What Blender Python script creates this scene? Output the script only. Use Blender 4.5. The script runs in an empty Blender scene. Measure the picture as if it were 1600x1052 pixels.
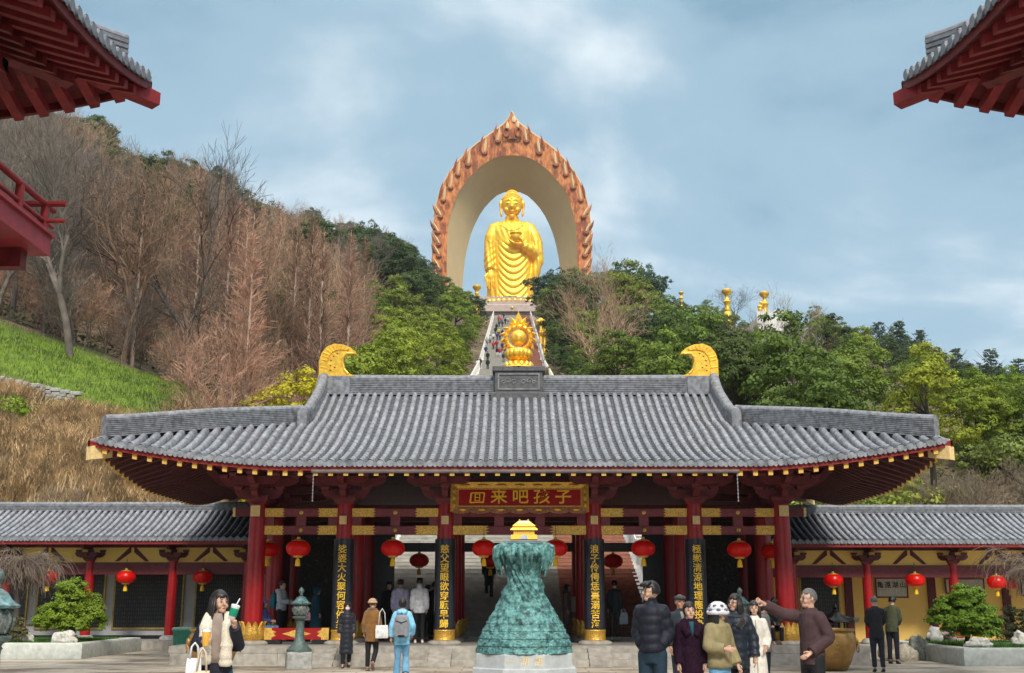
import bpy, bmesh, math, random
import numpy as np
from mathutils import Vector, Matrix, Euler, noise as mnoise

random.seed(11)
C = bpy.context.scene.collection
SC = bpy.context.scene

# ------------------------------------------------------------ camera, sky, sun, exposure
F = 1780.0
PITCH = math.radians(13.1)
CAMZ = 1.6
cd = bpy.data.cameras.new('camera'); cam = bpy.data.objects.new('camera', cd); C.objects.link(cam)
cd.sensor_width = 36.0; cd.lens = F / 1600 * 36.0
cd.clip_start = 0.1; cd.clip_end = 4000
cam.location = (0, 0, CAMZ); cam.rotation_euler = (math.pi / 2 + PITCH, 0, 0)
SC.camera = cam

SUN_EL, SUN_AZ = 41.0, 168.0
world = bpy.data.worlds.new('World'); SC.world = world; world.use_nodes = True
nt = world.node_tree; nt.nodes.clear()
N = nt.nodes.new; L = nt.links.new
wout = N('ShaderNodeOutputWorld'); bg = N('ShaderNodeBackground'); bg.inputs['Strength'].default_value = 0.1
sky = N('ShaderNodeTexSky'); sky.sky_type = 'NISHITA'; sky.sun_disc = False
sky.sun_elevation = math.radians(SUN_EL); sky.sun_rotation = math.radians(SUN_AZ)
tc = N('ShaderNodeTexCoord'); sx = N('ShaderNodeSeparateXYZ'); L(tc.outputs['Generated'], sx.inputs[0])
zz = N('ShaderNodeMath'); zz.operation = 'MAXIMUM'; L(sx.outputs['Z'], zz.inputs[0]); zz.inputs[1].default_value = 0.0
za = N('ShaderNodeMath'); za.operation = 'ADD'; L(zz.outputs[0], za.inputs[0]); za.inputs[1].default_value = 0.28
dx = N('ShaderNodeMath'); dx.operation = 'DIVIDE'; L(sx.outputs['X'], dx.inputs[0]); L(za.outputs[0], dx.inputs[1])
dy = N('ShaderNodeMath'); dy.operation = 'DIVIDE'; L(sx.outputs['Y'], dy.inputs[0]); L(za.outputs[0], dy.inputs[1])
cx = N('ShaderNodeCombineXYZ'); L(dx.outputs[0], cx.inputs['X']); L(dy.outputs[0], cx.inputs['Y']); cx.inputs['Z'].default_value = 3.7
n1 = N('ShaderNodeTexNoise'); n1.inputs['Scale'].default_value = 1.55; n1.inputs['Detail'].default_value = 9; n1.inputs['Roughness'].default_value = 0.52
n1.inputs['Distortion'].default_value = 0.25
L(cx.outputs[0], n1.inputs['Vector'])
ramp = N('ShaderNodeValToRGB'); e = ramp.color_ramp.elements
ramp.color_ramp.interpolation = 'EASE'
e[0].position = 0.33; e[0].color = (0.185, 0.325, 0.435, 1)
e[1].position = 0.66; e[1].color = (0.80, 0.87, 0.90, 1)
e2 = ramp.color_ramp.elements.new(0.47); e2.color = (0.325, 0.475, 0.58, 1)
L(n1.outputs['Fac'], ramp.inputs[0])
mul = N('ShaderNodeVectorMath'); mul.operation = 'SCALE'; L(ramp.outputs[0], mul.inputs[0]); mul.inputs['Scale'].default_value = 10.0
# thick cloud overhead is brighter than the low sky in front of the camera
mix = N('ShaderNodeMix'); mix.data_type = 'RGBA'; mix.inputs['Factor'].default_value = 0.86
L(sky.outputs[0], mix.inputs['A']); L(mul.outputs[0], mix.inputs['B'])
up = N('ShaderNodeMapRange'); up.inputs['From Min'].default_value = 0.48; up.inputs['From Max'].default_value = 0.95
up.inputs['To Min'].default_value = 1.0; up.inputs['To Max'].default_value = 2.3
L(sx.outputs['Z'], up.inputs['Value'])
mul2 = N('ShaderNodeVectorMath'); mul2.operation = 'SCALE'; mixw = N('ShaderNodeMix'); mixw.data_type = 'RGBA'; upw = N('ShaderNodeMapRange'); upw.inputs['From Min'].default_value = 0.5; upw.inputs['From Max'].default_value = 0.8; L(sx.outputs['Z'], upw.inputs['Value'])
L(upw.outputs[0], mixw.inputs['Factor']); L(mix.outputs['Result'], mixw.inputs['A']); mixw.inputs['B'].default_value = (8.0, 7.9, 7.7, 1)
L(mixw.outputs['Result'], mul2.inputs[0]); L(up.outputs[0], mul2.inputs['Scale'])
L(mul2.outputs[0], bg.inputs['Color']); L(bg.outputs[0], wout.inputs[0])

sd = bpy.data.lights.new('sun', 'SUN'); sun = bpy.data.objects.new('sun', sd); C.objects.link(sun)
sd.energy = 2.7; sd.angle = math.radians(12); sd.color = (1.0, 0.92, 0.80)
_a, _e = math.radians(SUN_AZ), math.radians(SUN_EL)
SUNDIR = Vector((math.sin(_a) * math.cos(_e), math.cos(_a) * math.cos(_e), math.sin(_e)))
sun.rotation_euler = (-SUNDIR).to_track_quat('-Z', 'Y').to_euler()
sun.location = SUNDIR * 60
SC.view_settings.view_transform = 'Standard'; SC.view_settings.look = 'None'
SC.view_settings.exposure = 0.36; SC.view_settings.gamma = 1.0
SC.cycles.max_bounces = 6; SC.cycles.diffuse_bounces = 3; SC.cycles.transparent_max_bounces = 8
SC.cycles.use_denoising = True

_sp, _cp = math.sin(PITCH), math.cos(PITCH)
def P(px, py, Y):
    """world point seen at photo pixel (1600 wide) at ground distance Y"""
    u, v = (px - 800) / F, (526 - py) / F
    t = Y / (_cp - v * _sp)
    return Vector((u * t, Y, CAMZ + (_sp + v * _cp) * t))
def X(px, py, Y): return P(px, py, Y).x
def Z(py, Y): return P(800, py, Y).z
CX = 0.21                                  # the gate's axis

# ------------------------------------------------------------ materials
MATS = {}
def mat(name, col, rough=0.6, metal=0.0, var=0.12, vscale=3.0, bump=0.0, bscale=20.0, spec=0.4, col2=None, thr=None,
        coord='Object', objcol=False, coat=0.0, sheen=0.0, transl=0.0, stretch=None, detail=5.0):
    if name in MATS: return MATS[name]
    m = bpy.data.materials.new(name); m.use_nodes = True
    t = m.node_tree; b = t.nodes['Principled BSDF']
    NN, LL = t.nodes.new, t.links.new
    b.inputs['Roughness'].default_value = rough; b.inputs['Metallic'].default_value = metal
    b.inputs['Specular IOR Level'].default_value = spec
    if coat: b.inputs['Coat Weight'].default_value = coat; b.inputs['Coat Roughness'].default_value = 0.15
    if sheen: b.inputs['Sheen Weight'].default_value = sheen
    tcn = NN('ShaderNodeTexCoord'); src = tcn.outputs[coord]
    if stretch:
        mp = NN('ShaderNodeMapping'); mp.inputs['Scale'].default_value = stretch; LL(src, mp.inputs[0]); src = mp.outputs[0]
    nz = NN('ShaderNodeTexNoise'); nz.inputs['Scale'].default_value = vscale; nz.inputs['Detail'].default_value = detail
    nz.inputs['Roughness'].default_value = 0.62
    LL(src, nz.inputs['Vector'])
    base = None
    if objcol:
        oi = NN('ShaderNodeObjectInfo'); base = oi.outputs['Color']
    if col2 is not None:
        mx = NN('ShaderNodeMix'); mx.data_type = 'RGBA'
        rp = NN('ShaderNodeMapRange'); lo, hi = thr or (0.4, 0.6)
        rp.inputs['From Min'].default_value = lo; rp.inputs['From Max'].default_value = hi
        LL(nz.outputs['Fac'], rp.inputs['Value']); LL(rp.outputs[0], mx.inputs['Factor'])
        mx.inputs['A'].default_value = (*col, 1); mx.inputs['B'].default_value = (*col2, 1)
        if base is not None: LL(base, mx.inputs['A'])
        base = mx.outputs['Result']
    nz2 = NN('ShaderNodeTexNoise'); nz2.inputs['Scale'].default_value = vscale * 2.7; nz2.inputs['Detail'].default_value = 4
    LL(src, nz2.inputs['Vector'])
    rg = NN('ShaderNodeMapRange'); rg.inputs['From Min'].default_value = 0.3; rg.inputs['From Max'].default_value = 0.7
    rg.inputs['To Min'].default_value = 1 - var * 1.6; rg.inputs['To Max'].default_value = 1 + var * 1.6
    LL(nz2.outputs['Fac'], rg.inputs['Value'])
    vm = NN('ShaderNodeVectorMath'); vm.operation = 'SCALE'; LL(rg.outputs[0], vm.inputs['Scale'])
    if base is not None: LL(base, vm.inputs[0])
    else: vm.inputs[0].default_value = col
    LL(vm.outputs[0], b.inputs['Base Color'])
    if bump:
        nb = NN('ShaderNodeTexNoise'); nb.inputs['Scale'].default_value = bscale; nb.inputs['Detail'].default_value = 5
        LL(src, nb.inputs['Vector'])
        bp = NN('ShaderNodeBump'); bp.inputs['Strength'].default_value = min(1.0, bump); bp.inputs['Distance'].default_value = 0.5 / bscale
        LL(nb.outputs['Fac'], bp.inputs['Height']); LL(bp.outputs[0], b.inputs['Normal'])
    if transl:
        tr = NN('ShaderNodeBsdfTranslucent'); ms = NN('ShaderNodeMixShader'); ms.inputs[0].default_value = transl
        LL(vm.outputs[0], tr.inputs['Color']); LL(b.outputs[0], ms.inputs[1]); LL(tr.outputs[0], ms.inputs[2])
        LL(ms.outputs[0], t.nodes['Material Output'].inputs['Surface'])
    MATS[name] = m
    return m

M_TILE = mat('grey_roof_tile', (0.225, 0.238, 0.265), 0.5, var=0.22, vscale=2.4, bump=0.25, bscale=30, col2=(0.12, 0.127, 0.145), thr=(0.42, 0.75))
M_PAN = mat('dark_shaded_pan_tile', (0.075, 0.08, 0.09), 0.7, var=0.3, vscale=5, bump=0.3, bscale=30)  # dark tile grey, deepened to hold the shade between the rolls
M_RIDGE = mat('ridge_tile', (0.165, 0.174, 0.192), 0.6, var=0.28, vscale=3.0, bump=0.3, bscale=25)
M_RED = mat('red_lacquer', (0.34, 0.006, 0.009), 0.36, var=0.08, vscale=2.2, coat=0.10, bump=0.05, bscale=12, col2=(0.24, 0.008, 0.010), thr=(0.45, 0.7))
M_MAROON = mat('maroon_paint', (0.135, 0.018, 0.023), 0.5, var=0.16, vscale=3, bump=0.12, bscale=14)
M_DARKRED = mat('dark_red_timber', (0.095, 0.012, 0.013), 0.55, var=0.2, vscale=3, bump=0.1, bscale=14)
M_GOLDP = mat('gold_paint', (0.72, 0.44, 0.10), 0.42, metal=0.25, var=0.2, vscale=9, bump=0.25, bscale=40)
M_GOLDC = mat('carved_gold', (0.66, 0.38, 0.07), 0.38, metal=0.55, var=0.28, vscale=16, bump=1.0, bscale=28)
M_GOLDL = mat('gold_leaf', (0.90, 0.53, 0.07), 0.33, metal=0.72, var=0.12, vscale=3.0, bump=0.12, bscale=9)
M_PALEG = mat('pale_gold_paint', (0.72, 0.53, 0.24), 0.5, var=0.1, vscale=4)
M_BLACK = mat('black_lacquer', (0.012, 0.013, 0.017), 0.3, var=0.2, vscale=3)
M_STONE = mat('pale_granite', (0.36, 0.335, 0.295), 0.75, var=0.15, vscale=2.2, bump=0.2, bscale=45, col2=(0.26, 0.24, 0.21), thr=(0.5, 0.75))
M_STONEG = mat('grey_stone', (0.34, 0.345, 0.33), 0.75, var=0.14, vscale=3, bump=0.25, bscale=40, col2=(0.22, 0.225, 0.2), thr=(0.5, 0.72))
M_MARBLE = mat('white_marble', (0.62, 0.60, 0.57), 0.6, var=0.1, vscale=2.5, bump=0.1, bscale=30)
M_BRONZE = mat('green_bronze', (0.10, 0.25, 0.245), 0.55, metal=0.2, var=0.3, vscale=8, bump=0.5, bscale=30, col2=(0.020, 0.06, 0.06), thr=(0.46, 0.66))
M_LAMPB = mat('weathered_bronze', (0.095, 0.135, 0.125), 0.55, metal=0.3, var=0.25, vscale=12, bump=0.3, bscale=40, col2=(0.20, 0.30, 0.29), thr=(0.55, 0.75))
M_BRASS = mat('dull_brass', (0.46, 0.27, 0.09), 0.40, metal=0.65, var=0.1, vscale=3, bump=0.05, bscale=25, col2=(0.26, 0.14, 0.04), thr=(0.5, 0.85))
M_YELLOW = mat('yellow_plaster', (0.84, 0.55, 0.15), 0.8, var=0.03, vscale=.8, bump=0.05, bscale=30)
M_GREYW = mat('grey_plaster', (0.46, 0.46, 0.465), 0.8, var=0.04, vscale=1.2, bump=0.08, bscale=30)
M_LANT = mat('lantern_red', (0.85, 0.010, 0.006), 0.30, var=0.06, vscale=8, transl=0.35)
M_TASSEL = mat('yellow_tassel', (0.75, 0.47, 0.02), 0.7, var=0.2, vscale=40)
M_BARK = mat('grey_bark', (0.155, 0.125, 0.10), 0.85, var=0.3, vscale=3, bump=0.4, bscale=12, stretch=(1, 1, 0.3))
M_DBARK = mat('dark_bark', (0.06, 0.048, 0.038), 0.9, var=0.3, vscale=3, bump=0.4, bscale=12, stretch=(1, 1, 0.3))
M_TWIG = mat('bare_twig', (0.13, 0.09, 0.065), 0.85, var=0.25, vscale=0.6, objcol=True)
M_LEAF = mat('leaf', (0.05, 0.09, 0.02), 0.6, var=0.38, vscale=0.35, objcol=True, transl=0.25, spec=0.22)
M_NEEDLE = mat('needle', (0.035, 0.07, 0.02), 0.6, var=0.3, vscale=6, objcol=True, transl=0.15, spec=0.2)
M_IRON = mat('dark_iron', (0.03, 0.03, 0.032), 0.5, metal=0.5, var=0.2)
M_CREAM = mat('cream_concrete', (0.64, 0.50, 0.28), 0.8, var=0.02, vscale=0.1)
M_TERRA = mat('carved_terracotta', (0.47, 0.165, 0.05), 0.7, var=0.25, vscale=0.5, bump=1.0, bscale=0.6, col2=(0.25, 0.07, 0.025), thr=(0.50, 0.58), stretch=(1, 1, .38), detail=2)

# ------------------------------------------------------------ object helpers
def tag(o, label=None, cat=None, group=None, kind=None):
    if label: o['label'] = label
    if cat: o['category'] = cat
    if group: o['group'] = group
    if kind: o['kind'] = kind
    return o
def thing(name, label, cat, loc=(0, 0, 0), rz=0.0, group=None):
    o = bpy.data.objects.new(name, None); C.objects.link(o)
    o.empty_display_size = 0.3
    o.location = loc; o.rotation_euler = (0, 0, rz)
    return tag(o, label, cat, group)
def inst(name, mesh, parent=None, loc=(0, 0, 0), rz=0.0, sc=None, color=None):
    o = bpy.data.objects.new(name, mesh); C.objects.link(o); o.parent = parent
    o.location = loc; o.rotation_euler = (0, 0, rz)
    if sc: o.scale = sc if not isinstance(sc, (int, float)) else (sc,) * 3
    if color: o.color = (*color, 1)
    return o
def dup(root, loc, rz=None, label=None, group=None, sc=None):
    r = root.copy(); C.objects.link(r); r.location = loc
    if rz is not None: r.rotation_euler = (0, 0, rz)
    if label: r['label'] = label
    if group: r['group'] = group
    if sc: r.scale = (sc,) * 3
    for ch in root.children:
        c = ch.copy(); C.objects.link(c); c.parent = r
        for g in ch.children:
            d = g.copy(); C.objects.link(d); d.parent = c
    return r

class MB:
    """collects verts and faces of one mesh"""
    def __init__(s): s.v = []; s.f = []; s.m = []; s.cm = 0
    def add(s, vs, fs):
        o = len(s.v); s.v += [tuple(p) for p in vs]
        s.f += [tuple(i + o for i in f) for f in fs]; s.m += [s.cm] * len(fs); return s
    def box(s, c, d, rz=0.0, rot=None):
        hx, hy, hz = d[0] / 2, d[1] / 2, d[2] / 2
        R = rot.to_matrix() if rot is not None else Matrix.Rotation(rz, 3, 'Z')
        c = Vector(c)
        vs = [c + R @ Vector((a * hx, b * hy, e * hz)) for e in (-1, 1) for b in (-1, 1) for a in (-1, 1)]
        return s.add(vs, [(0, 2, 3, 1), (4, 5, 7, 6), (0, 1, 5, 4), (2, 6, 7, 3), (0, 4, 6, 2), (1, 3, 7, 5)])
    def span(s, a, b): return s.box([(p + q) / 2 for p, q in zip(a, b)], [abs(q - p) for p, q in zip(a, b)])
    def bbox(s, c, d, bev=0.02, rz=0.0):
        """box with bevelled vertical edges and top edge"""
        hx, hy, hz = d[0] / 2, d[1] / 2, d[2] / 2; b = bev
        pl = [(-hx + b, -hy), (hx - b, -hy), (hx, -hy + b), (hx, hy - b), (hx - b, hy), (-hx + b, hy), (-hx, hy - b), (-hx, -hy + b)]
        rings = []
        for z, k in ((-hz, 0), (hz - b, 0), (hz, b)):
            fx, fy = (hx - k) / hx, (hy - k) / hy
            ring = []
            for x, y in pl:
                x, y = x * fx, y * fy
                ring.append((c[0] + x * math.cos(rz) - y * math.sin(rz), c[1] + x * math.sin(rz) + y * math.cos(rz), c[2] + z))
            rings.append(ring)
        return s.loft(rings)
    def loft(s, rings, cap=True, close=True):
        n = len(rings[0]); vs = [p for r in rings for p in r]; fs = []
        for i in range(len(rings) - 1):
            for j in range(n if close else n - 1):
                a, b = i * n + j, i * n + (j + 1) % n
                fs.append((a, b, b + n, a + n))
        if cap and close:
            fs.append(tuple(range(n - 1, -1, -1))); o = (len(rings) - 1) * n; fs.append(tuple(range(o, o + n)))
        return s.add(vs, fs)
    def lathe(s, prof, c=(0, 0, 0), n=20, cap=True):
        return s.loft([[(c[0] + r * math.cos(2 * math.pi * j / n), c[1] + r * math.sin(2 * math.pi * j / n), c[2] + z) for j in range(n)] for r, z in prof], cap)
    def tube(s, pts, rad, n=8, cap=True, flat=None):
        pts = [Vector(p) for p in pts]; k = len(pts)
        if isinstance(rad, (int, float)): rad = [rad] * k
        rings = []; up = None
        for i in range(k):
            d = (pts[min(i + 1, k - 1)] - pts[max(i - 1, 0)])
            d = d.normalized() if d.length > 1e-9 else Vector((0, 0, 1))
            if up is None:
                up = Vector((0, 1, 0)) if abs(d.y) < 0.9 else Vector((1, 0, 0))
            a = d.cross(up); a.normalize(); up = a.cross(d).normalized()
            r = rad[i]; ra, rb = (r if isinstance(r, (tuple, list)) else (r, r))
            rings.append([pts[i] + a * (ra * math.cos(2 * math.pi * j / n)) + up * (rb * math.sin(2 * math.pi * j / n)) for j in range(n)])
        return s.loft(rings, cap)
    def ell(s, c, r, nu=12, nv=8, fn=None):
        rings = []
        for i in range(nv + 1):
            th = math.pi * (0.02 + 0.96 * i / nv) - math.pi / 2
            ring = []
            for j in range(nu):
                ph = 2 * math.pi * j / nu
                q = Vector((math.cos(th) * math.cos(ph), math.cos(th) * math.sin(ph), math.sin(th)))
                k = fn(q) if fn else 1.0
                ring.append((c[0] + r[0] * q.x * k, c[1] + r[1] * q.y * k, c[2] + r[2] * q.z * k))
            rings.append(ring)
        return s.loft(rings)
    def prism(s, poly, y0, y1, axis='Y'):
        """outline in XZ pulled from y0 to y1 (axis X: outline in YZ)"""
        f = (lambda p, y: (p[0], y, p[1])) if axis == 'Y' else (lambda p, y: (y, p[0], p[1]))
        if axis == 'Z': f = lambda p, y: (p[0], p[1], y)
        n = len(poly); vs = [f(p, y0) for p in poly] + [f(p, y1) for p in poly]
        fs = [(j, (j + 1) % n, (j + 1) % n + n, j + n) for j in range(n)] + [tuple(range(n - 1, -1, -1)), tuple(range(n, 2 * n))]
        return s.add(vs, fs)
    def grid(s, fn, nu, nv):
        vs = [fn(i / nu, j / nv) for j in range(nv + 1) for i in range(nu + 1)]
        fs = [(j * (nu + 1) + i, j * (nu + 1) + i + 1, (j + 1) * (nu + 1) + i + 1, (j + 1) * (nu + 1) + i) for j in range(nv) for i in range(nu)]
        return s.add(vs, fs)
    def sweep(s, prof, path, cap=True):
        """prof: closed (side, up) outline; path: 3-D points, up stays vertical"""
        path = [Vector(p) for p in path]; k = len(path); rings = []
        for i in range(k):
            d = path[min(i + 1, k - 1)] - path[max(i - 1, 0)]; d.z = 0; d.normalize()
            sd_ = Vector((d.y, -d.x, 0))
            rings.append([path[i] + sd_ * a + Vector((0, 0, b)) for a, b in prof])
        return s.loft(rings, cap)
    def mesh(s, name, mats, smooth=False, fix=True):
        me = bpy.data.meshes.new(name)
        me.from_pydata(s.v, [], s.f); me.update()
        for m in (mats if isinstance(mats, (list, tuple)) else [mats]): me.materials.append(m)
        if any(s.m): me.polygons.foreach_set('material_index', s.m)
        if fix:
            bm = bmesh.new(); bm.from_mesh(me); bmesh.ops.recalc_face_normals(bm, faces=bm.faces); bm.to_mesh(me); bm.free()
        if smooth is True: me.polygons.foreach_set('use_smooth', [True] * len(me.polygons))
        elif smooth: me.set_sharp_from_angle(angle=math.radians(smooth)) if False else smooth_by(me, smooth)
        return me
    def build(s, name, mats, parent=None, smooth=False, fix=True, loc=(0, 0, 0), rz=0.0):
        o = bpy.data.objects.new(name, s.mesh(name, mats, smooth, fix)); C.objects.link(o)
        o.parent = parent; o.location = loc; o.rotation_euler = (0, 0, rz)
        return o
def smooth_by(me, ang):
    me.polygons.foreach_set('use_smooth', [True] * len(me.polygons))
    me.set_sharp_from_angle(angle=math.radians(ang))

def remesh(mb, name, material, vox, smooth_it=2, fac=0.5):
    """fuse overlapping closed shells into one continuous skin"""
    o = bpy.data.objects.new('tmp', mb.mesh('tmp', material, True)); C.objects.link(o)
    r = o.modifiers.new('r', 'REMESH'); r.mode = 'VOXEL'; r.voxel_size = vox; r.use_smooth_shade = True
    if smooth_it:
        q = o.modifiers.new('s', 'SMOOTH'); q.iterations = smooth_it; q.factor = fac
    dg = bpy.context.evaluated_depsgraph_get()
    me = bpy.data.meshes.new_from_object(o.evaluated_get(dg), depsgraph=dg)
    bpy.data.objects.remove(o); me.name = name
    me.materials.clear(); me.materials.append(material)
    me.polygons.foreach_set('use_smooth', [True] * len(me.polygons))
    return me

def text_mesh(txt, size, depth, material, offset=0.0, name='lettering', line=1.0):
    """lettering in the XZ plane facing -Y, centred on the origin"""
    cu = bpy.data.curves.new('t', 'FONT'); cu.body = txt; cu.size = size; cu.extrude = depth; cu.offset = offset
    cu.align_x = 'CENTER'; cu.align_y = 'CENTER'; cu.space_line = line; cu.resolution_u = 3
    o = bpy.data.objects.new('t', cu); C.objects.link(o)
    dg = bpy.context.evaluated_depsgraph_get()
    me = bpy.data.meshes.new_from_object(o.evaluated_get(dg), depsgraph=dg)
    bpy.data.objects.remove(o); me.name = name
    me.transform(Matrix.Rotation(math.pi / 2, 4, 'X'))
    me.materials.clear(); me.materials.append(material)
    return me
def obj(name, me, parent=None, loc=(0, 0, 0), rz=0.0): return inst(name, me, parent, loc, rz)
def interp(x, pts):
    if x <= pts[0][0]: return pts[0][1]
    for (a, b), (c, d) in zip(pts, pts[1:]):
        if x <= c: return b + (d - b) * (x - a) / (c - a)
    return pts[-1][1]
# ------------------------------------------------------------ terrain
STAIR = [(38.6, 0.47), (48.8, 3.67), (169.0, 35.5), (300.0, 76.8)]
def sstep(a, b, x):
    t = max(0.0, min(1.0, (x - a) / (b - a))); return t * t * (3 - 2 * t)
def zt(x, y):
    base = interp(y, [(36, -0.3), (42.5, -0.1), (46, 1.6), (48.8, 3.2), (169, 35.0), (300, 76.3), (306, 77.5), (420, 77.5), (800, 60)])
    l = max(0.0, -x - 10.5)
    left = 0.40 * l * sstep(42, 75, y) / (1 + 0.0035 * l) * (1 + 0.65 * sstep(140, 240, y)) + 4.0 * sstep(43, 52, y) * sstep(12, 20, -x) * (1 - sstep(60, 90, y))
    r = max(0.0, x - 12.0)
    right = (-0.105 * min(r, 60) - 0.20 * max(0, r - 60)) * sstep(60, 200, y) + 5.0 * math.exp(-((x - 54) / 16) ** 2 - ((y - 238) / 22) ** 2) + 0.12 * r * (1 - sstep(60, 120, y)) * sstep(43, 52, y)
    far = 0
    n = mnoise.noise(Vector((x * 0.035, y * 0.035, 1.7))) * 2.2 * sstep(7, 16, abs(x)) * sstep(46, 75, y)
    n += mnoise.noise(Vector((x * 0.16, y * 0.16, 4.1))) * 0.5 * sstep(7, 10, abs(x)) * sstep(45, 60, y)
    z = base + left + right + far + n
    if abs(x) < 8.5 and y < 320: z = z * sstep(5.6, 8.5, abs(x)) + (base - 0.55) * (1 - sstep(5.6, 8.5, abs(x)))
    return z

def ground_material():
    m = bpy.data.materials.new('plaza_stone'); m.use_nodes = True; t = m.node_tree; b = t.nodes['Principled BSDF']
    NN, LL = t.nodes.new, t.links.new
    tcn = NN('ShaderNodeTexCoord')
    br = NN('ShaderNodeTexBrick'); br.inputs['Scale'].default_value = 1.0; br.inputs['Brick Width'].default_value = 1.2; br.inputs['Row Height'].default_value = 0.6
    br.inputs['Mortar Size'].default_value = 0.014; br.inputs['Mortar Smooth'].default_value = 0.3
    br.inputs['Color1'].default_value = (0.50, 0.445, 0.36, 1); br.inputs['Color2'].default_value = (0.42, 0.375, 0.305, 1); br.inputs['Mortar'].default_value = (0.15, 0.125, 0.10, 1)
    LL(tcn.outputs['Object'], br.inputs['Vector'])
    mp = NN('ShaderNodeMapping'); mp.inputs['Scale'].default_value = (0.5, 1.4, 1); LL(tcn.outputs['Object'], mp.inputs[0])
    nz = NN('ShaderNodeTexNoise'); nz.inputs['Scale'].default_value = 0.9; nz.inputs['Detail'].default_value = 7; nz.inputs['Roughness'].default_value = 0.65; LL(mp.outputs[0], nz.inputs['Vector'])
    mr = NN('ShaderNodeMapRange'); mr.inputs['From Min'].default_value = 0.45; mr.inputs['From Max'].default_value = 0.60; LL(nz.outputs['Fac'], mr.inputs['Value'])
    mx = NN('ShaderNodeMix'); mx.data_type = 'RGBA'; mx.blend_type = 'MULTIPLY'; mx.inputs['B'].default_value = (0.38, 0.34, 0.30, 1)
    LL(mr.outputs[0], mx.inputs['Factor']); LL(br.outputs['Color'], mx.inputs['A']); LL(mx.outputs['Result'], b.inputs['Base Color'])
    rr = NN('ShaderNodeMapRange'); rr.inputs['To Min'].default_value = 0.75; rr.inputs['To Max'].default_value = 0.38; LL(mr.outputs[0], rr.inputs['Value']); LL(rr.outputs[0], b.inputs['Roughness'])
    bp = NN('ShaderNodeBump'); bp.inputs['Strength'].default_value = 0.35; bp.inputs['Distance'].default_value = 0.01; LL(br.outputs['Fac'], bp.inputs['Height']); bp.invert = True
    LL(bp.outputs[0], b.inputs['Normal'])
    return m
mb = MB(); mb.add([(-430, -90, 0), (430, -90, 0), (430, 840, 0), (-430, 840, 0)], [(0, 1, 2, 3)])
tag(mb.build('ground', ground_material()), kind='structure')

def hill_material():
    m = mat('hill_soil', (0.15, 0.105, 0.065), 0.95, var=0.35, vscale=0.25, bump=0.8, bscale=2.0, col2=(0.045, 0.055, 0.02), thr=(0.45, 0.62))
    t = m.node_tree; b = t.nodes['Principled BSDF']; NN, LL = t.nodes.new, t.links.new
    old = b.inputs['Base Color'].links[0].from_socket
    ca = NN('ShaderNodeVertexColor'); ca.layer_name = 'lawn'
    nz = NN('ShaderNodeTexNoise'); nz.inputs['Scale'].default_value = 1.6; nz.inputs['Detail'].default_value = 6
    tcn = NN('ShaderNodeTexCoord'); LL(tcn.outputs['Object'], nz.inputs['Vector'])
    rp = NN('ShaderNodeValToRGB'); rp.color_ramp.elements[0].position = 0.3; rp.color_ramp.elements[0].color = (0.07, 0.12, 0.012, 1)
    rp.color_ramp.elements[1].position = 0.75; rp.color_ramp.elements[1].color = (0.15, 0.22, 0.02, 1)
    LL(nz.outputs['Fac'], rp.inputs[0])
    mx = NN('ShaderNodeMix'); mx.data_type = 'RGBA'; LL(ca.outputs['Color'], mx.inputs['Factor']); LL(old, mx.inputs['A']); LL(rp.outputs[0], mx.inputs['B'])
    LL(mx.outputs['Result'], b.inputs['Base Color'])
    return m
def lawn_at(x, y):
    """the mown green bank on the left"""
    q = mnoise.noise(Vector((x * .12, y * .12, 9.0))) * 2.5
    return sstep(56.5, 58.5, y + q * .6) * (1 - sstep(66, 71, y + q)) * sstep(17.5, 20.5, -x + q * .8) * (1 - sstep(52, 60, -x))
NX, NY = 220, 230
xs = [-330 + 660 * ((i / NX) * 0.35 + 0.65 * (0.5 + 4 * (i / NX - 0.5) ** 3)) for i in range(NX + 1)]
ys = [42.6 + 720 * (j / NY) ** 2.1 for j in range(NY + 1)]
mb = MB(); vs = [(x, y, zt(x, y)) for y in ys for x in xs]
mb.add(vs, [(j * (NX + 1) + i, j * (NX + 1) + i + 1, (j + 1) * (NX + 1) + i + 1, (j + 1) * (NX + 1) + i) for j in range(NY) for i in range(NX)])
hill = mb.build('hillside', hill_material(), None, True); tag(hill, kind='structure')
ca = hill.data.color_attributes.new('lawn', 'FLOAT_COLOR', 'POINT')
for k, v in enumerate(vs):
    w = lawn_at(v[0], v[1]); ca.data[k].color = (w, w, w, 1)

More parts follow.
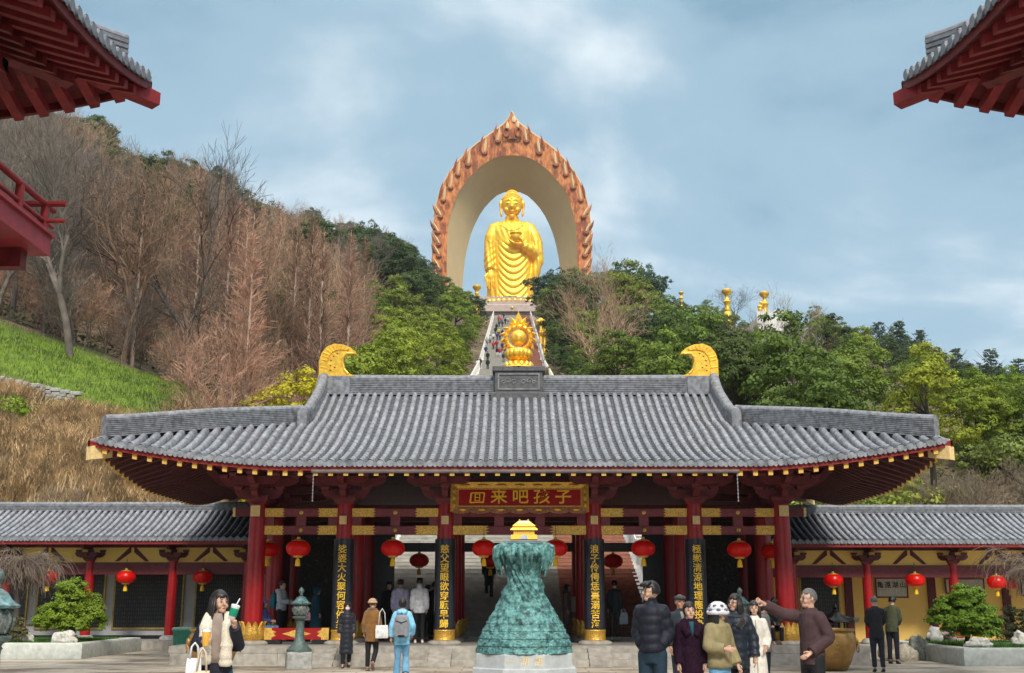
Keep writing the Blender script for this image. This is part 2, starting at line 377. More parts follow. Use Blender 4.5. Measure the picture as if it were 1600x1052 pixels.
# ------------------------------------------------------------ the long stairway
M_STEP = mat('stair_granite', (0.33, 0.315, 0.285), 0.8, var=0.14, vscale=1.2, bump=0.1, bscale=30)
M_STEPR = mat('stair_redwood', (0.27, 0.115, 0.075), 0.7, var=0.2, vscale=1.5, stretch=(1, 4, 4))
def stair_pts():
    pts = []; y, seg = STAIR[0][0], 13.0
    pts.append((y, STAIR[0][1]))
    while y < 299.9:
        y2 = min(300.0, y + seg); z1, z2 = interp(y, STAIR), interp(y2, STAIR)
        n = max(1, round((z2 - z1) / 0.155)); yf = y + (y2 - y) * 0.85
        for k in range(n):
            zc = z1 + (z2 - z1) * (k + 1) / n
            pts.append((y + (yf - y) * k / n, zc))
        y = y2
    return pts
sp = stair_pts()
mb = MB(); M_X = [-4.75, 1.75, 4.75]
for k in range(1, len(sp)):
    y0, z1 = sp[k]; z0 = sp[k - 1][1]; y1 = sp[k + 1][0] if k + 1 < len(sp) else 312.0
    for a in (0, 1):
        mb.cm = a; x0, x1 = M_X[a], M_X[a + 1]
        nose = 0.018
        mb.add([(x0, y0, z0 - .02), (x1, y0, z0 - .02), (x1, y0, z1 - .035), (x0, y0, z1 - .035), (x0, y0 - nose, z1 - .035), (x1, y0 - nose, z1 - .035), (x1, y0 - nose, z1), (x0, y0 - nose, z1), (x1, y1, z1), (x0, y1, z1)],
               [(0, 1, 2, 3), (3, 2, 5, 4), (4, 5, 6, 7), (7, 6, 8, 9)])
tag(mb.build('stairway', [M_STEP, M_STEPR]), kind='structure')
bal0 = None
post = MB(); post.bbox((0, 0, 0.55), (0.26, 0.26, 1.5), 0.03); post.lathe([(0.10, 1.30), (0.15, 1.36), (0.14, 1.5), (0.09, 1.62), (0.02, 1.70)], n=10)
post_me = post.mesh('post', M_MARBLE, 35)
for sgn, lab in ((-1, 'white carved stone balustrade up the side of the stairway the visitors climb'), (1, 'white carved stone balustrade beside the reddish lane of the stairway')):
    t = thing('stone_balustrade', lab, 'balustrade', (sgn * 5.05, 40.0, 0), 0, 'balustrades of the long stairway')
    rail = MB(); ys_ = [40.0 + (300 - 40.0) * k / 88 for k in range(89)]
    zs_ = [interp(y, STAIR) for y in ys_]
    for prof in ([(-.42, -1.0), (.42, -1.0), (.42, 0.30), (-.42, 0.30)], [(-.09, 0.95), (.09, 0.95), (.09, 1.1), (-.09, 1.1)], [(-.05, 0.3), (.05, 0.3), (.05, 0.78), (-.05, 0.78)]):
        rail.sweep(prof, [(0, y - 40.0, z) for y, z in zip(ys_, zs_)])
    rail.build('rail', M_MARBLE, t)
    for y, z in zip(ys_, zs_): inst('post', post_me, t, (0, y - 40.0, z))

# ------------------------------------------------------------ platform and front steps
M_PAVE = mat('platform_paving', (0.25, 0.24, 0.225), 0.6, var=0.12, vscale=1.5, bump=0.08, bscale=30)
PZ = 0.47; PF = 30.7
mb = MB()
mb.span((CX - 9.1, PF + 0.05, -0.1), (CX + 9.1, 43.0, PZ - .17)); mb.span((CX - 9.14, PF, PZ - .17), (CX + 9.14, 43.0, PZ))
tag(mb.build('platform', M_STONE), kind='structure')
mb = MB(); mb.span((CX - 8.4, PF + .6, PZ - .05), (CX + 8.4, 42.5, PZ + 0.004)); tag(mb.build('platform_floor', M_PAVE), kind='structure')
mb = MB()
for k in range(2):
    d = 0.36 * (2 - k)
    mb.span((CX - 4.75, PF - d, -0.05), (CX - 2.35, PF + .02, PZ * (k + 1) / 3)); mb.span((CX - 1.75, PF - d, -0.05), (CX + 1.75, PF + .02, PZ * (k + 1) / 3)); mb.span((CX + 2.35, PF - d, -0.05), (CX + 4.75, PF + .02, PZ * (k + 1) / 3))
tag(mb.build('front_steps', M_STONE), kind='structure')
mb = MB()
for x in (-5.03, -2.05, 2.05, 5.03):
    mb.prism([(PF - .95, -0.05), (PF - .95, 0.05), (PF - .02, PZ - .03), (PF - .02, -0.05)], CX + x - .29, CX + x + .29, 'X')
tag(mb.build('step_cheek', M_STONE), kind='structure')
# joints of the platform face: courses of long blocks
mb = MB()
for k in range(13):
    x = CX - 9.1 + 1.4 * k
    if abs(x - CX) > 5.3: mb.span((x, PF - .006, 0.0), (x + 1.39, PF + .06, PZ * .62))
tag(mb.build('platform_blocks', M_STONE), kind='structure')

# ------------------------------------------------------------ curved tiled roofs
class Roof:
    def __init__(s, W, D, ze, a, b, lift=0.6, lr=7.0, gx=None, gs=None, lp=2.2, hipk=0.0):
        s.hipk = hipk
        s.W, s.D, s.ze, s.a, s.b, s.lift, s.lr, s.gx, s.gs, s.lp = W, D, ze, a, b, lift, lr, gx, gs, lp
    def h(s, S, dc):
        if s.hipk:
            return (s.ze + s.a * S + s.b * S * S + s.lift * max(0, 1 - dc / 5.0) ** 1.5 * max(0, 1 - S / 5)
                    + s.hipk * max(0.0, math.sin(math.pi * min(1, S / 4.75))) * max(0, 1 - abs(dc - S) / 3.2) ** 1.4)
        return s.ze + s.a * S + s.b * S * S + s.lift * max(0, 1 - dc / s.lr) ** s.lp * max(0, 1 - S / 5.5) ** 1.5
    def half(s, side): return s.W if side in 'FB' else s.D
    def smax(s, side, U):
        d = s.half(side) - abs(U)
        if side in 'FB': return min(s.D, d) if (s.gx is None or abs(U) > s.gx) else s.D
        return min(d, s.gs if s.gs else s.W)
    def pt(s, side, U, S, off=0.0, sh=0.0):
        d = s.half(side) - abs(U)
        z = s.h(S, max(d, min(S, d) if False else d)) + off
        if side == 'F': return (U, -s.D + S - sh, z)
        if side == 'B': return (-U, s.D - S + sh, z)
        if side == 'L': return (-s.W + S - sh, -U, z)
        return (s.W - S + sh, U, z)
    def tiles(s, mb, side, sp=0.25, r=0.078, course=0.26, u0=None, u1=None):
        H = s.half(side); n = int(2 * H / sp); sp = 2 * H / n
        for k in range(n):
            U = -H + sp * (k + 0.5)
            if u0 is not None and not (u0 <= U <= u1): continue
            sm = s.smax(side, U) - 0.05
            if sm < 0.12: continue
            # pan course between rolls
            m = max(2, int(sm / course)); mb.cm = 1
            for q in range(m):
                s0, s1 = sm * q / m, sm * (q + 1) / m
                a, b = U - sp / 2, U + sp / 2
                mb.add([s.pt(side, a, s0, -.025), s.pt(side, b, s0, -.025), s.pt(side, b, s1, -.045), s.pt(side, a, s1, -.045),
                        s.pt(side, a, s0, -.055), s.pt(side, b, s0, -.055)], [(0, 1, 2, 3), (4, 5, 1, 0)])
            mb.cm = 0
            m = max(3, int(sm / 0.36)); rings = []
            jit = random.uniform(-.006, .006)
            for q in range(m):                      # each cover tile tucks under the next one up the slope
                for s0, rr in ((sm * q / m - (0.03 if q == 0 else 0), r * 1.05), (sm * (q + 1) / m, r * 0.93)):
                    rings.append([s.pt(side, U + jit + rr * math.cos(t), s0, rr * 1.15 * math.sin(t) + .012 * (math.sin(t) > .1) - .03 * (math.sin(t) < .1)) for t in (0, .6, 1.2, 1.57, 1.94, 2.54, math.pi)])
            nn = 7; vs = [p for rg in rings for p in rg]; fs = []
            for i in range(len(rings) - 1):
                for j in range(nn - 1): fs.append((i * nn + j, i * nn + j + 1, (i + 1) * nn + j + 1, (i + 1) * nn + j))
            mb.add(vs, fs)
            # round end disc hanging at the eave
            c = s.pt(side, U + jit, -0.035, 0.0); rr = r * 1.12
            disc = [s.pt(side, U + jit + rr * math.cos(t), -0.045, rr * math.sin(t) + .0) for t in [2 * math.pi * i / 10 for i in range(10)]]
            disc2 = [s.pt(side, U + jit + rr * math.cos(t), 0.02, rr * math.sin(t) + .0) for t in [2 * math.pi * i / 10 for i in range(10)]]
            mb.loft([disc2, disc])
            # drip tile between the rolls
            a = U + sp / 2
            if abs(a) < H - .1:
                pp = [(-.5, .02), (.5, .02), (.3, -.07), (0, -.105), (-.3, -.07)]
                v0 = [s.pt(side, a + x * sp * .62, -0.02, z) for x, z in pp]; v1 = [s.pt(side, a + x * sp * .62, -0.005, z) for x, z in pp]
                mb.loft([v0, v1])
    def under(s, mb, side, s0, s1, off, n=40):
        H = s.half(side)
        def fn(u, v):
            S = s0 + (s1 - s0) * v; lim = H - S
            return s.pt(side, -lim + 2 * lim * u, S, off)
        mb.grid(fn, n, 6)
    def board(s, mb, side, s0, z0, z1, th=0.06, n=48):
        H = s.half(side) - s0; us = [-H + 2 * H * k / n for k in range(n + 1)]
        rings = []
        for U in us: rings.append([s.pt(side, U, s0, z0), s.pt(side, U, s0 + th, z0), s.pt(side, U, s0 + th, z1), s.pt(side, U, s0, z1)])
        mb.loft(rings)
    def rafter(s, side, U, s0, s1, w, h, off, goldm=None):
        mb = MB()
        H = s.half(side)
        s1 = min(s1, H - abs(U) + .02)
        if s1 - s0 < .15: s1 = s0 + .15
        st = [s0, (s0 + s1) / 2, s1]
        mb.loft([[s.pt(side, U - w / 2, S, off - h), s.pt(side, U + w / 2, S, off - h), s.pt(side, U + w / 2, S, off), s.pt(side, U - w / 2, S, off)] for S in st])
        if goldm:
            mb.cm = 1; e = .014
            mb.loft([[s.pt(side, U - w / 2 - .006, S, off - h - .006), s.pt(side, U + w / 2 + .006, S, off - h - .006), s.pt(side, U + w / 2 + .006, S, off + .006), s.pt(side, U - w / 2 - .006, S, off + .006)] for S in (s0 - e, s0 + .05)])
        return mb
def ridge_profile(h, w, layers):
    """stack of thin tiles under a round cap: closed (side, up) outline"""
    r = []; lh = h / layers
    for k in range(layers):
        r += [(w / 2, k * lh), (w / 2, k * lh + lh * .62), (w / 2 - .022, k * lh + lh * .66), (w / 2 - .022, (k + 1) * lh - .002)]
    cap = [(w * .46 * math.cos(t), h + w * .40 * math.sin(t)) for t in [math.pi * i / 8 for i in range(9)]]
    return r + cap + [(-a, b) for a, b in reversed(r)]

# ------------------------------------------------------------ gate hall
GY = 35.6
gate = thing('gate_hall', 'red pillared temple gate hall under a wide curved grey tiled roof', 'temple gate', (CX, GY, 0))
R1 = Roof(10.95, 7.0, 4.99, 0.222, 0.0305, 0.62, 7.5, gx=6.25, gs=4.6, hipk=.40)
mb = MB()
for sd_ in 'FLRB': R1.tiles(mb, sd_)
roof = mb.build('roof', [M_TILE, M_PAN], gate, 40, fix=False)
mb = MB()                                            # gable triangles, timber lining under the tiles
for sg in (-1, 1):
    zb, ztop = R1.h(4.6, 6), R1.h(7.0, 6)
    gp_ = [(7 - 4.6 - 2.4 * k / 6, R1.h(4.6 + 2.4 * k / 6, 6) - .13) for k in range(7)]; mb.prism([(-2.4, zb - .3), (2.4, zb - .3)] + gp_ + [(-a, b) for a, b in reversed(gp_[:-1])], sg * 6.10, sg * 6.16, 'X')
mb.build('gable', M_MAROON, roof)
mb = MB()
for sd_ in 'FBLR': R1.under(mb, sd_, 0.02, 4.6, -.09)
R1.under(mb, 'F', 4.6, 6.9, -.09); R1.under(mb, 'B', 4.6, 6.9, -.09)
mb.build('eave_lining', mat('shaded_lining_red', (0.06, 0.012, 0.012), .7, var=.2), gate, fix=False)  # red lining darkened, the under-eave shade put into its colour
mb = MB()
for sd_ in 'FBLR': R1.board(mb, sd_, 0.03, -.19, -.05, .05)
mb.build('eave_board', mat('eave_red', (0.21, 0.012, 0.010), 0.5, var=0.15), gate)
# ridges
RH = 0.62
zr = R1.h(7.0, 6.0)
mb = MB(); mb.sweep(ridge_profile(.52, .34, 9), [(-5.5, 0, zr - .06), (-2.8, 0, zr - .08), (0, 0, zr - .08), (2.8, 0, zr - .08), (5.5, 0, zr - .06)]); mb.build('main_ridge', M_RIDGE, gate, 30)
for sg in (-1, 1): mb = MB(); mb.bbox((sg * 5.82, 0, zr + .23), (.98, .42, .60), .02); mb.build('ridge_block', M_RIDGE, gate)
for sg in (-1, 1):
    for fb in (-1, 1):
        path = []
        for k in range(13):
            q = k / 12; S = 7.0 - 2.9 * q
            p = R1.pt('F', sg * (6.18 + .12 * q), S, -.02 + .30 * max(0, 1 - q * 3) ** 2)
            path.append((p[0], p[1] if fb < 0 else -p[1], p[2]))
        mb = MB(); mb.sweep(ridge_profile(.44, .30, 8), path); mb.build('descending_ridge', M_RIDGE, gate, 30)
        path = []
        for k in range(17):
            q = k / 16; d = 4.55 - 4.25 * q
            z = R1.h(d, d) - .02 + .04 * q ** 3
            path.append((sg * (R1.W - d), fb * (R1.D - d), z))
        mb = MB(); mb.sweep(ridge_profile(.46, .30, 9), path); mb.build('hip_ridge', M_RIDGE, gate, 30)
        # hip beam with a pale gold end under each corner
        d0 = Vector((sg * (R1.W - .06), fb * (R1.D - .06), R1.h(0, 0) - .36)); d1 = Vector((sg * (R1.W - 3.4), fb * (R1.D - 3.4), R1.h(3.4, 3.4) - .36))
        dm = d0 + (d1 - d0) * .12
        mb = MB(); sdv = Vector((-(d1 - d0).y, (d1 - d0).x, 0)).normalized() * .13
        q = lambda c: [c - sdv + Vector((0, 0, -.17)), c + sdv + Vector((0, 0, -.17)), c + sdv + Vector((0, 0, .17)), c - sdv + Vector((0, 0, .17))]
        mb.loft([q(dm), q(d1)]); hb = mb.build('hip_beam', M_MAROON, gate)
        mb = MB(); sdv *= 1.06; mb.loft([q(d0), q(dm)]); mb.build('gilded_end', M_PALEG, hb)
# flying rafters along the front, one part each
for k in range(56):
    U = -10.5 + 21.0 * k / 55
    R1.rafter('F', U, .10, 2.4, .105, .12, -.20, True).build('rafter', [M_MAROON, M_GOLDP], gate)
mb = MB()
for sd_ in 'LR':
    for k in range(36):
        U = -6.7 + 13.4 * k / 35
        m2 = R1.rafter(sd_, U, .10, 2.4, .105, .12, -.20, True); mb.v += []; o = len(mb.v); mb.add(m2.v, m2.f); mb.m[-len(m2.f):] = m2.m
for sd_ in 'FLR':
    for k in range(72 if sd_ == 'F' else 48):
        H = R1.half(sd_) - 1.2; U = -H + 2 * H * (k + .5) / (72 if sd_ == 'F' else 48)
        m2 = R1.rafter(sd_, U, 1.25, 4.2, .09, .09, -.34, False); mb.add(m2.v, m2.f); mb.m[-len(m2.f):] = m2.m
t_ = mb.build('side_rafters', [mat('shaded_rafter_red', (0.075, 0.014, 0.014), .6, var=.2), M_GOLDP], gate); t_['kind'] = 'stuff'  # maroon darkened so these rafters carry the under-eave shade in their colour
mb = MB()
for sd_, h in (('F', .25), ('L', .25), ('R', .25)):
    H = R1.half(sd_); S = 2.1
    R1.board(mb, sd_, S, -.62, -.40, .2)
mb.build('eave_purlin', M_MAROON, gate)
mb = MB(); mb.tube([(-5.25, -6.93, 4.80), (5.5, -6.93, 4.80)], .055, 10); mb.build('gutter', mat('gutter_zinc', (0.17, 0.15, 0.14), 0.5, metal=.3), gate)
for x in (-5.2, 5.45):
    mb = MB()
    for k in range(16): mb.box((x, -6.93, 4.73 - .045 * k), (.028 if k % 2 else .012, .012 if k % 2 else .028, .036))
    mb.build('rain_chain', mat('chain_steel', (0.4, 0.4, 0.4), 0.4, metal=.7), gate)
# columns
COLX = [-7.27, -4.85, -2.05, 2.05, 4.85, 7.27]
ROWS = [32.0 - GY, 34.5 - GY, 37.0 - GY, 39.4 - GY]
cm_ = MB(); cm_.lathe([(.250, .56), (.248, 2.0), (.236, 3.4), (.222, 4.28)], n=28); col_me = cm_.mesh('column', M_RED, 30)
cs_ = MB(); cs_.lathe([(.46, .46), (.47, .50), (.44, .545), (.36, .575)], n=28); plinth_me = cs_.mesh('plinth', M_STONE, 40)
cb_ = MB(); cb_.lathe([(.292, .565), (.298, .60), (.286, .63), (.286, .80), (.298, .83), (.292, .86)], n=28); band_me = cb_.mesh('gold_band', M_GOLDC, 30)
cp_ = MB()
for j in range(11):
    a = 2 * math.pi * j / 11; 
    prof = [(.262, .56, .085), (.315, .62, .10), (.325, .78, .105), (.30, .93, .085), (.32, 1.02, .055), (.345, 1.075, .015)]
    rings = []
    for r, z, w in prof:
        ca_, sa_ = math.cos(a), math.sin(a)
        rings.append([((r + o) * ca_ - ww * sa_, (r + o) * sa_ + ww * ca_, z) for o, ww in ((0, -w), (.03, -w * .5), (.04, 0), (.03, w * .5), (0, w), (-.03, 0))])
    cp_.loft(rings)
cp_.lathe([(.27, .56), (.285, .60), (.27, .64)], n=28)
petal_me = cp_.mesh('lotus_base', M_GOLDC, 40)
for ri, ry in enumerate(ROWS):
    for ci, x in enumerate(COLX):
        if ri in (1, 2) and False: continue
        c = inst('column', col_me, gate, (x, ry, 0))
        inst('plinth', plinth_me, c)
        inst('gold_band' if (ri == 0 and 0 < ci < 5) else 'lotus_base', band_me if (ri == 0 and 0 < ci < 5) else petal_me, c)
# bracket sets above the front and outer columns
def arm(mb, axis, L_, z0, z1, w, y=0.0, x=0.0):
    h = z1 - z0; c = .30 * L_
    ol = [(-L_, z1), (-L_, z1 - h * .35), (-L_ + c * .25, z1 - h * .62), (-L_ + c * .6, z0 + h * .12), (-L_ + c, z0), (L_ - c, z0), (L_ - c * .6, z0 + h * .12), (L_ - c * .25, z1 - h * .62), (L_, z1 - h * .35), (L_, z1)]
    if axis == 'X': mb.prism([(a + x, b) for a, b in ol], y - w / 2, y + w / 2, 'Y')
    else: mb.prism([(a + y, b) for a, b in ol], x - w / 2, x + w / 2, 'X')
def dou(mb, x, y, z0, z1, w):
    r = lambda k, z: [(x - k, y - k, z), (x + k, y - k, z), (x + k, y + k, z), (x - k, y + k, z)]
    mb.loft([r(w * .36, z0), r(w * .5, z0 + (z1 - z0) * .55), r(w * .5, z1)])
bm_ = MB()
dou(bm_, 0, 0, 4.24, 4.46, .62)
arm(bm_, 'X', .66, 4.40, 4.64, .17); arm(bm_, 'Y', .70, 4.405, 4.645, .17)
for p in (-.58, .58): dou(bm_, p, 0, 4.642, 4.76, .26)
dou(bm_, 0, 0, 4.642, 4.76, .26); dou(bm_, 0, -.6, 4.647, 4.76, .26)
arm(bm_, 'X', 1.10, 4.745, 4.96, .165); arm(bm_, 'Y', 1.25, 4.75, 4.965, .165); arm(bm_, 'X', .70, 4.745, 4.96, .16, y=-.62)
for p in (-1.0, -.5, .5, 1.0): dou(bm_, p, 0, 4.962, 5.06, .24)
for p in (-.6, 0, .6): dou(bm_, p, -.62, 4.962, 5.06, .22)
dou(bm_, 0, -1.18, 4.966, 5.06, .24); arm(bm_, 'Y', 1.7, 5.05, 5.27, .16); arm(bm_, 'X', .95, 5.05, 5.25, .15, y=-1.2)
brk_me = bm_.mesh('bracket_set', M_MAROON)
for x in COLX: inst('bracket_set', brk_me, gate, (x, ROWS[0], 0))
for sg in (-1, 1):
    for ry in ROWS[1:3]: inst('bracket_set', brk_me, gate, (sg * 7.27, ry, 0), sg * math.pi / 2)
# long beams over the brackets and cross beams inside
mb = MB()
for z, y in ((5.30, ROWS[0]), (5.38, ROWS[0] - 1.2)): mb.span((-8.6, y - .1, z - .02), (8.6, y + .1, z + .16))
for ry in ROWS[1:]: mb.span((-7.27, ry - .11, 4.1), (7.27, ry + .11, 4.42))
for x in COLX: mb.span((x - .10, ROWS[0] + .2, 4.0), (x + .10, ROWS[3] - .2, 4.36))
mb.build('tie_beam', M_DARKRED, gate)
# front beams with gilded sleeves
def front_beam(name, x0, x1, z0, z1, sleeves=True, boss=True, y=ROWS[0]):
    mb = MB(); mb.bbox(((x0 + x1) / 2, y, (z0 + z1) / 2), (x1 - x0, .17, z1 - z0), .012)
    b = mb.build(name, mat('beam_maroon', (0.20, 0.036, 0.045), .5, var=.12, vscale=3), gate)
    if sleeves:
        w = (x1 - x0) * .265; h = z1 - z0; zm = (z0 + z1) / 2
        for sg, xe in ((1, x0), (-1, x1)):
            ol = [(xe, z0 - .006), (xe + sg * w, z0 - .006), (xe + sg * (w * .93), z0 + h * .22), (xe + sg * (w * 1.04), zm - h * .18), (xe + sg * (w * .90), zm), (xe + sg * (w * 1.04), zm + h * .18), (xe + sg * (w * .93), z1 - h * .22), (xe + sg * w, z1 + .006), (xe, z1 + .006)]
            mb = MB(); mb.prism(ol, y - .094, y + .094); mb.build('gilded_sleeve', M_GOLDC if False else mat('sleeve_gold', (0.70, 0.43, 0.09), 0.42, metal=.3, var=.3, vscale=14, bump=.6, bscale=45), b)
    if boss:
        mb = MB(); mb.lathe([(.055, 0), (.058, .01), (.035, .022), (.0, .03)], n=14); me = mb.mesh('gilded_boss', M_GOLDP, 40); me.transform(Matrix.Rotation(math.pi / 2, 4, 'X'))
        inst('gilded_boss', me, b, ((x0 + x1) / 2, y - .085, (z0 + z1) / 2))
    return b
for i in range(5):
    x0, x1 = COLX[i] + .20, COLX[i + 1] - .20
    mid = i == 2
    front_beam('front_beam', x0, x1, 3.90, 4.12, not mid, not mid); front_beam('front_beam', x0, x1, 3.41, 3.64, True, not mid)
    for xx in ([x0 + .13, (x0 + x1) / 2, x1 - .13] if not mid else [x0 + .12, x0 + 1.28, x1 - 1.28, x1 - .12]): mb = MB(); mb.span((xx - .13, ROWS[0] - .065, 3.64), (xx + .13, ROWS[0] + .065, 3.90)); mb.build('beam_post', MATS['beam_maroon'], gate)
for i, x in enumerate(COLX):
    edge = i in (0, 5); w = .25 if edge else .19; z = 4.03 if edge else 3.78
    mb = MB(); mb.bbox((x, ROWS[0] - .30, z), (w, .20, w * 1.15), .008); be = mb.build('beam_end', M_MAROON, gate)
    mb = MB(); mb.span((x - w / 2 - .004, ROWS[0] - .41, z - w * .575 - .004), (x + w / 2 + .004, ROWS[0] - .36, z + w * .575 + .004)); mb.build('gilded_cap', M_PALEG, be)
    if edge:
        sg = -1 if i == 0 else 1
        mb = MB(); mb.bbox((x + sg * .42, ROWS[0], 4.02), (.5, .17, .22), .01); be = mb.build('beam_end', M_MAROON, gate)
        mb = MB(); mb.span((x + sg * .62, ROWS[0] - .095, 3.90), (x + sg * .69, ROWS[0] + .095, 4.14)); mb.build('gilded_cap', M_PALEG, be)
# red and gold thresholds in the outer bays
for sg in (-1, 1):
    x0, x1 = sorted((sg * 6.93, sg * 5.18))
    mb = MB(); mb.bbox(((x0 + x1) / 2, ROWS[0], .75), (x1 - x0, .16, .30), .012); th = mb.build('threshold', M_RED, gate)
    for s2, xe in ((1, x0), (-1, x1)):
        mb = MB(); mb.prism([(xe, .595), (xe + s2 * .20, .595), (xe + s2 * .20, .65), (xe + s2 * .32, .70), (xe + s2 * .25, .75), (xe + s2 * .32, .80), (xe + s2 * .20, .85), (xe + s2 * .20, .905), (xe, .905)], ROWS[0] - .087, ROWS[0] + .087); mb.build('gilded_end', M_GOLDP, th)
    xm = (x0 + x1) / 2; mb = MB(); mb.prism([(xm - .40, .75), (xm - .2, .70), (xm - .12, .67), (xm, .64), (xm + .12, .67), (xm + .2, .70), (xm + .40, .75), (xm + .2, .80), (xm + .12, .83), (xm, .86), (xm - .12, .83), (xm - .2, .80)], ROWS[0] - .09, ROWS[0] + .09); mb.build('gilded_ornament', M_GOLDP, th)
    for xx in (x0 + .25, x1 - .25): mb = MB(); mb.bbox((xx, ROWS[0], .535), (.42, .22, .12), .02); mb.build('threshold_foot', M_IRON, th)
# dark carved screens closing the outer bays
M_SCREEN = mat('carved_screen', (0.022, 0.02, 0.018), 0.45, var=.4, vscale=6, bump=1.0, bscale=9, col2=(0.16, 0.13, 0.07), thr=(0.60, 0.72))
for sg in (-1, 1):
    x0, x1 = sorted((sg * 7.1, sg * 5.0))
    mb = MB(); mb.span((x0, ROWS[2] - .05, PZ), (x1, ROWS[2] + .05, 4.1))
    mb.build('carved_screen', M_SCREEN, gate)
    mb = MB()
    mb.span((sg * 7.27 - .04, ROWS[1] + .2, PZ), (sg * 7.27 + .04, ROWS[3] - .2, 4.1)); mb.build('side_wall', M_DARKRED, gate)
    x0, x1 = sorted((sg * 4.72, sg * 3.95)); mb = MB(); mb.span((x0, ROWS[2] - .045, PZ), (x1, ROWS[2] + .045, 4.1)); mb.build('door_leaf', M_BLACK, gate)
mb = MB(); mb.span((-7.2, ROWS[3] - .09, 3.25), (7.2, ROWS[3] + .09, 3.55)); mb.build('rear_beam', M_BLACK, gate)
# ridge end ornaments
ol = [(6.50, 0.0), (6.50, .50), (6.44, .74), (6.28, .96), (6.03, 1.06), (5.75, 1.03), (5.52, .93), (5.36, .80), (5.33, .72), (5.48, .74), (5.62, .72), (5.72, .62), (5.74, .45), (5.68, .25), (5.55, .10), (5.38, .02), (5.38, 0.0)]
def ornament(sg):
    b = thing('ridge_ornament', '', '')
    return b
for sg in (-1, 1):
    pl = [(sg * a, b) for a, b in ol]
    mb = MB(); mb.prism(pl, -.15, .15); orn = mb.build('ridge_ornament', M_GOLDL, gate, loc=(-sg * .16, 0, zr + .52))
    outer = [(6.46, .0), (6.45, .5), (6.40, .70), (6.25, .91), (6.03, 1.0), (5.76, .97), (5.56, .88)]
    inner = [(6.24, .0), (6.24, .48), (6.18, .66), (6.08, .78), (5.98, .83), (5.84, .86), (5.60, .84)]
    mb = MB(); mb.prism([(sg * a, b) for a, b in outer] + [(sg * a, b) for a, b in reversed(inner)], -.185, .185)
    nfl = 12
    for k in range(nfl):
        f = k / (nfl - 1) * (len(outer) - 1); i = min(int(f), len(outer) - 2); w = f - i
        o_ = Vector(outer[i]).lerp(Vector(outer[i + 1]), w); i_ = Vector(inner[i]).lerp(Vector(inner[i + 1]), w)
        mb.tube([(sg * i_.x, -.185, i_.y), (sg * o_.x, -.19, o_.y + .02)], .022, 6)
    mb.build('feather_band', M_GOLDL, orn)
    inn2 = [(5.74, .62), (5.76, .45), (5.70, .23), (5.57, .08)]
    mb = MB(); mb.tube([(sg * 5.42, -.16, .74), (sg * 5.64, -.16, .74)] + [(sg * a, -.16, b) for a, b in inn2], .035, 8); mb.build('throat_band', M_GOLDL, orn)
    for k, (a, b) in enumerate([(6.13, .2), (6.13, .36), (6.12, .52), (6.05, .66), (5.93, .75), (6.0, .3)]): mb = MB(); mb.ell((sg * a, -.16, b), (.032, .03, .032), 10, 6); mb.build('stud', M_BRASS, orn)
# flaming pearl on its carved pedestal
ped = MB(); cz = zr - .42
ped.bbox((0, -.02, cz + .16), (1.78, .95, .42), .03); ped.bbox((0, -.02, cz + .72), (1.50, .80, .72), .02); ped.bbox((0, -.02, cz + 1.13), (1.66, .92, .15), .02)
pdo = ped.build('pearl_pedestal', mat('dark_grey_stone', (0.085, 0.085, 0.09), .7, var=.2, vscale=4, bump=.2, bscale=30), gate)
mb = MB()
def frame(mb, x0, x1, z0, z1, y, w, d):
    mb.span((x0, y - d, z0), (x1, y + d, z0 + w)); mb.span((x0, y - d, z1 - w), (x1, y + d, z1)); mb.span((x0, y - d, z0 + w), (x0 + w, y + d, z1 - w)); mb.span((x1 - w, y - d, z0 + w), (x1, y + d, z1 - w))
frame(mb, -.66, .66, cz + .45, cz + .98, -.43, .05, .02)
for sg in (-1, 1):
    for (x, z, r) in ((.15, .70, .09), (.33, .74, .10), (.48, .69, .07)):
        mb.tube([(sg * (x + r * (1 - t / 9) * math.cos(t)), -.425, cz + z + r * (1 - t / 9) * math.sin(t)) for t in [i * .5 for i in range(15)]], .018, 5)
mb.build('carved_panel', mat('pedestal_carving', (0.17, 0.17, 0.175), .7, var=.2), pdo)
pz = cz + 1.205
mb = MB(); mb.lathe([(.50, 0), (.46, .07), (.38, .14), (.30, .20), (.24, .25), (.30, .29), (.36, .35), (.40, .45), (.40, .56), (.35, .63), (.25, .66)], (0, -.02, pz), 28)
for j in range(14):
    a = 2 * math.pi * j / 14
    for r, z, s_ in ((.345, .47, .10), (.40, .06, .09)): mb.ell((r * math.cos(a), -.02 + r * math.sin(a), pz + z), (s_, s_, .15), 8, 6)
pearl = mb.build('flaming_pearl', M_GOLDL, gate, 50)
mb = MB(); mb.ell((0, -.06, pz + 1.0), (.27, .27, .27), 24, 16); mb.build('pearl', M_GOLDL, pearl, True)
mb = MB(); cpz = pz + 1.0
mb.tube([(.385 * math.cos(t), -.04, cpz + .385 * math.sin(t)) for t in [2 * math.pi * i / 28 for i in range(29)]], .075, 8, cap=False)
def flame(mb, c, ang, l, w, y, bend=.3, th=.09):
    pts = []
    for k in range(7):
        q = k / 6
        pts.append((q, w * (math.sin(math.pi * min(1, q * .85 + .18)) ** .8) * (1 - q ** 3)))
    ca_, sa_ = math.cos(ang), math.sin(ang); rings = []
    for q, ww in pts:
        off = bend * l * q * q
        x, z = c[0] + ca_ * l * q - sa_ * off, c[1] + sa_ * l * q + ca_ * off
        ww = max(ww, .004)
        rings.append([(x + sa_ * ww, y, z - ca_ * ww), (x, y - th * (ww / w), z), (x - sa_ * ww, y, z + ca_ * ww), (x, y + th * (ww / w), z)])
    mb.loft(rings)
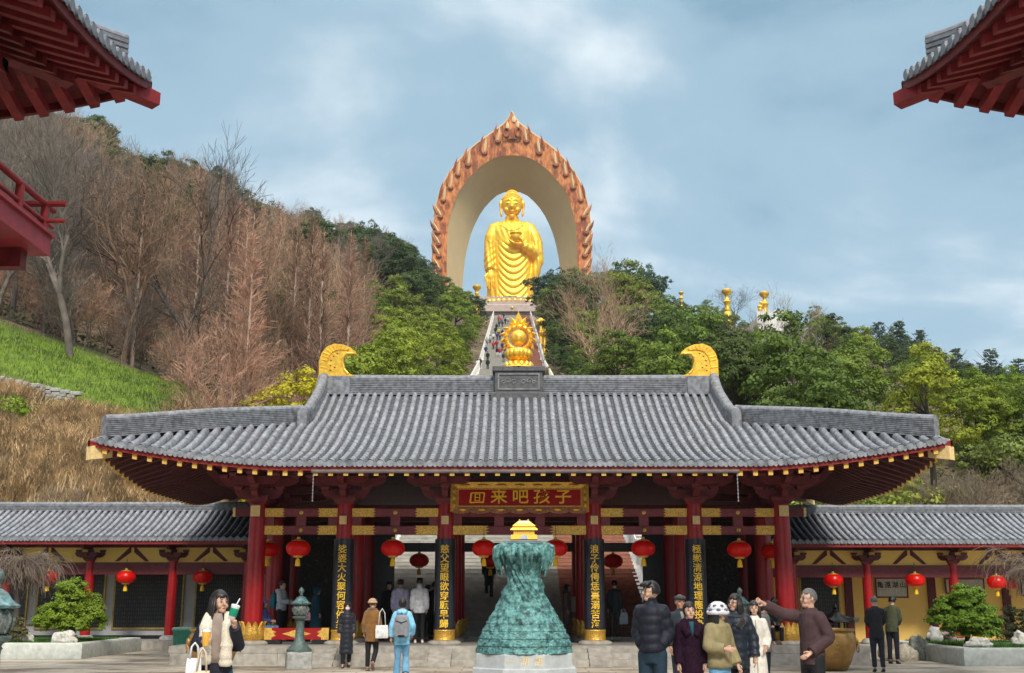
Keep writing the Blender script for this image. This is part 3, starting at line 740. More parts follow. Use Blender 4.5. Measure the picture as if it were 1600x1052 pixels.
for k in range(13):
    a = math.radians(-52 + 284 * k / 12); sgn = -1 if a < math.pi / 2 else 1
    flame(mb, (.40 * math.cos(a), cpz + .40 * math.sin(a)), a, .23, .075, -.04, -.55 * sgn * (-1) if k != 6 else 0)
    flame(mb, (.36 * math.cos(a + .12), cpz + .36 * math.sin(a + .12)), a + .12, .15, .05, -.10, .5 * sgn)
flame(mb, (0, cpz + .40), math.pi / 2, .50, .13, -.04, 0); flame(mb, (-.10, cpz + .40), math.pi / 2 + .25, .34, .09, -.05, .25); flame(mb, (.10, cpz + .40), math.pi / 2 - .25, .34, .09, -.05, -.25)
mb.build('flame_ring', M_GOLDL, pearl, 40)
for o in list(bpy.data.objects):
    if o.type == 'EMPTY' and o.get('category') is None and o.name.startswith('ridge_ornament'): bpy.data.objects.remove(o)

# ------------------------------------------------------------ couplet boards and the sign board
COUPLET = [(-4.85, '娑婆大火聚何容停步', 'black couplet board with gold characters on the column beside the bronze lamp'),
           (-2.05, '慈父望眼欲穿願早歸', 'black couplet board with gold characters ending in early return, near the white jacket'),
           (2.05, '浪子伶俜恁臺溺苦海', 'black couplet board with gold characters between the bronze sculpture and the reddish stairs'),
           (4.85, '極樂清涼地理應投身', 'black couplet board with gold characters on the column behind the woman in purple')]
M_CHAR = mat('gold_character', (0.95, 0.60, 0.05), 0.4, metal=.0, var=.1, vscale=8)
for x, txt, lab in COUPLET:
    t = thing('couplet_board', lab, 'couplet board', (CX + x, 32.0, 0), 0, 'couplet boards on the front columns')
    mb = MB(); rings = []
    for z in (.875, 3.28):
        rings.append([(.286 * math.cos(a), .286 * math.sin(a), z) for a in [math.radians(165 + 210 * k / 20) for k in range(21)]] + [(.262 * math.cos(a), .262 * math.sin(a), z) for a in [math.radians(375 - 210 * k / 20) for k in range(21)]])
    mb.loft(rings); mb.build('board', mat('couplet_black', (0.018, 0.022, 0.032), .28, var=.15), t, 40)
    for k, ch in enumerate(txt):
        me = text_mesh(ch, 0.245, .006, M_CHAR, .003, 'character')
        for v in me.vertices:
            a = v.co.x / .29; y0 = v.co.y; v.co.x = (.300 - y0) * math.sin(a); v.co.y = -(.300 - y0) * math.cos(a)
        inst('character', me, t, (0, 0, 2.985 - k * .248))
sg_ = thing('sign_board', 'long red signboard with five gold characters in a carved gold frame over the middle bay', 'signboard', (CX, 31.62, 0))
zc = Z(778, 31.6) ; tilt = math.radians(8)
def tlt(me):
    me.transform(Matrix.Translation((0, 0, zc)) @ Matrix.Rotation(-tilt, 4, 'X')); return me
SW, SH = 1.70, .245
mb = MB(); mb.span((-SW, -.03, -SH), (SW, .05, SH)); me = tlt(mb.mesh('panel', mat('sign_red', (0.36, 0.007, 0.010), .4, var=.08))); inst('panel', me, sg_)
mb = MB(); frame(mb, -SW - .01, SW + .01, -SH - .01, SH + .01, -.035, .028, .012); inst('gold_edge', tlt(mb.mesh('gold_edge', M_GOLDP)), sg_)
mb = MB()                                            # flared carved frame
o_, i_ = (SW + .20, SH + .17), (SW + .012, SH + .012)
for (a, b) in (((-1, 1), (1, 1)), ((1, 1), (1, -1)), ((-1, -1), (-1, 1))):
    ap, bp_ = [(s * o_[0], t * o_[1]) for s, t in (a, b)], None
    q = [(a[0] * i_[0], -.03, a[1] * i_[1]), (b[0] * i_[0], -.03, b[1] * i_[1]), (b[0] * o_[0], -.12, b[1] * o_[1]), (a[0] * o_[0], -.12, a[1] * o_[1])]
    mb.add(q + [(x, y + .06, z) for x, y, z in q], [(0, 1, 2, 3), (7, 6, 5, 4), (0, 4, 5, 1), (1, 5, 6, 2), (2, 6, 7, 3), (3, 7, 4, 0)])
for k in range(7): mb.ell((-1.5 + .5 * k, -.10, SH + .085), (.15, .03, .035), 10, 6)
for k in range(3):
    for s in (-1, 1): mb.ell((s * (SW + .10), -.09, -.2 + .2 * k), (.05, .03, .08), 8, 6)
inst('carved_frame', tlt(mb.mesh('carved_frame', M_GOLDC, 40)), sg_)
mb = MB(); nsc = 7; pts = []
for k in range(nsc * 8 + 1):
    q = k / (nsc * 8); x = -(SW + .2) + 2 * (SW + .2) * q; pts.append((x, -SH - .15 - .055 * abs(math.sin(math.pi * q * nsc)) ** .6))
top = [(SW + .012, -SH - .012), (-SW - .012, -SH - .012)]
n_ = len(pts); vsf = [(x, -.10, z) for x, z in pts] + [(x * (SW + .012) / (SW + .2), -.03, -SH - .012) for x, z in pts]
mb.add(vsf + [(x, y + .05, z) for x, y, z in vsf], [f for k in range(n_ - 1) for f in ((k, k + 1, n_ + k + 1, n_ + k), (2 * n_ + k, 3 * n_ + k, 3 * n_ + k + 1, 2 * n_ + k + 1), (k, 2 * n_ + k, 2 * n_ + k + 1, k + 1))])
inst('scalloped_lip', tlt(mb.mesh('scalloped_lip', mat('lip_pink', (0.50, 0.24, 0.13), .5, var=.25, vscale=6, bump=.3, bscale=20))), sg_)
for k in range(7):
    mb = MB(); mb.ell((-1.56 + .52 * k, -.085, -SH - .10), (.10, .035, .038), 12, 8); inst('gold_boss', tlt(mb.mesh('gold_boss', M_GOLDL, True)), sg_)
for k, ch in enumerate('囬来吧孩子'):
    if ch == '囬':                                     # brushed box with a smaller ladder inside
        mb = MB(); y = -.045
        for a, b, r in (((-.17, .12), (-.2, -.14), .03), ((-.2, -.14), (.17, -.13), .022), ((-.17, .13), (.19, .13), .02), ((.19, .13), (.16, -.13), .025), ((-.06, .10), (-.07, -.09), .016), ((.06, .10), (.06, -.09), .016), ((-.06, .0), (.06, .0), .012), ((-.07, -.09), (.06, -.09), .014), ((-.06, .09), (.06, .1), .014)):
            mb.tube([(a[0], y, a[1]), ((a[0] + b[0]) / 2, y, (a[1] + b[1]) / 2 + .006), (b[0], y, b[1])], [r, r * .75, r], 6)
        me = mb.mesh('character', M_CHAR)
    else: me = text_mesh(ch, .43, .012, M_CHAR, .004, 'character'); me.transform(Matrix.Translation((0, -.045, 0)) @ Matrix.Scale(1.1, 4, (1, 0, 0)))
    me.transform(Matrix.Translation((-1.16 + .59 * k, 0, 0))); inst('character', tlt(me), sg_)
# ------------------------------------------------------------ side galleries
gc = MB(); gc.lathe([(.172, .46), (.17, 1.8), (.158, 3.0)], n=20); gcol_me = gc.mesh('column', M_RED, 30)
gp = MB(); gp.lathe([(.33, .28), (.345, .33), (.30, .42), (.21, .475)], n=20); gpl_me = gp.mesh('plinth', M_STONEG, 40)
gb = MB(); dou(gb, 0, 0, 2.98, 3.13, .42); arm(gb, 'X', .50, 3.09, 3.26, .13); arm(gb, 'Y', .6, 3.095, 3.265, .13)
for p in (-.42, 0, .42): dou(gb, p, 0, 3.262, 3.36, .2)
arm(gb, 'X', .38, 3.10, 3.26, .12, y=-.45); arm(gb, 'Y', .95, 3.36, 3.50, .12)
gbr_me = gb.mesh('bracket_set', M_DARKRED)
gs = MB()
for sg in (-1, 1): gs.prism([(sg * .05, 3.44), (sg * .05, 3.28), (sg * .46, 2.97), (sg * .60, 2.97), (sg * .30, 3.26), (sg * .12, 3.44)], -.05, .05)
gst_me = gs.mesh('strut', M_DARKRED)
M_INSC = mat('inscription_black', (0.02, 0.02, 0.022), .35, var=.2)
def _engrave(m):
    t = m.node_tree; NN, LL = t.nodes.new, t.links.new; b = t.nodes['Principled BSDF']
    tcn = NN('ShaderNodeTexCoord'); s_ = NN('ShaderNodeSeparateXYZ'); c_ = NN('ShaderNodeCombineXYZ'); LL(tcn.outputs['Object'], s_.inputs[0]); LL(s_.outputs['X'], c_.inputs['X']); LL(s_.outputs['Z'], c_.inputs['Y'])
    br = NN('ShaderNodeTexBrick'); br.offset = 0.0; br.inputs['Scale'].default_value = 1; br.inputs['Brick Width'].default_value = .085; br.inputs['Row Height'].default_value = .14; br.inputs['Mortar Size'].default_value = .028; br.inputs['Bias'].default_value = -.1
    br.inputs['Color1'].default_value = (.085, .08, .068, 1); br.inputs['Color2'].default_value = (.024, .024, .025, 1); br.inputs['Mortar'].default_value = (.017, .017, .019, 1)
    LL(c_.outputs[0], br.inputs['Vector']); LL(br.outputs['Color'], b.inputs['Base Color'])
_engrave(M_INSC)
M_FAINT = mat('faint_script', (0.12, 0.115, 0.10), .6, var=.3)
def gallery(side):
    sg = -1 if side == 'L' else 1
    x_in, x_out = 8.5, 27.0; dz = 0.0 if sg < 0 else -.10
    lab = 'long grey tiled gallery with black inscription slabs under red beams' if sg < 0 else 'long grey tiled gallery with a yellow back wall and framed calligraphy'
    t = thing('gallery', lab, 'gallery', (sg * (x_in + x_out) / 2, 40.5, dz), 0, 'galleries flanking the gate hall')
    hw = (x_out - x_in) / 2
    r = Roof(hw, 2.7, 3.70, .30, .045, 0, 5)
    r.smax = lambda s_, U: 2.7
    mb = MB(); oy = 1.5
    class Sh:                                        # roof of the gallery is centred on its ridge
        pass
    r.pt = lambda s_, U, S, off=0., sh=0.: (U, oy - 2.7 + S, r.ze + r.a * S + r.b * S * S + off) if s_ == 'F' else (-U, oy + 2.7 - S, r.ze + r.a * S + r.b * S * S + off)
    r.half = lambda s_: hw
    r.tiles(mb, 'F', .235, .075); r.tiles(mb, 'B', .235, .075)
    ro = mb.build('roof', [M_TILE, M_PAN], t, 40, fix=False)
    zr_ = r.ze + r.a * 2.7 + r.b * 2.7 ** 2
    mb = MB(); mb.sweep(ridge_profile(.23, .26, 4), [(-hw, oy, zr_ - .02), (0, oy, zr_ - .02), (hw, oy, zr_ - .02)]); mb.build('ridge', M_RIDGE, t, 30)
    mb = MB()
    for s_ in 'FB': mb.grid(lambda u, v: r.pt(s_, -hw + 2 * hw * u, .03 + 2.6 * v, -.09), 2, 8)
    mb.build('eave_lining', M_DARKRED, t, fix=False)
    mb = MB(); mb.span((-hw, oy - 2.68, 3.50), (hw, oy - 2.62, 3.665)); mb.build('eave_board', MATS['eave_red'], t)
    mb = MB(); n = 62
    for k in range(n):
        x = -hw + 2 * hw * (k + .5) / n
        mb.loft([[(x - .05, oy - 2.63 + s, 3.47 + .32 * s), (x + .05, oy - 2.63 + s, 3.47 + .32 * s), (x + .05, oy - 2.63 + s, 3.59 + .32 * s), (x - .05, oy - 2.63 + s, 3.59 + .32 * s)] for s in (0.02, 1.6)])
    mb.build('rafters', M_DARKRED, t)
    mb = MB(); mb.span((-hw, -.09, 2.52), (hw, .09, 2.93)); mb.build('front_beam', M_MAROON, t)
    mb = MB(); mb.span((-hw, -.10, 3.44), (hw, .10, 3.60)); mb.build('eave_purlin', M_DARKRED, t)
    mb = MB(); mb.span((-hw, -.03, 2.932), (hw, .03, 3.438)); mb.build('frieze', M_YELLOW, t)
    wm = M_GREYW if sg < 0 else M_YELLOW
    mb = MB(); mb.span((-hw, 2.05, 0), (hw, 2.25, 4.2)); mb.build('back_wall', wm, t)
    mb = MB(); mb.span((-hw, -.75, -.1), (hw, 2.2, .29)); mb.build('gallery_base', M_STONE, t)
    cxs = [-9.2, -11.8, -14.7, -17.6, -20.5, -23.4] if sg < 0 else [9.75, 12.35, 15.35, 18.3, 21.2, 24.1]
    ox = t.location.x
    for i, x in enumerate(cxs):
        c = inst('column', gcol_me, t, (x - ox, 0, 0)); inst('plinth', gpl_me, c)
        inst('bracket_set', gbr_me, t, (x - ox, 0, 0))
        xm = (x + cxs[i + 1]) / 2 if i + 1 < len(cxs) else x + sg * 1.45
        inst('strut', gst_me, t, (xm - ox, 0, 0))
    if sg < 0:
        spans = [(307, 384), (180, 285), (60, 162), (-60, 42)]
        for a, b in spans:
            xa, xb = X(a, 930, 42.5), X(b, 930, 42.5); z0, z1 = Z(981, 42.5), Z(889, 42.5)
            mb = MB(); mb.span((xa - ox, 1.99, z0), (xb - ox, 2.06, z1)); p = mb.build('inscription_slab', M_INSC, t)
            mb = MB(); frame(mb, xa - ox - .05, xb - ox + .05, z0 - .05, z1 + .05, 2.02, .055, .05); mb.build('gilded_frame', mat('frame_gilt', (0.42, 0.28, 0.06), .45, metal=.4, var=.2), p)
        mb = MB(); mb.span((-hw, 1.9, .29), (hw, 2.04, .42)); mb.build('wall_skirting', M_BLACK, t)
    else:
        for a in (1326, 1456, 1572, 1690):
            xa = X(a, 930, 42.5); mb = MB(); mb.span((xa - .14 - ox, 1.94, .29), (xa + .14 - ox, 2.06, 3.6)); mb.build('wall_post', M_DARKRED, t)
        xa, xb = X(1252, 930, 42.5), X(1310, 930, 42.5)
        mb = MB(); mb.span((xa - ox, 1.99, .6), (xb - ox, 2.06, Z(889, 42.5))); p = mb.build('inscription_slab', M_INSC, t)
        mb = MB(); frame(mb, xa - ox - .05, xb - ox + .05, .55, Z(889, 42.5) + .05, 2.02, .055, .05); mb.build('gilded_frame', MATS['frame_gilt'], p)
    return t
gal_l = gallery('L'); gal_r = gallery('R')
# framed calligraphy on the yellow wall
M_PAPER = mat('calligraphy_paper', (0.52, 0.49, 0.43), .8, var=.06); M_INK = mat('ink', (0.02, 0.02, 0.02), .7)
for (a, b, y0, y1, txt, lab) in ((1369, 1417, 904, 933, '亀遠湖山', 'framed calligraphy of four large characters on the yellow wall behind two men'),
                                 (1478, 1537, 905, 927, '', 'framed pale calligraphy half hidden behind a red gallery column'),
                                 (1596, 1650, 905, 930, '', 'framed calligraphy cut by the edge of the photo')):
    xa, xb = X(a, 915, 42.4), X(b, 915, 42.4); z0, z1 = Z(y1, 42.4), Z(y0, 42.4)
    t = thing('framed_calligraphy', lab, 'plaque', ((xa + xb) / 2, 42.44, 0), 0, 'framed calligraphy on the yellow wall'); w = (xb - xa) / 2
    mb = MB(); mb.span((-w, -.03, z0), (w, .0, z1)); mb.build('paper', M_PAPER, t)
    mb = MB(); frame(mb, -w - .03, w + .03, z0 - .03, z1 + .03, -.03, .045, .02); mb.build('frame', M_DARKRED, t)
    for k, ch in enumerate(txt):
        inst('character', text_mesh(ch, .24, .002, M_INK, .004, 'character'), t, (-w + (k + .55) * 2 * w / 4.1, -.034, z1 - .24))
    mb = MB(); rnd = random.Random(a)
    for i in range(9):
        for j in range(4):
            x = -w + .1 + (2 * w - .2) * i / 8; zz_ = z1 - (.42 if txt else .18) - j * .07
            if rnd.random() < .8 and zz_ > z0 + .05: mb.span((x, -.034, zz_), (x + .012, -.031, zz_ + rnd.uniform(.03, .05)))
    mb.build('small_script', mat('grey_ink', (.2, .19, .17), .7), t)

# ------------------------------------------------------------ the two near towers with swept eaves
M_TRED = mat('tower_red', (0.185, 0.018, 0.021), .55, var=.16, vscale=2, spec=.2)
M_TDARK = mat('tower_dark_red', (0.115, 0.013, 0.014), .55, var=.2, vscale=2, spec=.2)
def tower(cx, cy, W, lab, balcony):
    t = thing('pavilion_tower', lab, 'tower', (cx, cy, 0), 0, 'near towers either side of the courtyard')
    r = Roof(W, W, 10.52, .30, .03, .75, 5.5)
    mb = MB()
    for s_ in 'BLRF': r.tiles(mb, s_, .30, .095, .3)
    mb.build('roof', [mat('tower_tile', (0.135, 0.145, 0.17), .5, var=.2, vscale=2.4, bump=.2, bscale=30), M_PAN], t, 40, fix=False)
    for sg in (-1, 1):
        for fb in (-1, 1):
            path = [(sg * (W - d), fb * (W - d), r.h(d, d) - .02) for d in [W - .3 - (W - .75) * k / 16 for k in range(17)]]
            mb = MB(); mb.sweep(ridge_profile(.52, .34, 5), [(a, b_, c + .12) for a, b_, c in path]); mb.build('hip_ridge', MATS['tower_tile'], t, 30)
            d0 = Vector((sg * (W + .05), fb * (W + .05), r.h(0, 0) - .42)); d1 = Vector((sg * (W - 3.6), fb * (W - 3.6), r.h(3.6, 3.6) - .5))
            sdv = Vector((-(d1 - d0).y, (d1 - d0).x, 0)).normalized() * .15
            q = lambda c, h: [c - sdv + Vector((0, 0, -h)), c + sdv + Vector((0, 0, -h)), c + sdv + Vector((0, 0, h)), c - sdv + Vector((0, 0, h))]
            mb = MB(); mb.loft([q(d0, .12), q(d0 + (d1 - d0) * .3, .2), q(d1, .24)]); mb.build('hip_beam', M_TRED, t)
            d0b = d0 + (d1 - d0) * .32 - Vector((0, 0, .36)); d1b = d1 - Vector((0, 0, .42)); mb = MB(); mb.loft([q(d0b, .1), q(d1b, .22)]); mb.build('hip_beam', M_TDARK, t)
    mb = MB()
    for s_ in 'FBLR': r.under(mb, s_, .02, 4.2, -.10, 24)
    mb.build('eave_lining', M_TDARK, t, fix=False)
    mb = MB()
    for s_ in 'FBLR': r.board(mb, s_, .03, -.24, -.06, .06, 24)
    mb.build('eave_board', M_TDARK, t)
    for s_ in ('BR' if cx < 0 else 'BL'):
        for k in range(24):
            U = -W + .55 + (2 * W - 1.1) * k / 23
            r.rafter(s_, U, .16, 2.2, .17, .17, -.24, False).build('rafter', M_TRED, t)
        H = W - 1.2
        for k in range(22):
            U = -H + .1 + (2 * H - .2) * k / 21
            r.rafter(s_, U, 1.15, 3.6, .15, .15, -.44, False).build('rafter', M_TDARK, t)
    mb = MB()
    for s_ in 'FBLR': r.board(mb, s_, 1.9, -.90, -.60, .22, 12); r.board(mb, s_, 2.9, -1.2, -.9, .22, 12)
    mb.build('eave_purlin', M_TDARK, t)
    b0 = W - 3.4
    mb = MB()
    for k in range(5):
        a = -b0 + 2 * b0 * k / 4
        for (x, y, rz) in ((a, b0, 0), (b0, a, 1), (-b0, a, 1), (a, -b0, 0)):
            m2 = MB(); dou(m2, 0, 0, 9.05, 9.3, .5); arm(m2, 'X', .6, 9.26, 9.5, .16); arm(m2, 'Y', 1.0, 9.27, 9.52, .16); arm(m2, 'X', .95, 9.6, 9.84, .16); arm(m2, 'Y', 1.6, 9.62, 9.88, .16)
            for p in (-.5, .5): dou(m2, p, 0, 9.502, 9.61, .22)
            for p in (-.9, .9): dou(m2, 0, p, 9.522, 9.63, .22)
            o = Matrix.Translation((x, y, 0)) @ Matrix.Rotation(rz * math.pi / 2, 4, 'Z')
            mb.add([o @ Vector(v) for v in m2.v], m2.f)
    mb.build('bracket_set', M_TRED, t)
    mb = MB(); mb.span((-b0, -b0, 0), (b0, b0, 9.6)); mb.build('tower_body', M_TDARK, t)
    for sx_ in (-1, 1):
        for sy_ in (-1, 1):
            mb = MB(); mb.lathe([(.3, 0), (.28, 9.1)], (sx_ * b0, sy_ * b0, 0), 20); mb.build('column', M_RED, t, 30)
    if balcony:
        bx = -7.2 - cx; by = 17.0 - cy; z0, z1 = 6.84, 7.14
        mb = MB(); mb.span((-bx, -by, z0), (bx, by, z1)); mb.span((-bx - .05, -by - .05, z1), (bx + .05, by + .05, z1 + .05)); bal = mb.build('balcony', mat('balcony_red', (0.225, 0.024, 0.032), .5, var=.12, vscale=2, spec=.25), t)
        mb = MB(); ext = .22
        for z, h in ((7.38, .07), (7.66, .10)):
            for sx_ in (-1, 1):
                mb.tube([(sx_ * (bx - .1), -by - ext, z), (sx_ * (bx - .1), by + ext, z)], h / 2, 10)
                mb.tube([(-bx - ext, sx_ * (by - .1), z + .005), (bx + ext, sx_ * (by - .1), z + .005)], h / 2, 10)
        for z in (7.23, 7.30):
            for sx_ in (-1, 1):
                mb.span((sx_ * (bx - .1) - .02, -by + .1, z - .012), (sx_ * (bx - .1) + .02, by - .1, z + .012)); mb.span((-bx + .1, sx_ * (by - .1) - .02, z - .01), (bx - .1, sx_ * (by - .1) + .02, z + .014))
        mb.build('railing', M_TRED, bal)
        for k in range(7):
            a = -by + .1 + (2 * by - .2) * k / 6
            for sx_ in (-1, 1):
                mb = MB(); mb.span((sx_ * (bx - .1) - .05, a - .05, z1 + .05), (sx_ * (bx - .1) + .05, a + .05, 7.63)); mb.build('railing_post', M_TRED, bal)
                mb = MB(); mb.span((a - .05, sx_ * (by - .1) - .05, z1 + .05), (a + .05, sx_ * (by - .1) + .05, 7.625)); mb.build('railing_post', M_TRED, bal)
        for k in range(6):
            mb = MB(); a = -by + .35 + (2 * by - .7) * k / 5
            mb.span((b0, a - .11, z0 - .30), (bx - .25, a + .11, z0 - .0)); mb.span((a - .11, b0, z0 - .30), (a + .11, by - .25, z0 - .0))
            mb.span((b0, a - .09, z0 - .62), (bx - .9, a + .09, z0 - .30)); mb.span((a - .09, b0, z0 - .62), (a + .09, by - .9, z0 - .30))
            mb.build('balcony_beam', M_TDARK, bal)
tower(-6.80 - 5.9, 14.1, 5.9, 'near red tower with a balcony and swept tiled eave filling the left edge', True)
tower(7.36 + 5.9, 14.1, 5.9, 'near red tower whose swept eave corner alone shows at the upper right edge', False)

# ------------------------------------------------------------ red lanterns
def lantern_parts():
    mb = MB(); rings = []; n = 32
    prof = [(.115, -.205), (.20, -.19), (.275, -.135), (.315, -.06), (.325, 0), (.315, .06), (.275, .135), (.20, .19), (.115, .205)]
    for r, z in prof: rings.append([((r * (1 + .028 * (j % 2))) * math.cos(2 * math.pi * j / n), (r * (1 + .028 * (j % 2))) * math.sin(2 * math.pi * j / n), z) for j in range(n)])
    mb.loft(rings); body = mb.mesh('shade', M_LANT, 25)
    mb = MB(); mb.lathe([(.135, .19), (.14, .215), (.11, .235), (.05, .245), (.045, .30), (.0, .305)], n=16)
    for j in range(8):
        a = 2 * math.pi * j / 8; mb.ell((.15 * math.cos(a), .15 * math.sin(a), .205), (.045, .045, .012), 8, 4)
    cap = mb.mesh('gold_cap', M_GOLDP, 40)
    mb = MB(); mb.lathe([(.0, -.25), (.11, -.245), (.14, -.215), (.135, -.19)], n=16); foot = mb.mesh('gold_foot', M_GOLDP, 40)
    mb = MB(); mb.lathe([(.02, -.25), (.035, -.28), (.055, -.30), (.06, -.33), (.075, -.47), (.07, -.475)], n=14); tas = mb.mesh('tassel', M_TASSEL, 40)
    mb = MB(); mb.tube([(0, 0, .30), (0, 0, .62)], .008, 6); cord = mb.mesh('cord', M_IRON)
    return body, cap, tas, cord, foot
LB = lantern_parts()
LANT = [(466, 857, 31.5, 1.0, 'red lantern hanging in the gate bay with the bronze lamp'), (614, 857, 31.6, 1.0, 'red lantern hanging above the two people in pale jackets'),
        (756, 857, 31.6, 1.0, 'red lantern hanging just left of the bronze sculpture under the middle bay'), (868, 857, 31.6, 1.0, 'red lantern half hidden by the right rim of the bronze sculpture'),
        (1005, 857, 31.6, 1.0, 'red lantern hanging in front of the reddish stair lane'), (1155, 859, 31.5, 1.0, 'red lantern hanging in the bay above the woman in the white coat'),
        (419, 859, 34.0, 1.0, 'red lantern half hidden behind the outermost left gate column'), (447, 862, 38.0, 1.0, 'red lantern deep inside behind the lantern near the bronze lamp'),
        (655, 876, 39.2, 1.0, 'shaded lantern silhouetted on the pale stairs above the white jacket'), (766, 877, 39.2, 1.0, 'shaded lantern above the person in black climbing the stairs'),
        (848, 877, 39.2, 1.0, 'shaded lantern behind the sculpture rim on the right'), (958, 877, 39.2, 1.0, 'shaded lantern silhouetted on the reddish stair lane'),
        (1172, 866, 37.5, 1.0, 'red lantern deep inside behind the lantern of the right bay'), (1206, 862, 34.0, 1.0, 'red lantern half hidden behind the outermost right gate column'),
        (197, 902, 40.3, 1.0, 'red lantern hanging in front of the middle inscription slab'), (317, 902, 40.3, 1.0, 'red lantern hanging above the woman holding two drinks'),
        (75, 902, 40.3, 1.0, 'red lantern hanging behind the weeping bare tree'),
        (1302, 907, 40.3, 1.0, 'red lantern hanging above the big brass vat beside the pointing man'), (1430, 907, 40.3, 1.0, 'red lantern hanging right of the four character calligraphy'), (1557, 910, 40.3, 1.0, 'red lantern hanging behind bare twigs at the right'), (1578, 912, 41.6, .85, 'small red lantern tucked behind the lantern with bare twigs')]
lan0 = None
for (px, py, Y, s_, lab) in LANT:
    p = P(px, py, Y)
    if lan0 is None:
        lan0 = thing('red_lantern', lab, 'lantern', p, 0, 'red lanterns under the eaves')
        for nme, me in zip(('shade', 'gold_cap', 'tassel', 'cord', 'gold_foot'), LB): inst(nme, me, lan0)
        o = lan0
    else: o = dup(lan0, p, random.uniform(0, 3), lab)
    o.scale = (s_, s_, s_)

# ------------------------------------------------------------ bronze lamps
def bronze_lamp(loc, lab):
    t = thing('bronze_lamp', lab, 'lamp', loc, .26, 'bronze courtyard lamps')
    mb = MB(); n = 6
    mb.bbox((0, 0, .19), (.62, .62, .40), .03); mb.build('stone_block', M_STONEG, t)
    mb = MB(); mb.lathe([(.31, .39), (.31, .44), (.24, .50), (.15, .62), (.115, .74), (.10, 1.05), (.105, 1.10), (.12, 1.12), (.10, 1.14), (.12, 1.17), (.19, 1.20), (.20, 1.235), (.12, 1.26)], n=12); mb.build('pole', M_LAMPB, t, 35)
    mb = MB(); mb.lathe([(.10, 1.25), (.15, 1.28), (.185, 1.36), (.19, 1.43), (.165, 1.50), (.12, 1.53)], n=18)
    for j in range(12):
        a = 2 * math.pi * j / 12; mb.tube([(.155 * math.cos(a), .155 * math.sin(a), 1.28), (.20 * math.cos(a), .20 * math.sin(a), 1.38), (.20 * math.cos(a), .20 * math.sin(a), 1.43), (.15 * math.cos(a), .15 * math.sin(a), 1.52)], .016, 6)
    mb.build('lamp_basket', mat('pale_bronze', (0.19, 0.21, 0.2), .5, metal=.2, var=.3, vscale=14, col2=(.08, .10, .09)), t, 40)
    mb = MB(); mb.lathe([(.13, 1.52), (.24, 1.535), (.255, 1.56), (.22, 1.58), (.16, 1.63), (.11, 1.70), (.06, 1.73), (.03, 1.74)], n=12); mb.build('roof', mat('verdigris', (0.14, 0.27, 0.29), .5, metal=.2, var=.25, vscale=9, col2=(.08, .13, .13)), t, 35)
    mb = MB(); mb.lathe([(.03, 1.74), (.045, 1.76), (.03, 1.78), (.065, 1.83), (.07, 1.87), (.05, 1.91), (.012, 1.955)], n=12); mb.build('finial', M_LAMPB, t, True)
    return t
bronze_lamp((X(468, 1000, 29.3), 29.3, 0), 'bronze pedestal lamp on a stone block before the red and gold threshold')
bronze_lamp((X(1157, 950, 29.6), 29.6, 0), 'bronze lamp mostly hidden behind the woman with long dark hair')
bronze_lamp((X(-8, 950, 12.4), 12.4, 0), 'close bronze lamp cut by the left edge of the photo')

# ------------------------------------------------------------ the bronze sculpture with a golden palace
ST = thing('bronze_sculpture', 'tall flaring green bronze sculpture carrying a small golden palace on a stone pedestal', 'sculpture', (X(819, 1000, 23.0), 23.0, 0))
mb = MB()
def octa(r, z): return [(r * math.cos(math.pi / 8 + math.pi / 4 * j), r * math.sin(math.pi / 8 + math.pi / 4 * j), z) for j in range(8)]
mb.loft([octa(1.14, -.02), octa(1.13, .10), octa(1.08, .12), octa(1.07, .36), octa(1.05, .38)]); mb.loft([octa(1.0, .375), octa(.985, .62), octa(.965, .64)])
pd = mb.build('pedestal', mat('pale_pedestal', (0.40, 0.43, 0.44), .6, var=.07, vscale=3, bump=.05, bscale=40), ST)
for k, ch in enumerate('一湖語'):
    inst('character', text_mesh(ch, .17, .003, M_PALEG, .0, 'character'), pd, (-.26 + .26 * k, -.918, .50))
prof = [(.905, .64), (.89, .80), (.80, 1.03), (.68, 1.25), (.55, 1.48), (.43, 1.72), (.355, 1.95), (.325, 2.12), (.33, 2.25), (.36, 2.40), (.42, 2.52), (.47, 2.60), (.46, 2.68), (.40, 2.70)]
def rp(z): return interp(z, [(b, a) for a, b in prof])
NU, NV = 190, 210
rnd = random.Random(5)
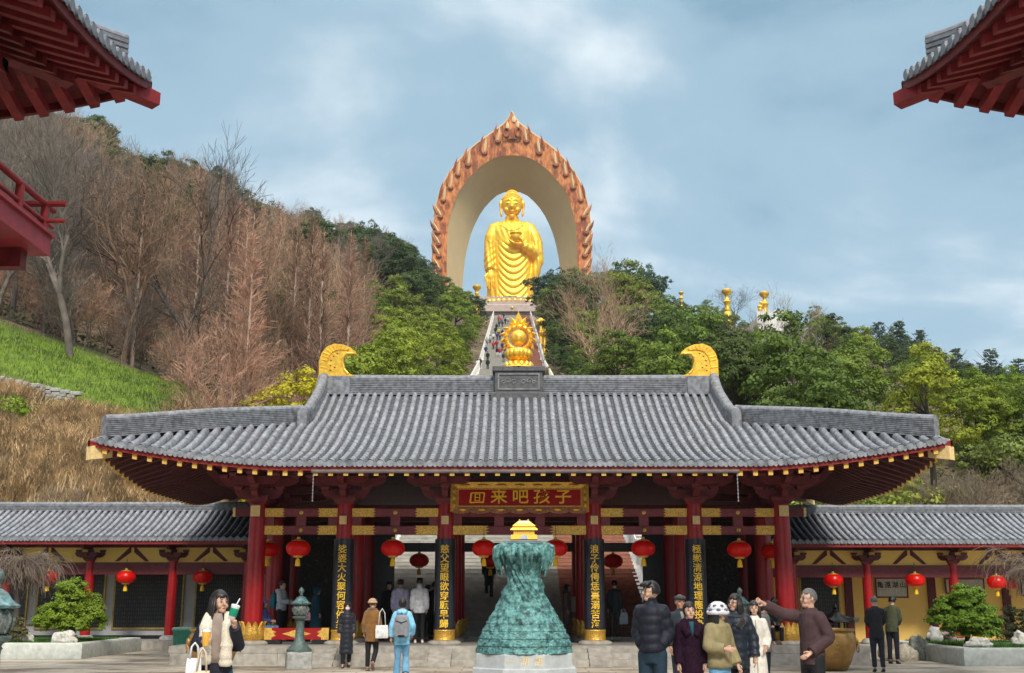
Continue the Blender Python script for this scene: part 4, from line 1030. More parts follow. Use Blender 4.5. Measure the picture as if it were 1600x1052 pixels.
def sfn(u, v):
    z = .64 + 2.06 * v; a = 2 * math.pi * u; r = rp(z)
    k = max(0, min(1, (1.55 - z) / .9))
    # rows of overlapping wave crests on the skirt, swirling ridges above
    row = (z - .64) / .135; i = int(row); fr = row - i; nn = 22
    c = (a / (2 * math.pi) * nn + (i % 2) * .5) % 1.0 - .5
    dd = math.hypot(c * 1.9, fr * 1.0)
    scal = .5 + .5 * math.cos(dd * 15); wave = (scal * .022 + (1 - fr) * .028) * k
    sw = .020 * math.sin(9 * a + 6 * math.sin(z * 5 + a * 2) + z * 8) * (1 - k) * (1 if z < 2.35 else .5)
    n_ = mnoise.noise(Vector((math.cos(a) * 5 * r * 2, math.sin(a) * 5 * r * 2, z * 7))) * .03 + mnoise.noise(Vector((math.cos(a) * 14 * r, math.sin(a) * 14 * r, z * 16))) * .018
    # a V of feathers and a face-like relief at the front
    fa = (a - 1.5 * math.pi); fr_ = max(0, 1 - (abs(fa) / .55) ** 2)
    vv = .016 * math.cos((z - abs(fa) * .55) * 60) * fr_ * max(0, 1 - abs(z - 2.12) / .16)
    rel = .05 * math.exp(-((fa / .20) ** 2) - ((z - 1.72) / .12) ** 2) + .045 * math.exp(-((fa / .13) ** 2) - ((z - 1.52) / .05) ** 2) - .03 * math.exp(-(((abs(fa) - .10) / .06) ** 2) - ((z - 1.62) / .03) ** 2)
    R_ = r + wave + sw + n_ + vv + rel
    return (R_ * math.cos(a), R_ * math.sin(a), z)
mb = MB(); mb.grid(sfn, NU, NV); mb.build('sculpted_body', M_BRONZE, ST, True, fix=False)
mb = MB()
for k in range(46):
    a = 2 * math.pi * k / 46 + rnd.uniform(-.06, .06); r0 = .34; r1 = rnd.uniform(.46, .60); zt_ = rnd.uniform(2.56, 2.68); zb_ = rnd.uniform(2.18, 2.48)
    if abs(math.cos(a)) > .8: zb_ -= .12; zt_ += .05
    ca_, sa_ = math.cos(a), math.sin(a); tw = rnd.uniform(-.12, .12)
    f = lambda r, z, d=0: (r * ca_ - d * sa_, r * sa_ + d * ca_, z)
    mb.tube([f(r0, 2.58), f((r0 + r1) / 2, zt_), f(r1, zt_ - .05, tw * .4), f(r1 + .02, (zt_ + zb_) / 2, tw), f(r1 - .05, zb_, tw * 1.3)], [.05, .055, .06, .045, .012], 7)
for k in range(60):
    a = rnd.uniform(0, 6.28); r = rnd.uniform(.36, .54); z = rnd.uniform(2.50, 2.68); s_ = rnd.uniform(.025, .055); mb.ell((r * math.cos(a), r * math.sin(a), z), (s_, s_, s_ * 1.5), 8, 6)
inst('dragon_rim', remesh(mb, 'dragon_rim', M_BRONZE, .014, 1), ST)
mb = MB(); mb.lathe([(.42, 2.66), (.43, 2.71), (.40, 2.745), (.0, 2.75)], n=24); mb.build('plate', mat('teal_plate', (0.06, 0.13, 0.16), .5, metal=.3), ST, 40)
M_PAL = mat('golden_palace', (0.86, 0.50, 0.07), .4, metal=.35, var=.08, vscale=12)
mb = MB(); q = lambda hx, hy, z: [(-hx, -hy, z), (hx, -hy, z), (hx, hy, z), (-hx, hy, z)]
mb.loft([q(.265, .19, 2.74), q(.255, .18, 2.83)]); mb.loft([q(.21, .15, 2.83), q(.205, .145, 2.93)])
mb.loft([q(.27, .205, 2.925), q(.265, .2, 2.94), q(.215, .155, 2.985)]); mb.loft([q(.19, .13, 2.98), q(.19, .13, 3.0)])
mb.loft([q(.225, .17, 3.0), q(.22, .165, 3.012), q(.13, .06, 3.09), q(.10, .012, 3.115)])
for x in (-.085, .085): mb.bbox((x, 0, 3.115), (.03, .04, .05), .004)
pal = mb.build('golden_palace', M_PAL, ST); pal.location.z = .06
mb = MB(); mb.prism([(-.07, 2.742), (.07, 2.742), (.062, 2.80), (.04, 2.825), (-.04, 2.825), (-.062, 2.80)], -.20, -.17); mb.build('gateway', mat('pale_blue_glaze', (0.42, 0.5, 0.55), .3), pal)
mb = MB(); mb.add([(-.14, -.118, 3.045), (.14, -.118, 3.045), (.095, -.05, 3.102), (-.095, -.05, 3.102)], [(0, 1, 2, 3)]); mb.add([(-.14, -.112, 3.04), (.14, -.112, 3.04), (.095, -.044, 3.098), (-.095, -.044, 3.098)], [(3, 2, 1, 0)]); mb.build('roof_panel', MATS['pale_blue_glaze'], pal)
mb = MB()
for k in range(9): mb.span((-.18 + .04 * k, -.158, 2.84), (-.168 + .04 * k, -.148, 2.925))
mb.build('colonnade', MATS['sleeve_gold'], pal)

# ------------------------------------------------------------ brass vats, bin, burner
vat0 = thing('brass_vat', 'big round brass water vat with ring handles right of the pointing man', 'vat', (X(1300, 1040, 28.4), 28.4, 0), 0, 'brass vats flanking the platform')
mb = MB(); mb.lathe([(.30, 0), (.36, .02), (.47, .22), (.565, .48), (.60, .66), (.585, .80), (.53, .88), (.55, .90), (.585, .93), (.58, .965), (.52, .97), (.49, .93), (.52, .80), (.40, .5)], n=40)
mb.build('bowl', M_BRASS, vat0, 50)
for sg in (-1, 1):
    mb = MB(); mb.ell((sg * .60, -.05, .66), (.06, .09, .10), 10, 8); mb.tube([(sg * .635, -.05 + .09 * math.sin(t), .52 + .10 * math.cos(t)) for t in [2 * math.pi * i / 16 for i in range(17)]], .016, 6, cap=False); mb.build('ring_handle', M_BRASS, vat0, True)
mb = MB()
for k in range(4):
    z = .62 - .10 * k; yy = -interp(z, [(.22, .47), (.48, .565), (.66, .60), (.80, .585)]) - .004
    for dx_ in (-.03, .0, .03): mb.tube([(dx_ - .02, yy, z + .02 * math.sin(dx_ * 60)), (dx_ + .02, yy, z + .03)], .007, 5)
    mb.tube([(-.04, yy, z), (.04, yy, z + .004)], .007, 5); mb.tube([(0, yy, z - .03), (0, yy, z + .035)], .007, 5)
mb.build('raised_script', M_BRASS, vat0, True)
dup(vat0, (X(332, 1040, 28.4), 28.4, 0), .4, 'big brass water vat mostly hidden behind the woman in the fleece trimmed coat')
t = thing('litter_bin', 'pale green litter bin beside the brass vat at the gallery', 'bin', (X(288, 990, 37.5), 37.5, 0))
mb = MB(); mb.loft([[(a * .24, b * .2, 0) for a, b in ((-1, -1), (1, -1), (1, 1), (-1, 1))], [(a * .30, b * .26, .72) for a, b in ((-1, -1), (1, -1), (1, 1), (-1, 1))]]); mb.build('body', mat('bin_green', (0.05, 0.26, 0.17), .5, var=.08), t)
mb = MB(); mb.bbox((0, 0, .76), (.66, .58, .09), .03); mb.build('lid', mat('bin_lid', (0.22, 0.42, 0.33), .5, var=.08), t)
t = thing('incense_burner', 'black iron incense burner with an upturned roof behind the brass vat', 'incense burner', (X(1307, 985, 36.0), 36.0, 0))
mb = MB()
for a in (.6, 2.2, 3.9, 5.5): mb.tube([(.42 * math.cos(a), .42 * math.sin(a), 0), (.36 * math.cos(a), .36 * math.sin(a), .30), (.40 * math.cos(a), .40 * math.sin(a), .5)], [.06, .04, .07], 8)
mb.lathe([(.30, .38), (.48, .46), (.52, .62), (.50, .70), (.54, .73), (.44, .74), (.40, .6)], n=24); mb.build('bowl', M_IRON, t, 40)
mb = MB()
for j in range(6):
    a = math.pi / 3 * j; mb.tube([(.34 * math.cos(a), .34 * math.sin(a), .70), (.34 * math.cos(a), .34 * math.sin(a), 1.0)], .03, 8)
mb.build('canopy_post', M_IRON, t)
mb = MB(); rings = []
for r, z, l in ((.40, .98, 0), (.66, 1.0, .09), (.64, 1.03, .09), (.42, 1.10, .02), (.22, 1.20, 0), (.08, 1.30, 0)):
    rings.append([((r * (1 + .12 * (math.cos(6 * a) > .9))) * math.cos(a), (r * (1 + .12 * (math.cos(6 * a) > .9))) * math.sin(a), z + l * max(0, math.cos(6 * a)) ** 3) for a in [2 * math.pi * j / 36 for j in range(36)]])
mb.loft(rings); mb.lathe([(.06, 1.29), (.09, 1.33), (.05, 1.37), (.08, 1.43), (.02, 1.54)], n=10); mb.build('canopy', M_IRON, t, 40)
t = thing('information_board', 'pale pink information board on a post at the foot of the stairs', 'sign', (X(895, 985, 37.8), 37.8, PZ))
mb = MB(); mb.bbox((0, 0, .93), (.42, .05, .72), .01); mb.build('board', mat('board_pink', (0.46, 0.36, 0.33), .6, var=.05), t)
mb = MB(); mb.tube([(0, .02, 0), (0, .02, .6)], .04, 8); mb.box((0, .02, .02), (.4, .3, .04)); mb.build('post', M_STONEG, t)
mb = MB(); mb.span((-.16, -.03, .62), (.16, -.026, .80)); mb.build('notice', mat('notice_red', (0.30, 0.13, 0.11), .6), t)

# ------------------------------------------------------------ aureole and great statue
YM = 338.0
def half_to_pts(h, Y): return [P(800 + a, b, Y) for a, b in h]
OUT = [(0, 172), (6, 184), (14, 193), (34, 208), (54, 222), (72, 237), (88, 254), (101, 273), (113, 295), (119, 318), (123, 343), (125, 370), (125, 400), (123, 430), (118, 470), (113, 505)]
INN = [(0, 243), (7, 243.2), (15, 244), (30, 248), (45, 257), (59, 269), (72, 284), (84, 301), (92, 320), (97, 338), (100, 356), (101.5, 380), (102, 405), (101, 440), (99, 475), (97, 505)]
REAR = [(0, 299), (6, 299.5), (13, 301), (24, 306), (34, 315), (43, 325), (51, 337), (58, 351), (64, 366), (69, 384), (73, 404), (75.5, 424), (77, 442), (78, 462), (79, 482), (79, 505)]
def full(h, Y): 
    r = half_to_pts(h, Y); l = [Vector((-p.x, p.y, p.z)) for p in r[1:]]
    return list(reversed(l)) + r
aure = thing('flame_aureole', 'huge pointed arch with orange carved flames and cream inner vault behind the golden statue', 'aureole', (0, YM, 77.5))
org = Vector((0, YM, 77.5))
n_ = len(OUT) * 2 - 1
def strip(mb, A, B): 
    k = len(A); mb.add([p - org for p in A] + [p - org for p in B], [(i, i + 1, k + i + 1, k + i) for i in range(k - 1)])
mb = MB(); fo, fi, ro_, ri_ = full(OUT, YM), full(INN, YM), full([(a * 1.0, b + 4) for a, b in OUT], YM + 13), full(REAR, YM + 15)
strip(mb, fo, fi); strip(mb, fo, ro_); strip(mb, ro_, ri_)
mb.build('cream_shell', M_CREAM, aure, 30)
mb = MB(); strip(mb, fi, ri_); mb.build('cream_vault', M_CREAM, aure, True)
mb = MB(); MIDL = [(i[0] + (o[0] - i[0]) * .96, i[1] + (o[1] - i[1]) * .96) for i, o in zip(INN, OUT)]
fm, fi2 = full(MIDL, YM - 1.2), full(INN, YM - 1.2); strip(mb, fm, fi2); strip(mb, full(INN, YM - 1.2), full(INN, YM + .4)); strip(mb, full(MIDL, YM - 1.2), full(MIDL, YM + .2))
mb.build('flame_band', M_TERRA, aure, 30)
# tongues of flame leaning up the arch, cream showing between them
s_px = (X(900, 400, YM) - X(800, 400, YM)) / 100
def along(h, f):
    ds = [0]
    for a, b in zip(h, h[1:]): ds.append(ds[-1] + math.dist(a, b))
    t_ = f * ds[-1]
    for k in range(len(h) - 1):
        if t_ <= ds[k + 1] + 1e-6:
            w = (t_ - ds[k]) / (ds[k + 1] - ds[k]); return tuple(h[k][i] + (h[k + 1][i] - h[k][i]) * w for i in (0, 1)), (h[k][0] - h[k + 1][0], h[k][1] - h[k + 1][1])
rnd = random.Random(3)
GAPS = [(22, 207, 25, 3.3), (43, 225, 25, 3.5), (68.5, 244, 24, 3.4), (84.5, 260, 24, 3.0), (96, 280, 25, 2.9), (107.5, 299, 26, 3.0), (117.5, 327, 20, 3.0), (121, 352, 19, 3.0), (120, 371, 18, 3.0), (120, 389, 18, 3.0), (119, 410, 18, 3.0), (118, 430, 18, 3.0)]
for sg in (-1, 1):
    for k, (gx_, gy_, gl, gw) in enumerate(GAPS):
        gx_ += .5 * rnd.uniform(-1, 1) - (5.5 if k > 5 else 0); lean_ = math.pi / 2 + sg * math.radians(10 if k < 6 else -24)
        p = P(800 + sg * gx_, gy_ + gl * .5, YM - 1.5) - org
        mb = MB(); flame(mb, (p.x, p.z), lean_, gl * 1.15 * s_px, gw * .66 * s_px, YM - 1.45 - org.y, sg * (-.10), .45); mb.build('cream_drop', M_CREAM, aure, 40)
        # dark lip of the flame round the foot of each opening, and its tip on the outer side
        p2 = P(800 + sg * gx_, gy_ + gl * .42, YM - 1.7) - org; w = gw * s_px * 1.25
        mb = MB(); mb.tube([(p2.x + w * math.cos(t_) * 1.05, YM - 1.7 - org.y, p2.z + w * 1.3 * math.sin(t_)) for t_ in [math.pi + math.pi * i / 8 for i in range(9)]], [.1, .25, .36, .42, .45, .42, .36, .25, .1], 6); mb.build('flame_curl', mat('dark_terracotta', (0.26, 0.075, 0.03), .7, var=.2, vscale=.5), aure, True)
        p3 = P(800 + sg * (gx_ + gw * 1.9), gy_ + gl * .36, YM - 1.5) - org
        mb = MB(); flame(mb, (p3.x, p3.z), lean_ - sg * .10, gl * s_px * (1.12 if k < 6 else 1.0), gw * s_px * .75, YM - 1.3 - org.y, sg * .12, .6); mb.build('flame_tongue', MATS['dark_terracotta'] if k % 2 else M_TERRA, aure, 40)
apx = P(800, 218, YM - 1.8) - org
mb = MB(); flame(mb, (apx.x, apx.z), math.pi / 2, 9.6, 2.6, YM - 2.0 - org.y, .03, .9); mb.build('apex_flame', M_TERRA, aure, 40)
for x, y, r in ((3, 186, .62), (-7, 196, .55), (9, 194, .5)):
    p = P(800 + x, y, YM - 2.9) - org; mb = MB(); flame(mb, (p.x, p.z - 1), math.pi / 2, 2.6, r, p.y, 0, .25); mb.build('cream_drop', M_CREAM, aure, 40)
for x in (-9, 10):
    p = P(800 + x, 207, YM - 2.6) - org; mb = MB(); mb.tube([(p.x + .9 * math.cos(t), p.y, p.z + 1.5 * math.sin(t)) for t in [2 * math.pi * i / 16 for i in range(17)]], .35, 6, cap=False); mb.build('flame_curl', MATS['dark_terracotta'], aure, True)

YS = 326.0
SXX = (X(900, 400, YS) - X(800, 400, YS)) / 100; SZZ = (Z(300, YS) - Z(478, YS)) / 178
stt = thing('golden_statue', 'towering golden standing statue in draped robes holding a bowl under the flame arch', 'statue', (0, YS, Z(478, YS)))
M_STAT = mat('statue_gold', (0.95, 0.54, 0.045), .36, metal=.6, var=.06, vscale=.2)
def E(cx_, cy_, v, a, b, n=28): return [(cx_ + a * math.cos(2 * math.pi * j / n), cy_ + b * math.sin(2 * math.pi * j / n), v) for j in range(n)]
mb = MB()
mb.loft([E(-1, 0, -1, 37, 22), E(-1, 0, 12, 35.5, 21), E(0, 0, 40, 33, 20), E(1, 0, 70, 33, 20), E(1, 0, 98, 36, 20), E(0, 0, 112, 38, 19), E(0, 0, 121, 36, 16.5), E(0, 1, 127, 26, 14), E(0, 1, 131, 15, 11), E(0, 1, 134, 10, 9)])
mb.tube([(-18, 0, 124), (-27, -1, 119), (-32.5, -2, 104), (-33.5, -2, 90), (-34, -5, 68), (-33.5, -8, 52)], [(8, 8), (10, 11), (10.5, 13), (10.5, 13), (10, 12), (9, 9)], 16)
mb.tube([(-33.5, -9, 58), (-33.5, -10, 46)], [(5, 4.5), (4.6, 4)], 12)
mb.tube([(-33, -1, 62), (-31, 0, 30), (-29, 1, 0)], [(9, 10), (8, 11), (9, 11)], 14)
mb.tube([(18, 0, 124), (27, -1, 119), (33.5, -1.5, 106), (37, -2, 94), (38, -5, 76)], [(8, 8), (10, 11), (11, 13), (11.5, 13), (11, 12)], 16)
mb.tube([(38, -6, 76), (26, -20, 82), (16, -27, 86)], [(10, 10), (8, 8), (6, 6)], 14)
mb.tube([(41, -4, 84), (41, -6, 66), (35, -6, 44), (30, -4, 24), (29, -2, 0)], [(7, 9), (8, 10), (7, 9), (6, 8), (6, 9)], 14)
body = remesh(mb, 'robed_body', M_STAT, .95, 3)
co = np.empty(len(body.vertices) * 3); body.vertices.foreach_get('co', co); co = co.reshape(-1, 3); no = np.empty_like(co.ravel()); body.vertices.foreach_get('normal', no); no = no.reshape(-1, 3)
x, y, v = co[:, 0], co[:, 1], co[:, 2]
ctr = np.clip(1 - (np.abs(x - 2) / 25) ** 4, 0, 1) * (y < -3) * np.clip((99 - v) / 10, 0, 1) * np.clip(v / 8, 0, 1)
ph = (v - .036 * (x - 2) ** 2) * (2 * np.pi / 10.5)
fold = (np.abs(np.sin(ph / 2)) ** .8 - .5) * 1.7 * ctr
chest = np.clip(1 - (np.abs(x) / 30) ** 4, 0, 1) * (y < -3) * np.clip((v - 96) / 8, 0, 1)
fold += np.sin((x + .35 * (v - 110)) * .8) * .4 * chest * (x < 16)
side = (1 - ctr) * (np.abs(x) > 20)
fold += side * np.sin(x * .8 + v * .10) * .55 * (v < 96) + side * np.clip((30 - np.abs(v - 62)) / 20, 0, 1) * np.sin(v * .62 - x * .5) * .4 * (x < -24)
neck = np.abs(np.hypot(x * .55, (v - 131) * .5) - 9.5); fold += np.clip(1 - neck / 1.5, 0, 1) * 1.3 * (y < 0) * (v > 108) * (v < 126)
co += no * fold[:, None]; body.vertices.foreach_set('co', co.ravel()); body.update()
bo = inst('robed_body', body, stt); bo.scale = (SXX, SXX, SZZ)
mb = MB()
def headfn(q):
    k = 1.0
    if q.z < -.2: k *= 1 - .20 * (-q.z - .2)
    return k
mb.ell((0, -2, 154), (15.2, 16, 20), 32, 24, headfn); mb.ell((0, 0, 159), (17, 17.5, 16), 32, 20); mb.ell((0, 1, 173.5), (9, 9, 6.5), 20, 12)
mb.tube([(0, 1, 138), (0, 1, 128)], [10.5, 11], 16)
mb.tube([(0, -17.2, 157), (0, -19.2, 151), (0, -20.2, 147.5)], [1.3, 1.7, 2.4], 10)
for sg in (-1, 1):
    mb.tube([(sg * 1.5, -17.6, 158), (sg * 5, -17.6, 160.2), (sg * 9.5, -14.8, 158.5)], [.6, .8, .5], 8)
    mb.ell((sg * 5.6, -15.2, 154.6), (4.2, 2.4, 2.0), 12, 8)
    mb.ell((sg * 8, -11, 146), (4.5, 4, 5), 12, 8)
    mb.tube([(sg * 16.8, -1, 163), (sg * 18.2, -2, 158), (sg * 17.8, -2, 150), (sg * 17, -3, 141), (sg * 16.2, -3, 137)], [(2, 3), (2.2, 4), (1.7, 3), (1.9, 2.6), (1, 1.6)], 10)
mb.ell((0, -16.6, 141.8), (4.6, 1.6, 1.0), 12, 6); mb.ell((0, -16.2, 139.9), (3.8, 1.7, 1.2), 12, 6); mb.ell((0, -13, 135.5), (5, 4, 3), 12, 8); mb.ell((0, -17.4, 161.8), (1, .8, 1), 8, 6)
ho = inst('head', remesh(mb, 'head', M_STAT, .42, 2), stt); ho.scale = (SXX, SXX, SZZ)
# lids and mouth lined with crease shade painted in darker gold, then curls
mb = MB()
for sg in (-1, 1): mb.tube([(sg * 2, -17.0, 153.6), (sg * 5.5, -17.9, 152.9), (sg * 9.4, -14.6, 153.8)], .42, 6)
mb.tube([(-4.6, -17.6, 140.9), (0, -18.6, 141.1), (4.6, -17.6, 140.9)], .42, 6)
fo_ = mb.build('face_line', mat('crease_shade_gold', (0.33, 0.16, 0.02), .5, metal=.4), ho, True)
rnd = random.Random(8); mb = MB()
for i in range(9):
    th = math.radians(12 + i * 11)
    for j in range(34):
        a = 2 * math.pi * (j + .5 * (i % 2)) / 34
        if math.sin(a) < -.25 and th > math.radians(68): continue
        r = math.sin(th); mb.ell((17.2 * r * math.cos(a), 17.8 * r * math.sin(a), 159 + 16.2 * math.cos(th)), (1.25, 1.25, 1.1), 6, 4)
for i in range(5):
    th = math.radians(10 + i * 19)
    for j in range(16): a = 2 * math.pi * (j + .5 * (i % 2)) / 16; r = math.sin(th); mb.ell((9.1 * r * math.cos(a), 1 + 9.1 * r * math.sin(a), 173.5 + 6.6 * math.cos(th)), (1.2, 1.2, 1), 6, 4)
mb.build('curled_hair', M_STAT, ho, True)
mb = MB()                                            # lowered open hand
mb.ell((-33.5, -11.5, 43), (6.4, 2.8, 8), 16, 10)
for k, (dx_, l) in enumerate(((-5, 12), (-1.8, 15), (1.6, 15.5), (4.7, 13))): mb.tube([(-33.5 + dx_ * .9, -11.5, 40), (-33.5 + dx_ * 1.05, -12, 34), (-33.5 + dx_ * 1.08, -11.6, 40 - l - 3)], [1.75, 1.6, 1.15], 8)
mb.tube([(-38.5, -11.5, 46), (-41, -13, 41), (-41.4, -13.5, 35)], [2.2, 1.9, 1.3], 8)
hd = inst('lowered_hand', remesh(mb, 'lowered_hand', M_STAT, .55, 1), stt); hd.scale = (SXX, SXX, SZZ)
mb = MB()                                            # raised hand under the bowl
mb.ell((13, -28, 87), (8, 5, 3.2), 16, 10)
for k, (dx_, dy_) in enumerate(((-4, -4), (-5, -1), (-4.5, 2), (-3, 4.5))): mb.tube([(9, -28 + dy_ * .6, 87), (2, -29 + dy_, 88), (-3 + k * .6, -29 + dy_ * 1.1, 91), (-6 + k, -29 + dy_, 93.5)], [1.7, 1.6, 1.4, 1.0], 8)
mb.tube([(16, -31, 88), (14, -34, 93), (12, -34.5, 97)], [2, 1.7, 1.2], 8)
hd = inst('raised_hand', remesh(mb, 'raised_hand', M_STAT, .55, 1), stt); hd.scale = (SXX, SXX, SZZ)
mb = MB(); mb.lathe([(4, 0), (7, 2), (9, 5.5), (9.2, 8.5), (8, 10), (8.4, 11), (10, 13), (9.5, 15), (7, 15), (6, 12)], (6, -29, 89.5), 24); bw = mb.build('bowl', M_STAT, stt, 40); bw.scale = (SXX, SXX, SZZ)
mb = MB(); 
for k in range(16):
    a = math.pi * (1 + (k + .5) / 16); mb.ell((44 * math.cos(a), 27 * math.sin(a), 1.5), (5.5, 4, 5), 10, 6)
lp = mb.build('lotus_petals', M_STAT, stt, True); lp.scale = (SXX, SXX, SZZ)
mb = MB(); frame(mb, -10, 7, -1, 9, -23.5, 1.6, 1.2); pf = mb.build('altar_frame', mat('dark_frame', (.12, .06, .02), .6), stt); pf.scale = (SXX, SXX, SZZ)
# pedestal terrace
pt_ = thing('statue_pedestal', 'stepped pinkish granite pedestal under the golden statue at the head of the stairs', 'pedestal', (0, YS, 76.6))
M_PINK = mat('pink_granite', (0.42, 0.34, 0.30), .75, var=.1, vscale=.4)
hz = Z(478, YS) - 76.6
mb = MB(); mb.bbox((0, 1, hz * .32), (26, 17, hz * .64), .3); mb.bbox((0, 1, hz * .72), (28.5, 19.5, hz * .2), .2); mb.bbox((0, 1, hz * .885), (27, 18, hz * .12), .1); mb.build('tier', M_PINK, pt_)
mb = MB()
for k in range(19): mb.bbox((-13.5 + 1.5 * k, -8.4, hz + .2), (.28, .28, 1.1), .04); 
mb.span((-13.5, -8.46, hz - .1), (13.5, -8.34, hz + .5)); mb.build('parapet', M_PINK, pt_)
mb = MB(); mb.ell((0, -8.9, hz * .72), (.45, .1, .45), 12, 8); mb.build('medallion', M_BRASS, pt_)
# golden pillars and lotus lamps along the hill
def gold_pillar(px, ytop, ybot, Y, lab, extra=0):
    p = P(px, ybot, Y); h = Z(ytop, Y) - p.z
    t = thing('golden_pillar', lab, 'pillar', p, 0, 'golden pillars on the hill')
    mb = MB(); w = h / 6.3
    mb.lathe([(w * .9, -3), (w * .9, .08 * h), (w * .65, .12 * h), (w * .85, .2 * h), (w * .5, .3 * h), (w * .75, .42 * h), (w * .95, .5 * h), (w * .6, .58 * h), (w * .45, .66 * h), (w * .5, .75 * h), (w * .95, .82 * h), (w * 1.25, .88 * h), (w * 1.2, .96 * h), (w * .8, 1.0 * h)], n=14); mb.build('shaft', M_GOLDL, t, 50)
    if extra:
        mb = MB(); mb.ell((-w * 1.1, 0, .40 * h), (w * .8, w * .6, h * .08), 12, 8); mb.ell((-w * .9, 0, .56 * h), (w * .5, w * .4, h * .05), 12, 8); mb.ell((-w * 1.2, 0, .28 * h), (w * .6, w * .6, h * .07), 12, 8); mb.build('carving', M_GOLDL, t, True)
    return t
gold_pillar(1065, 456, 476, 245, 'golden pillar capital just showing over the trees right of the statue')
gold_pillar(1137, 452, 492, 235, 'golden pillar standing in front of a bare round tree')
gold_pillar(1196, 456, 495, 235, 'golden carved pillar on the white balustraded terrace', 1)
gold_pillar(745, 446, 480, 290, 'golden pillar capital just left of the statue foot')
for px, y0, y1, Y, lab in ((845, 497, 512, 228, 'golden lotus lamp higher up beside the reddish stair lane'), (851, 514, 530, 200, 'golden lotus lamp lower down beside the reddish stair lane')):
    p = P(px, y1, Y); h = Z(y0, Y) - p.z; t = thing('lotus_lamp', lab, 'lamp', p, 0, 'golden lotus lamps by the stairs')
    mb = MB(); mb.lathe([(.5, -4), (.3, 0), (.25, h * .3)], n=12); mb.build('stem', M_GOLDL, t, 50)
    mb = MB()
    for j in range(9):
        a = 2 * math.pi * j / 9; mb.ell((.75 * math.cos(a), .75 * math.sin(a), h * .55), (.35, .35, .5), 8, 6)
    mb.ell((0, 0, h * .8), (.6, .6, .45), 12, 8); mb.build('lotus', M_GOLDL, t, True)
p = P(1203, 499, 234)
t = thing('viewing_terrace', 'white balustraded terrace carrying a golden pillar on the right ridge', 'terrace', p)
mb = MB(); mb.bbox((0, 2, -1.6), (6.6, 9, 3.2), .1); mb.build('terrace_base', M_MARBLE, t)
mb = MB(); mb.span((-3.3, -2.45, .3), (3.3, -2.3, .95)); mb.span((-3.3, -2.5, 1.0), (3.3, -2.25, 1.12)); mb.build('parapet', M_MARBLE, t)
for k in range(6): mb = MB(); mb.bbox((-3.2 + 1.28 * k, -2.38, .7), (.26, .34, 1.5), .03); mb.build('post', M_MARBLE, t)
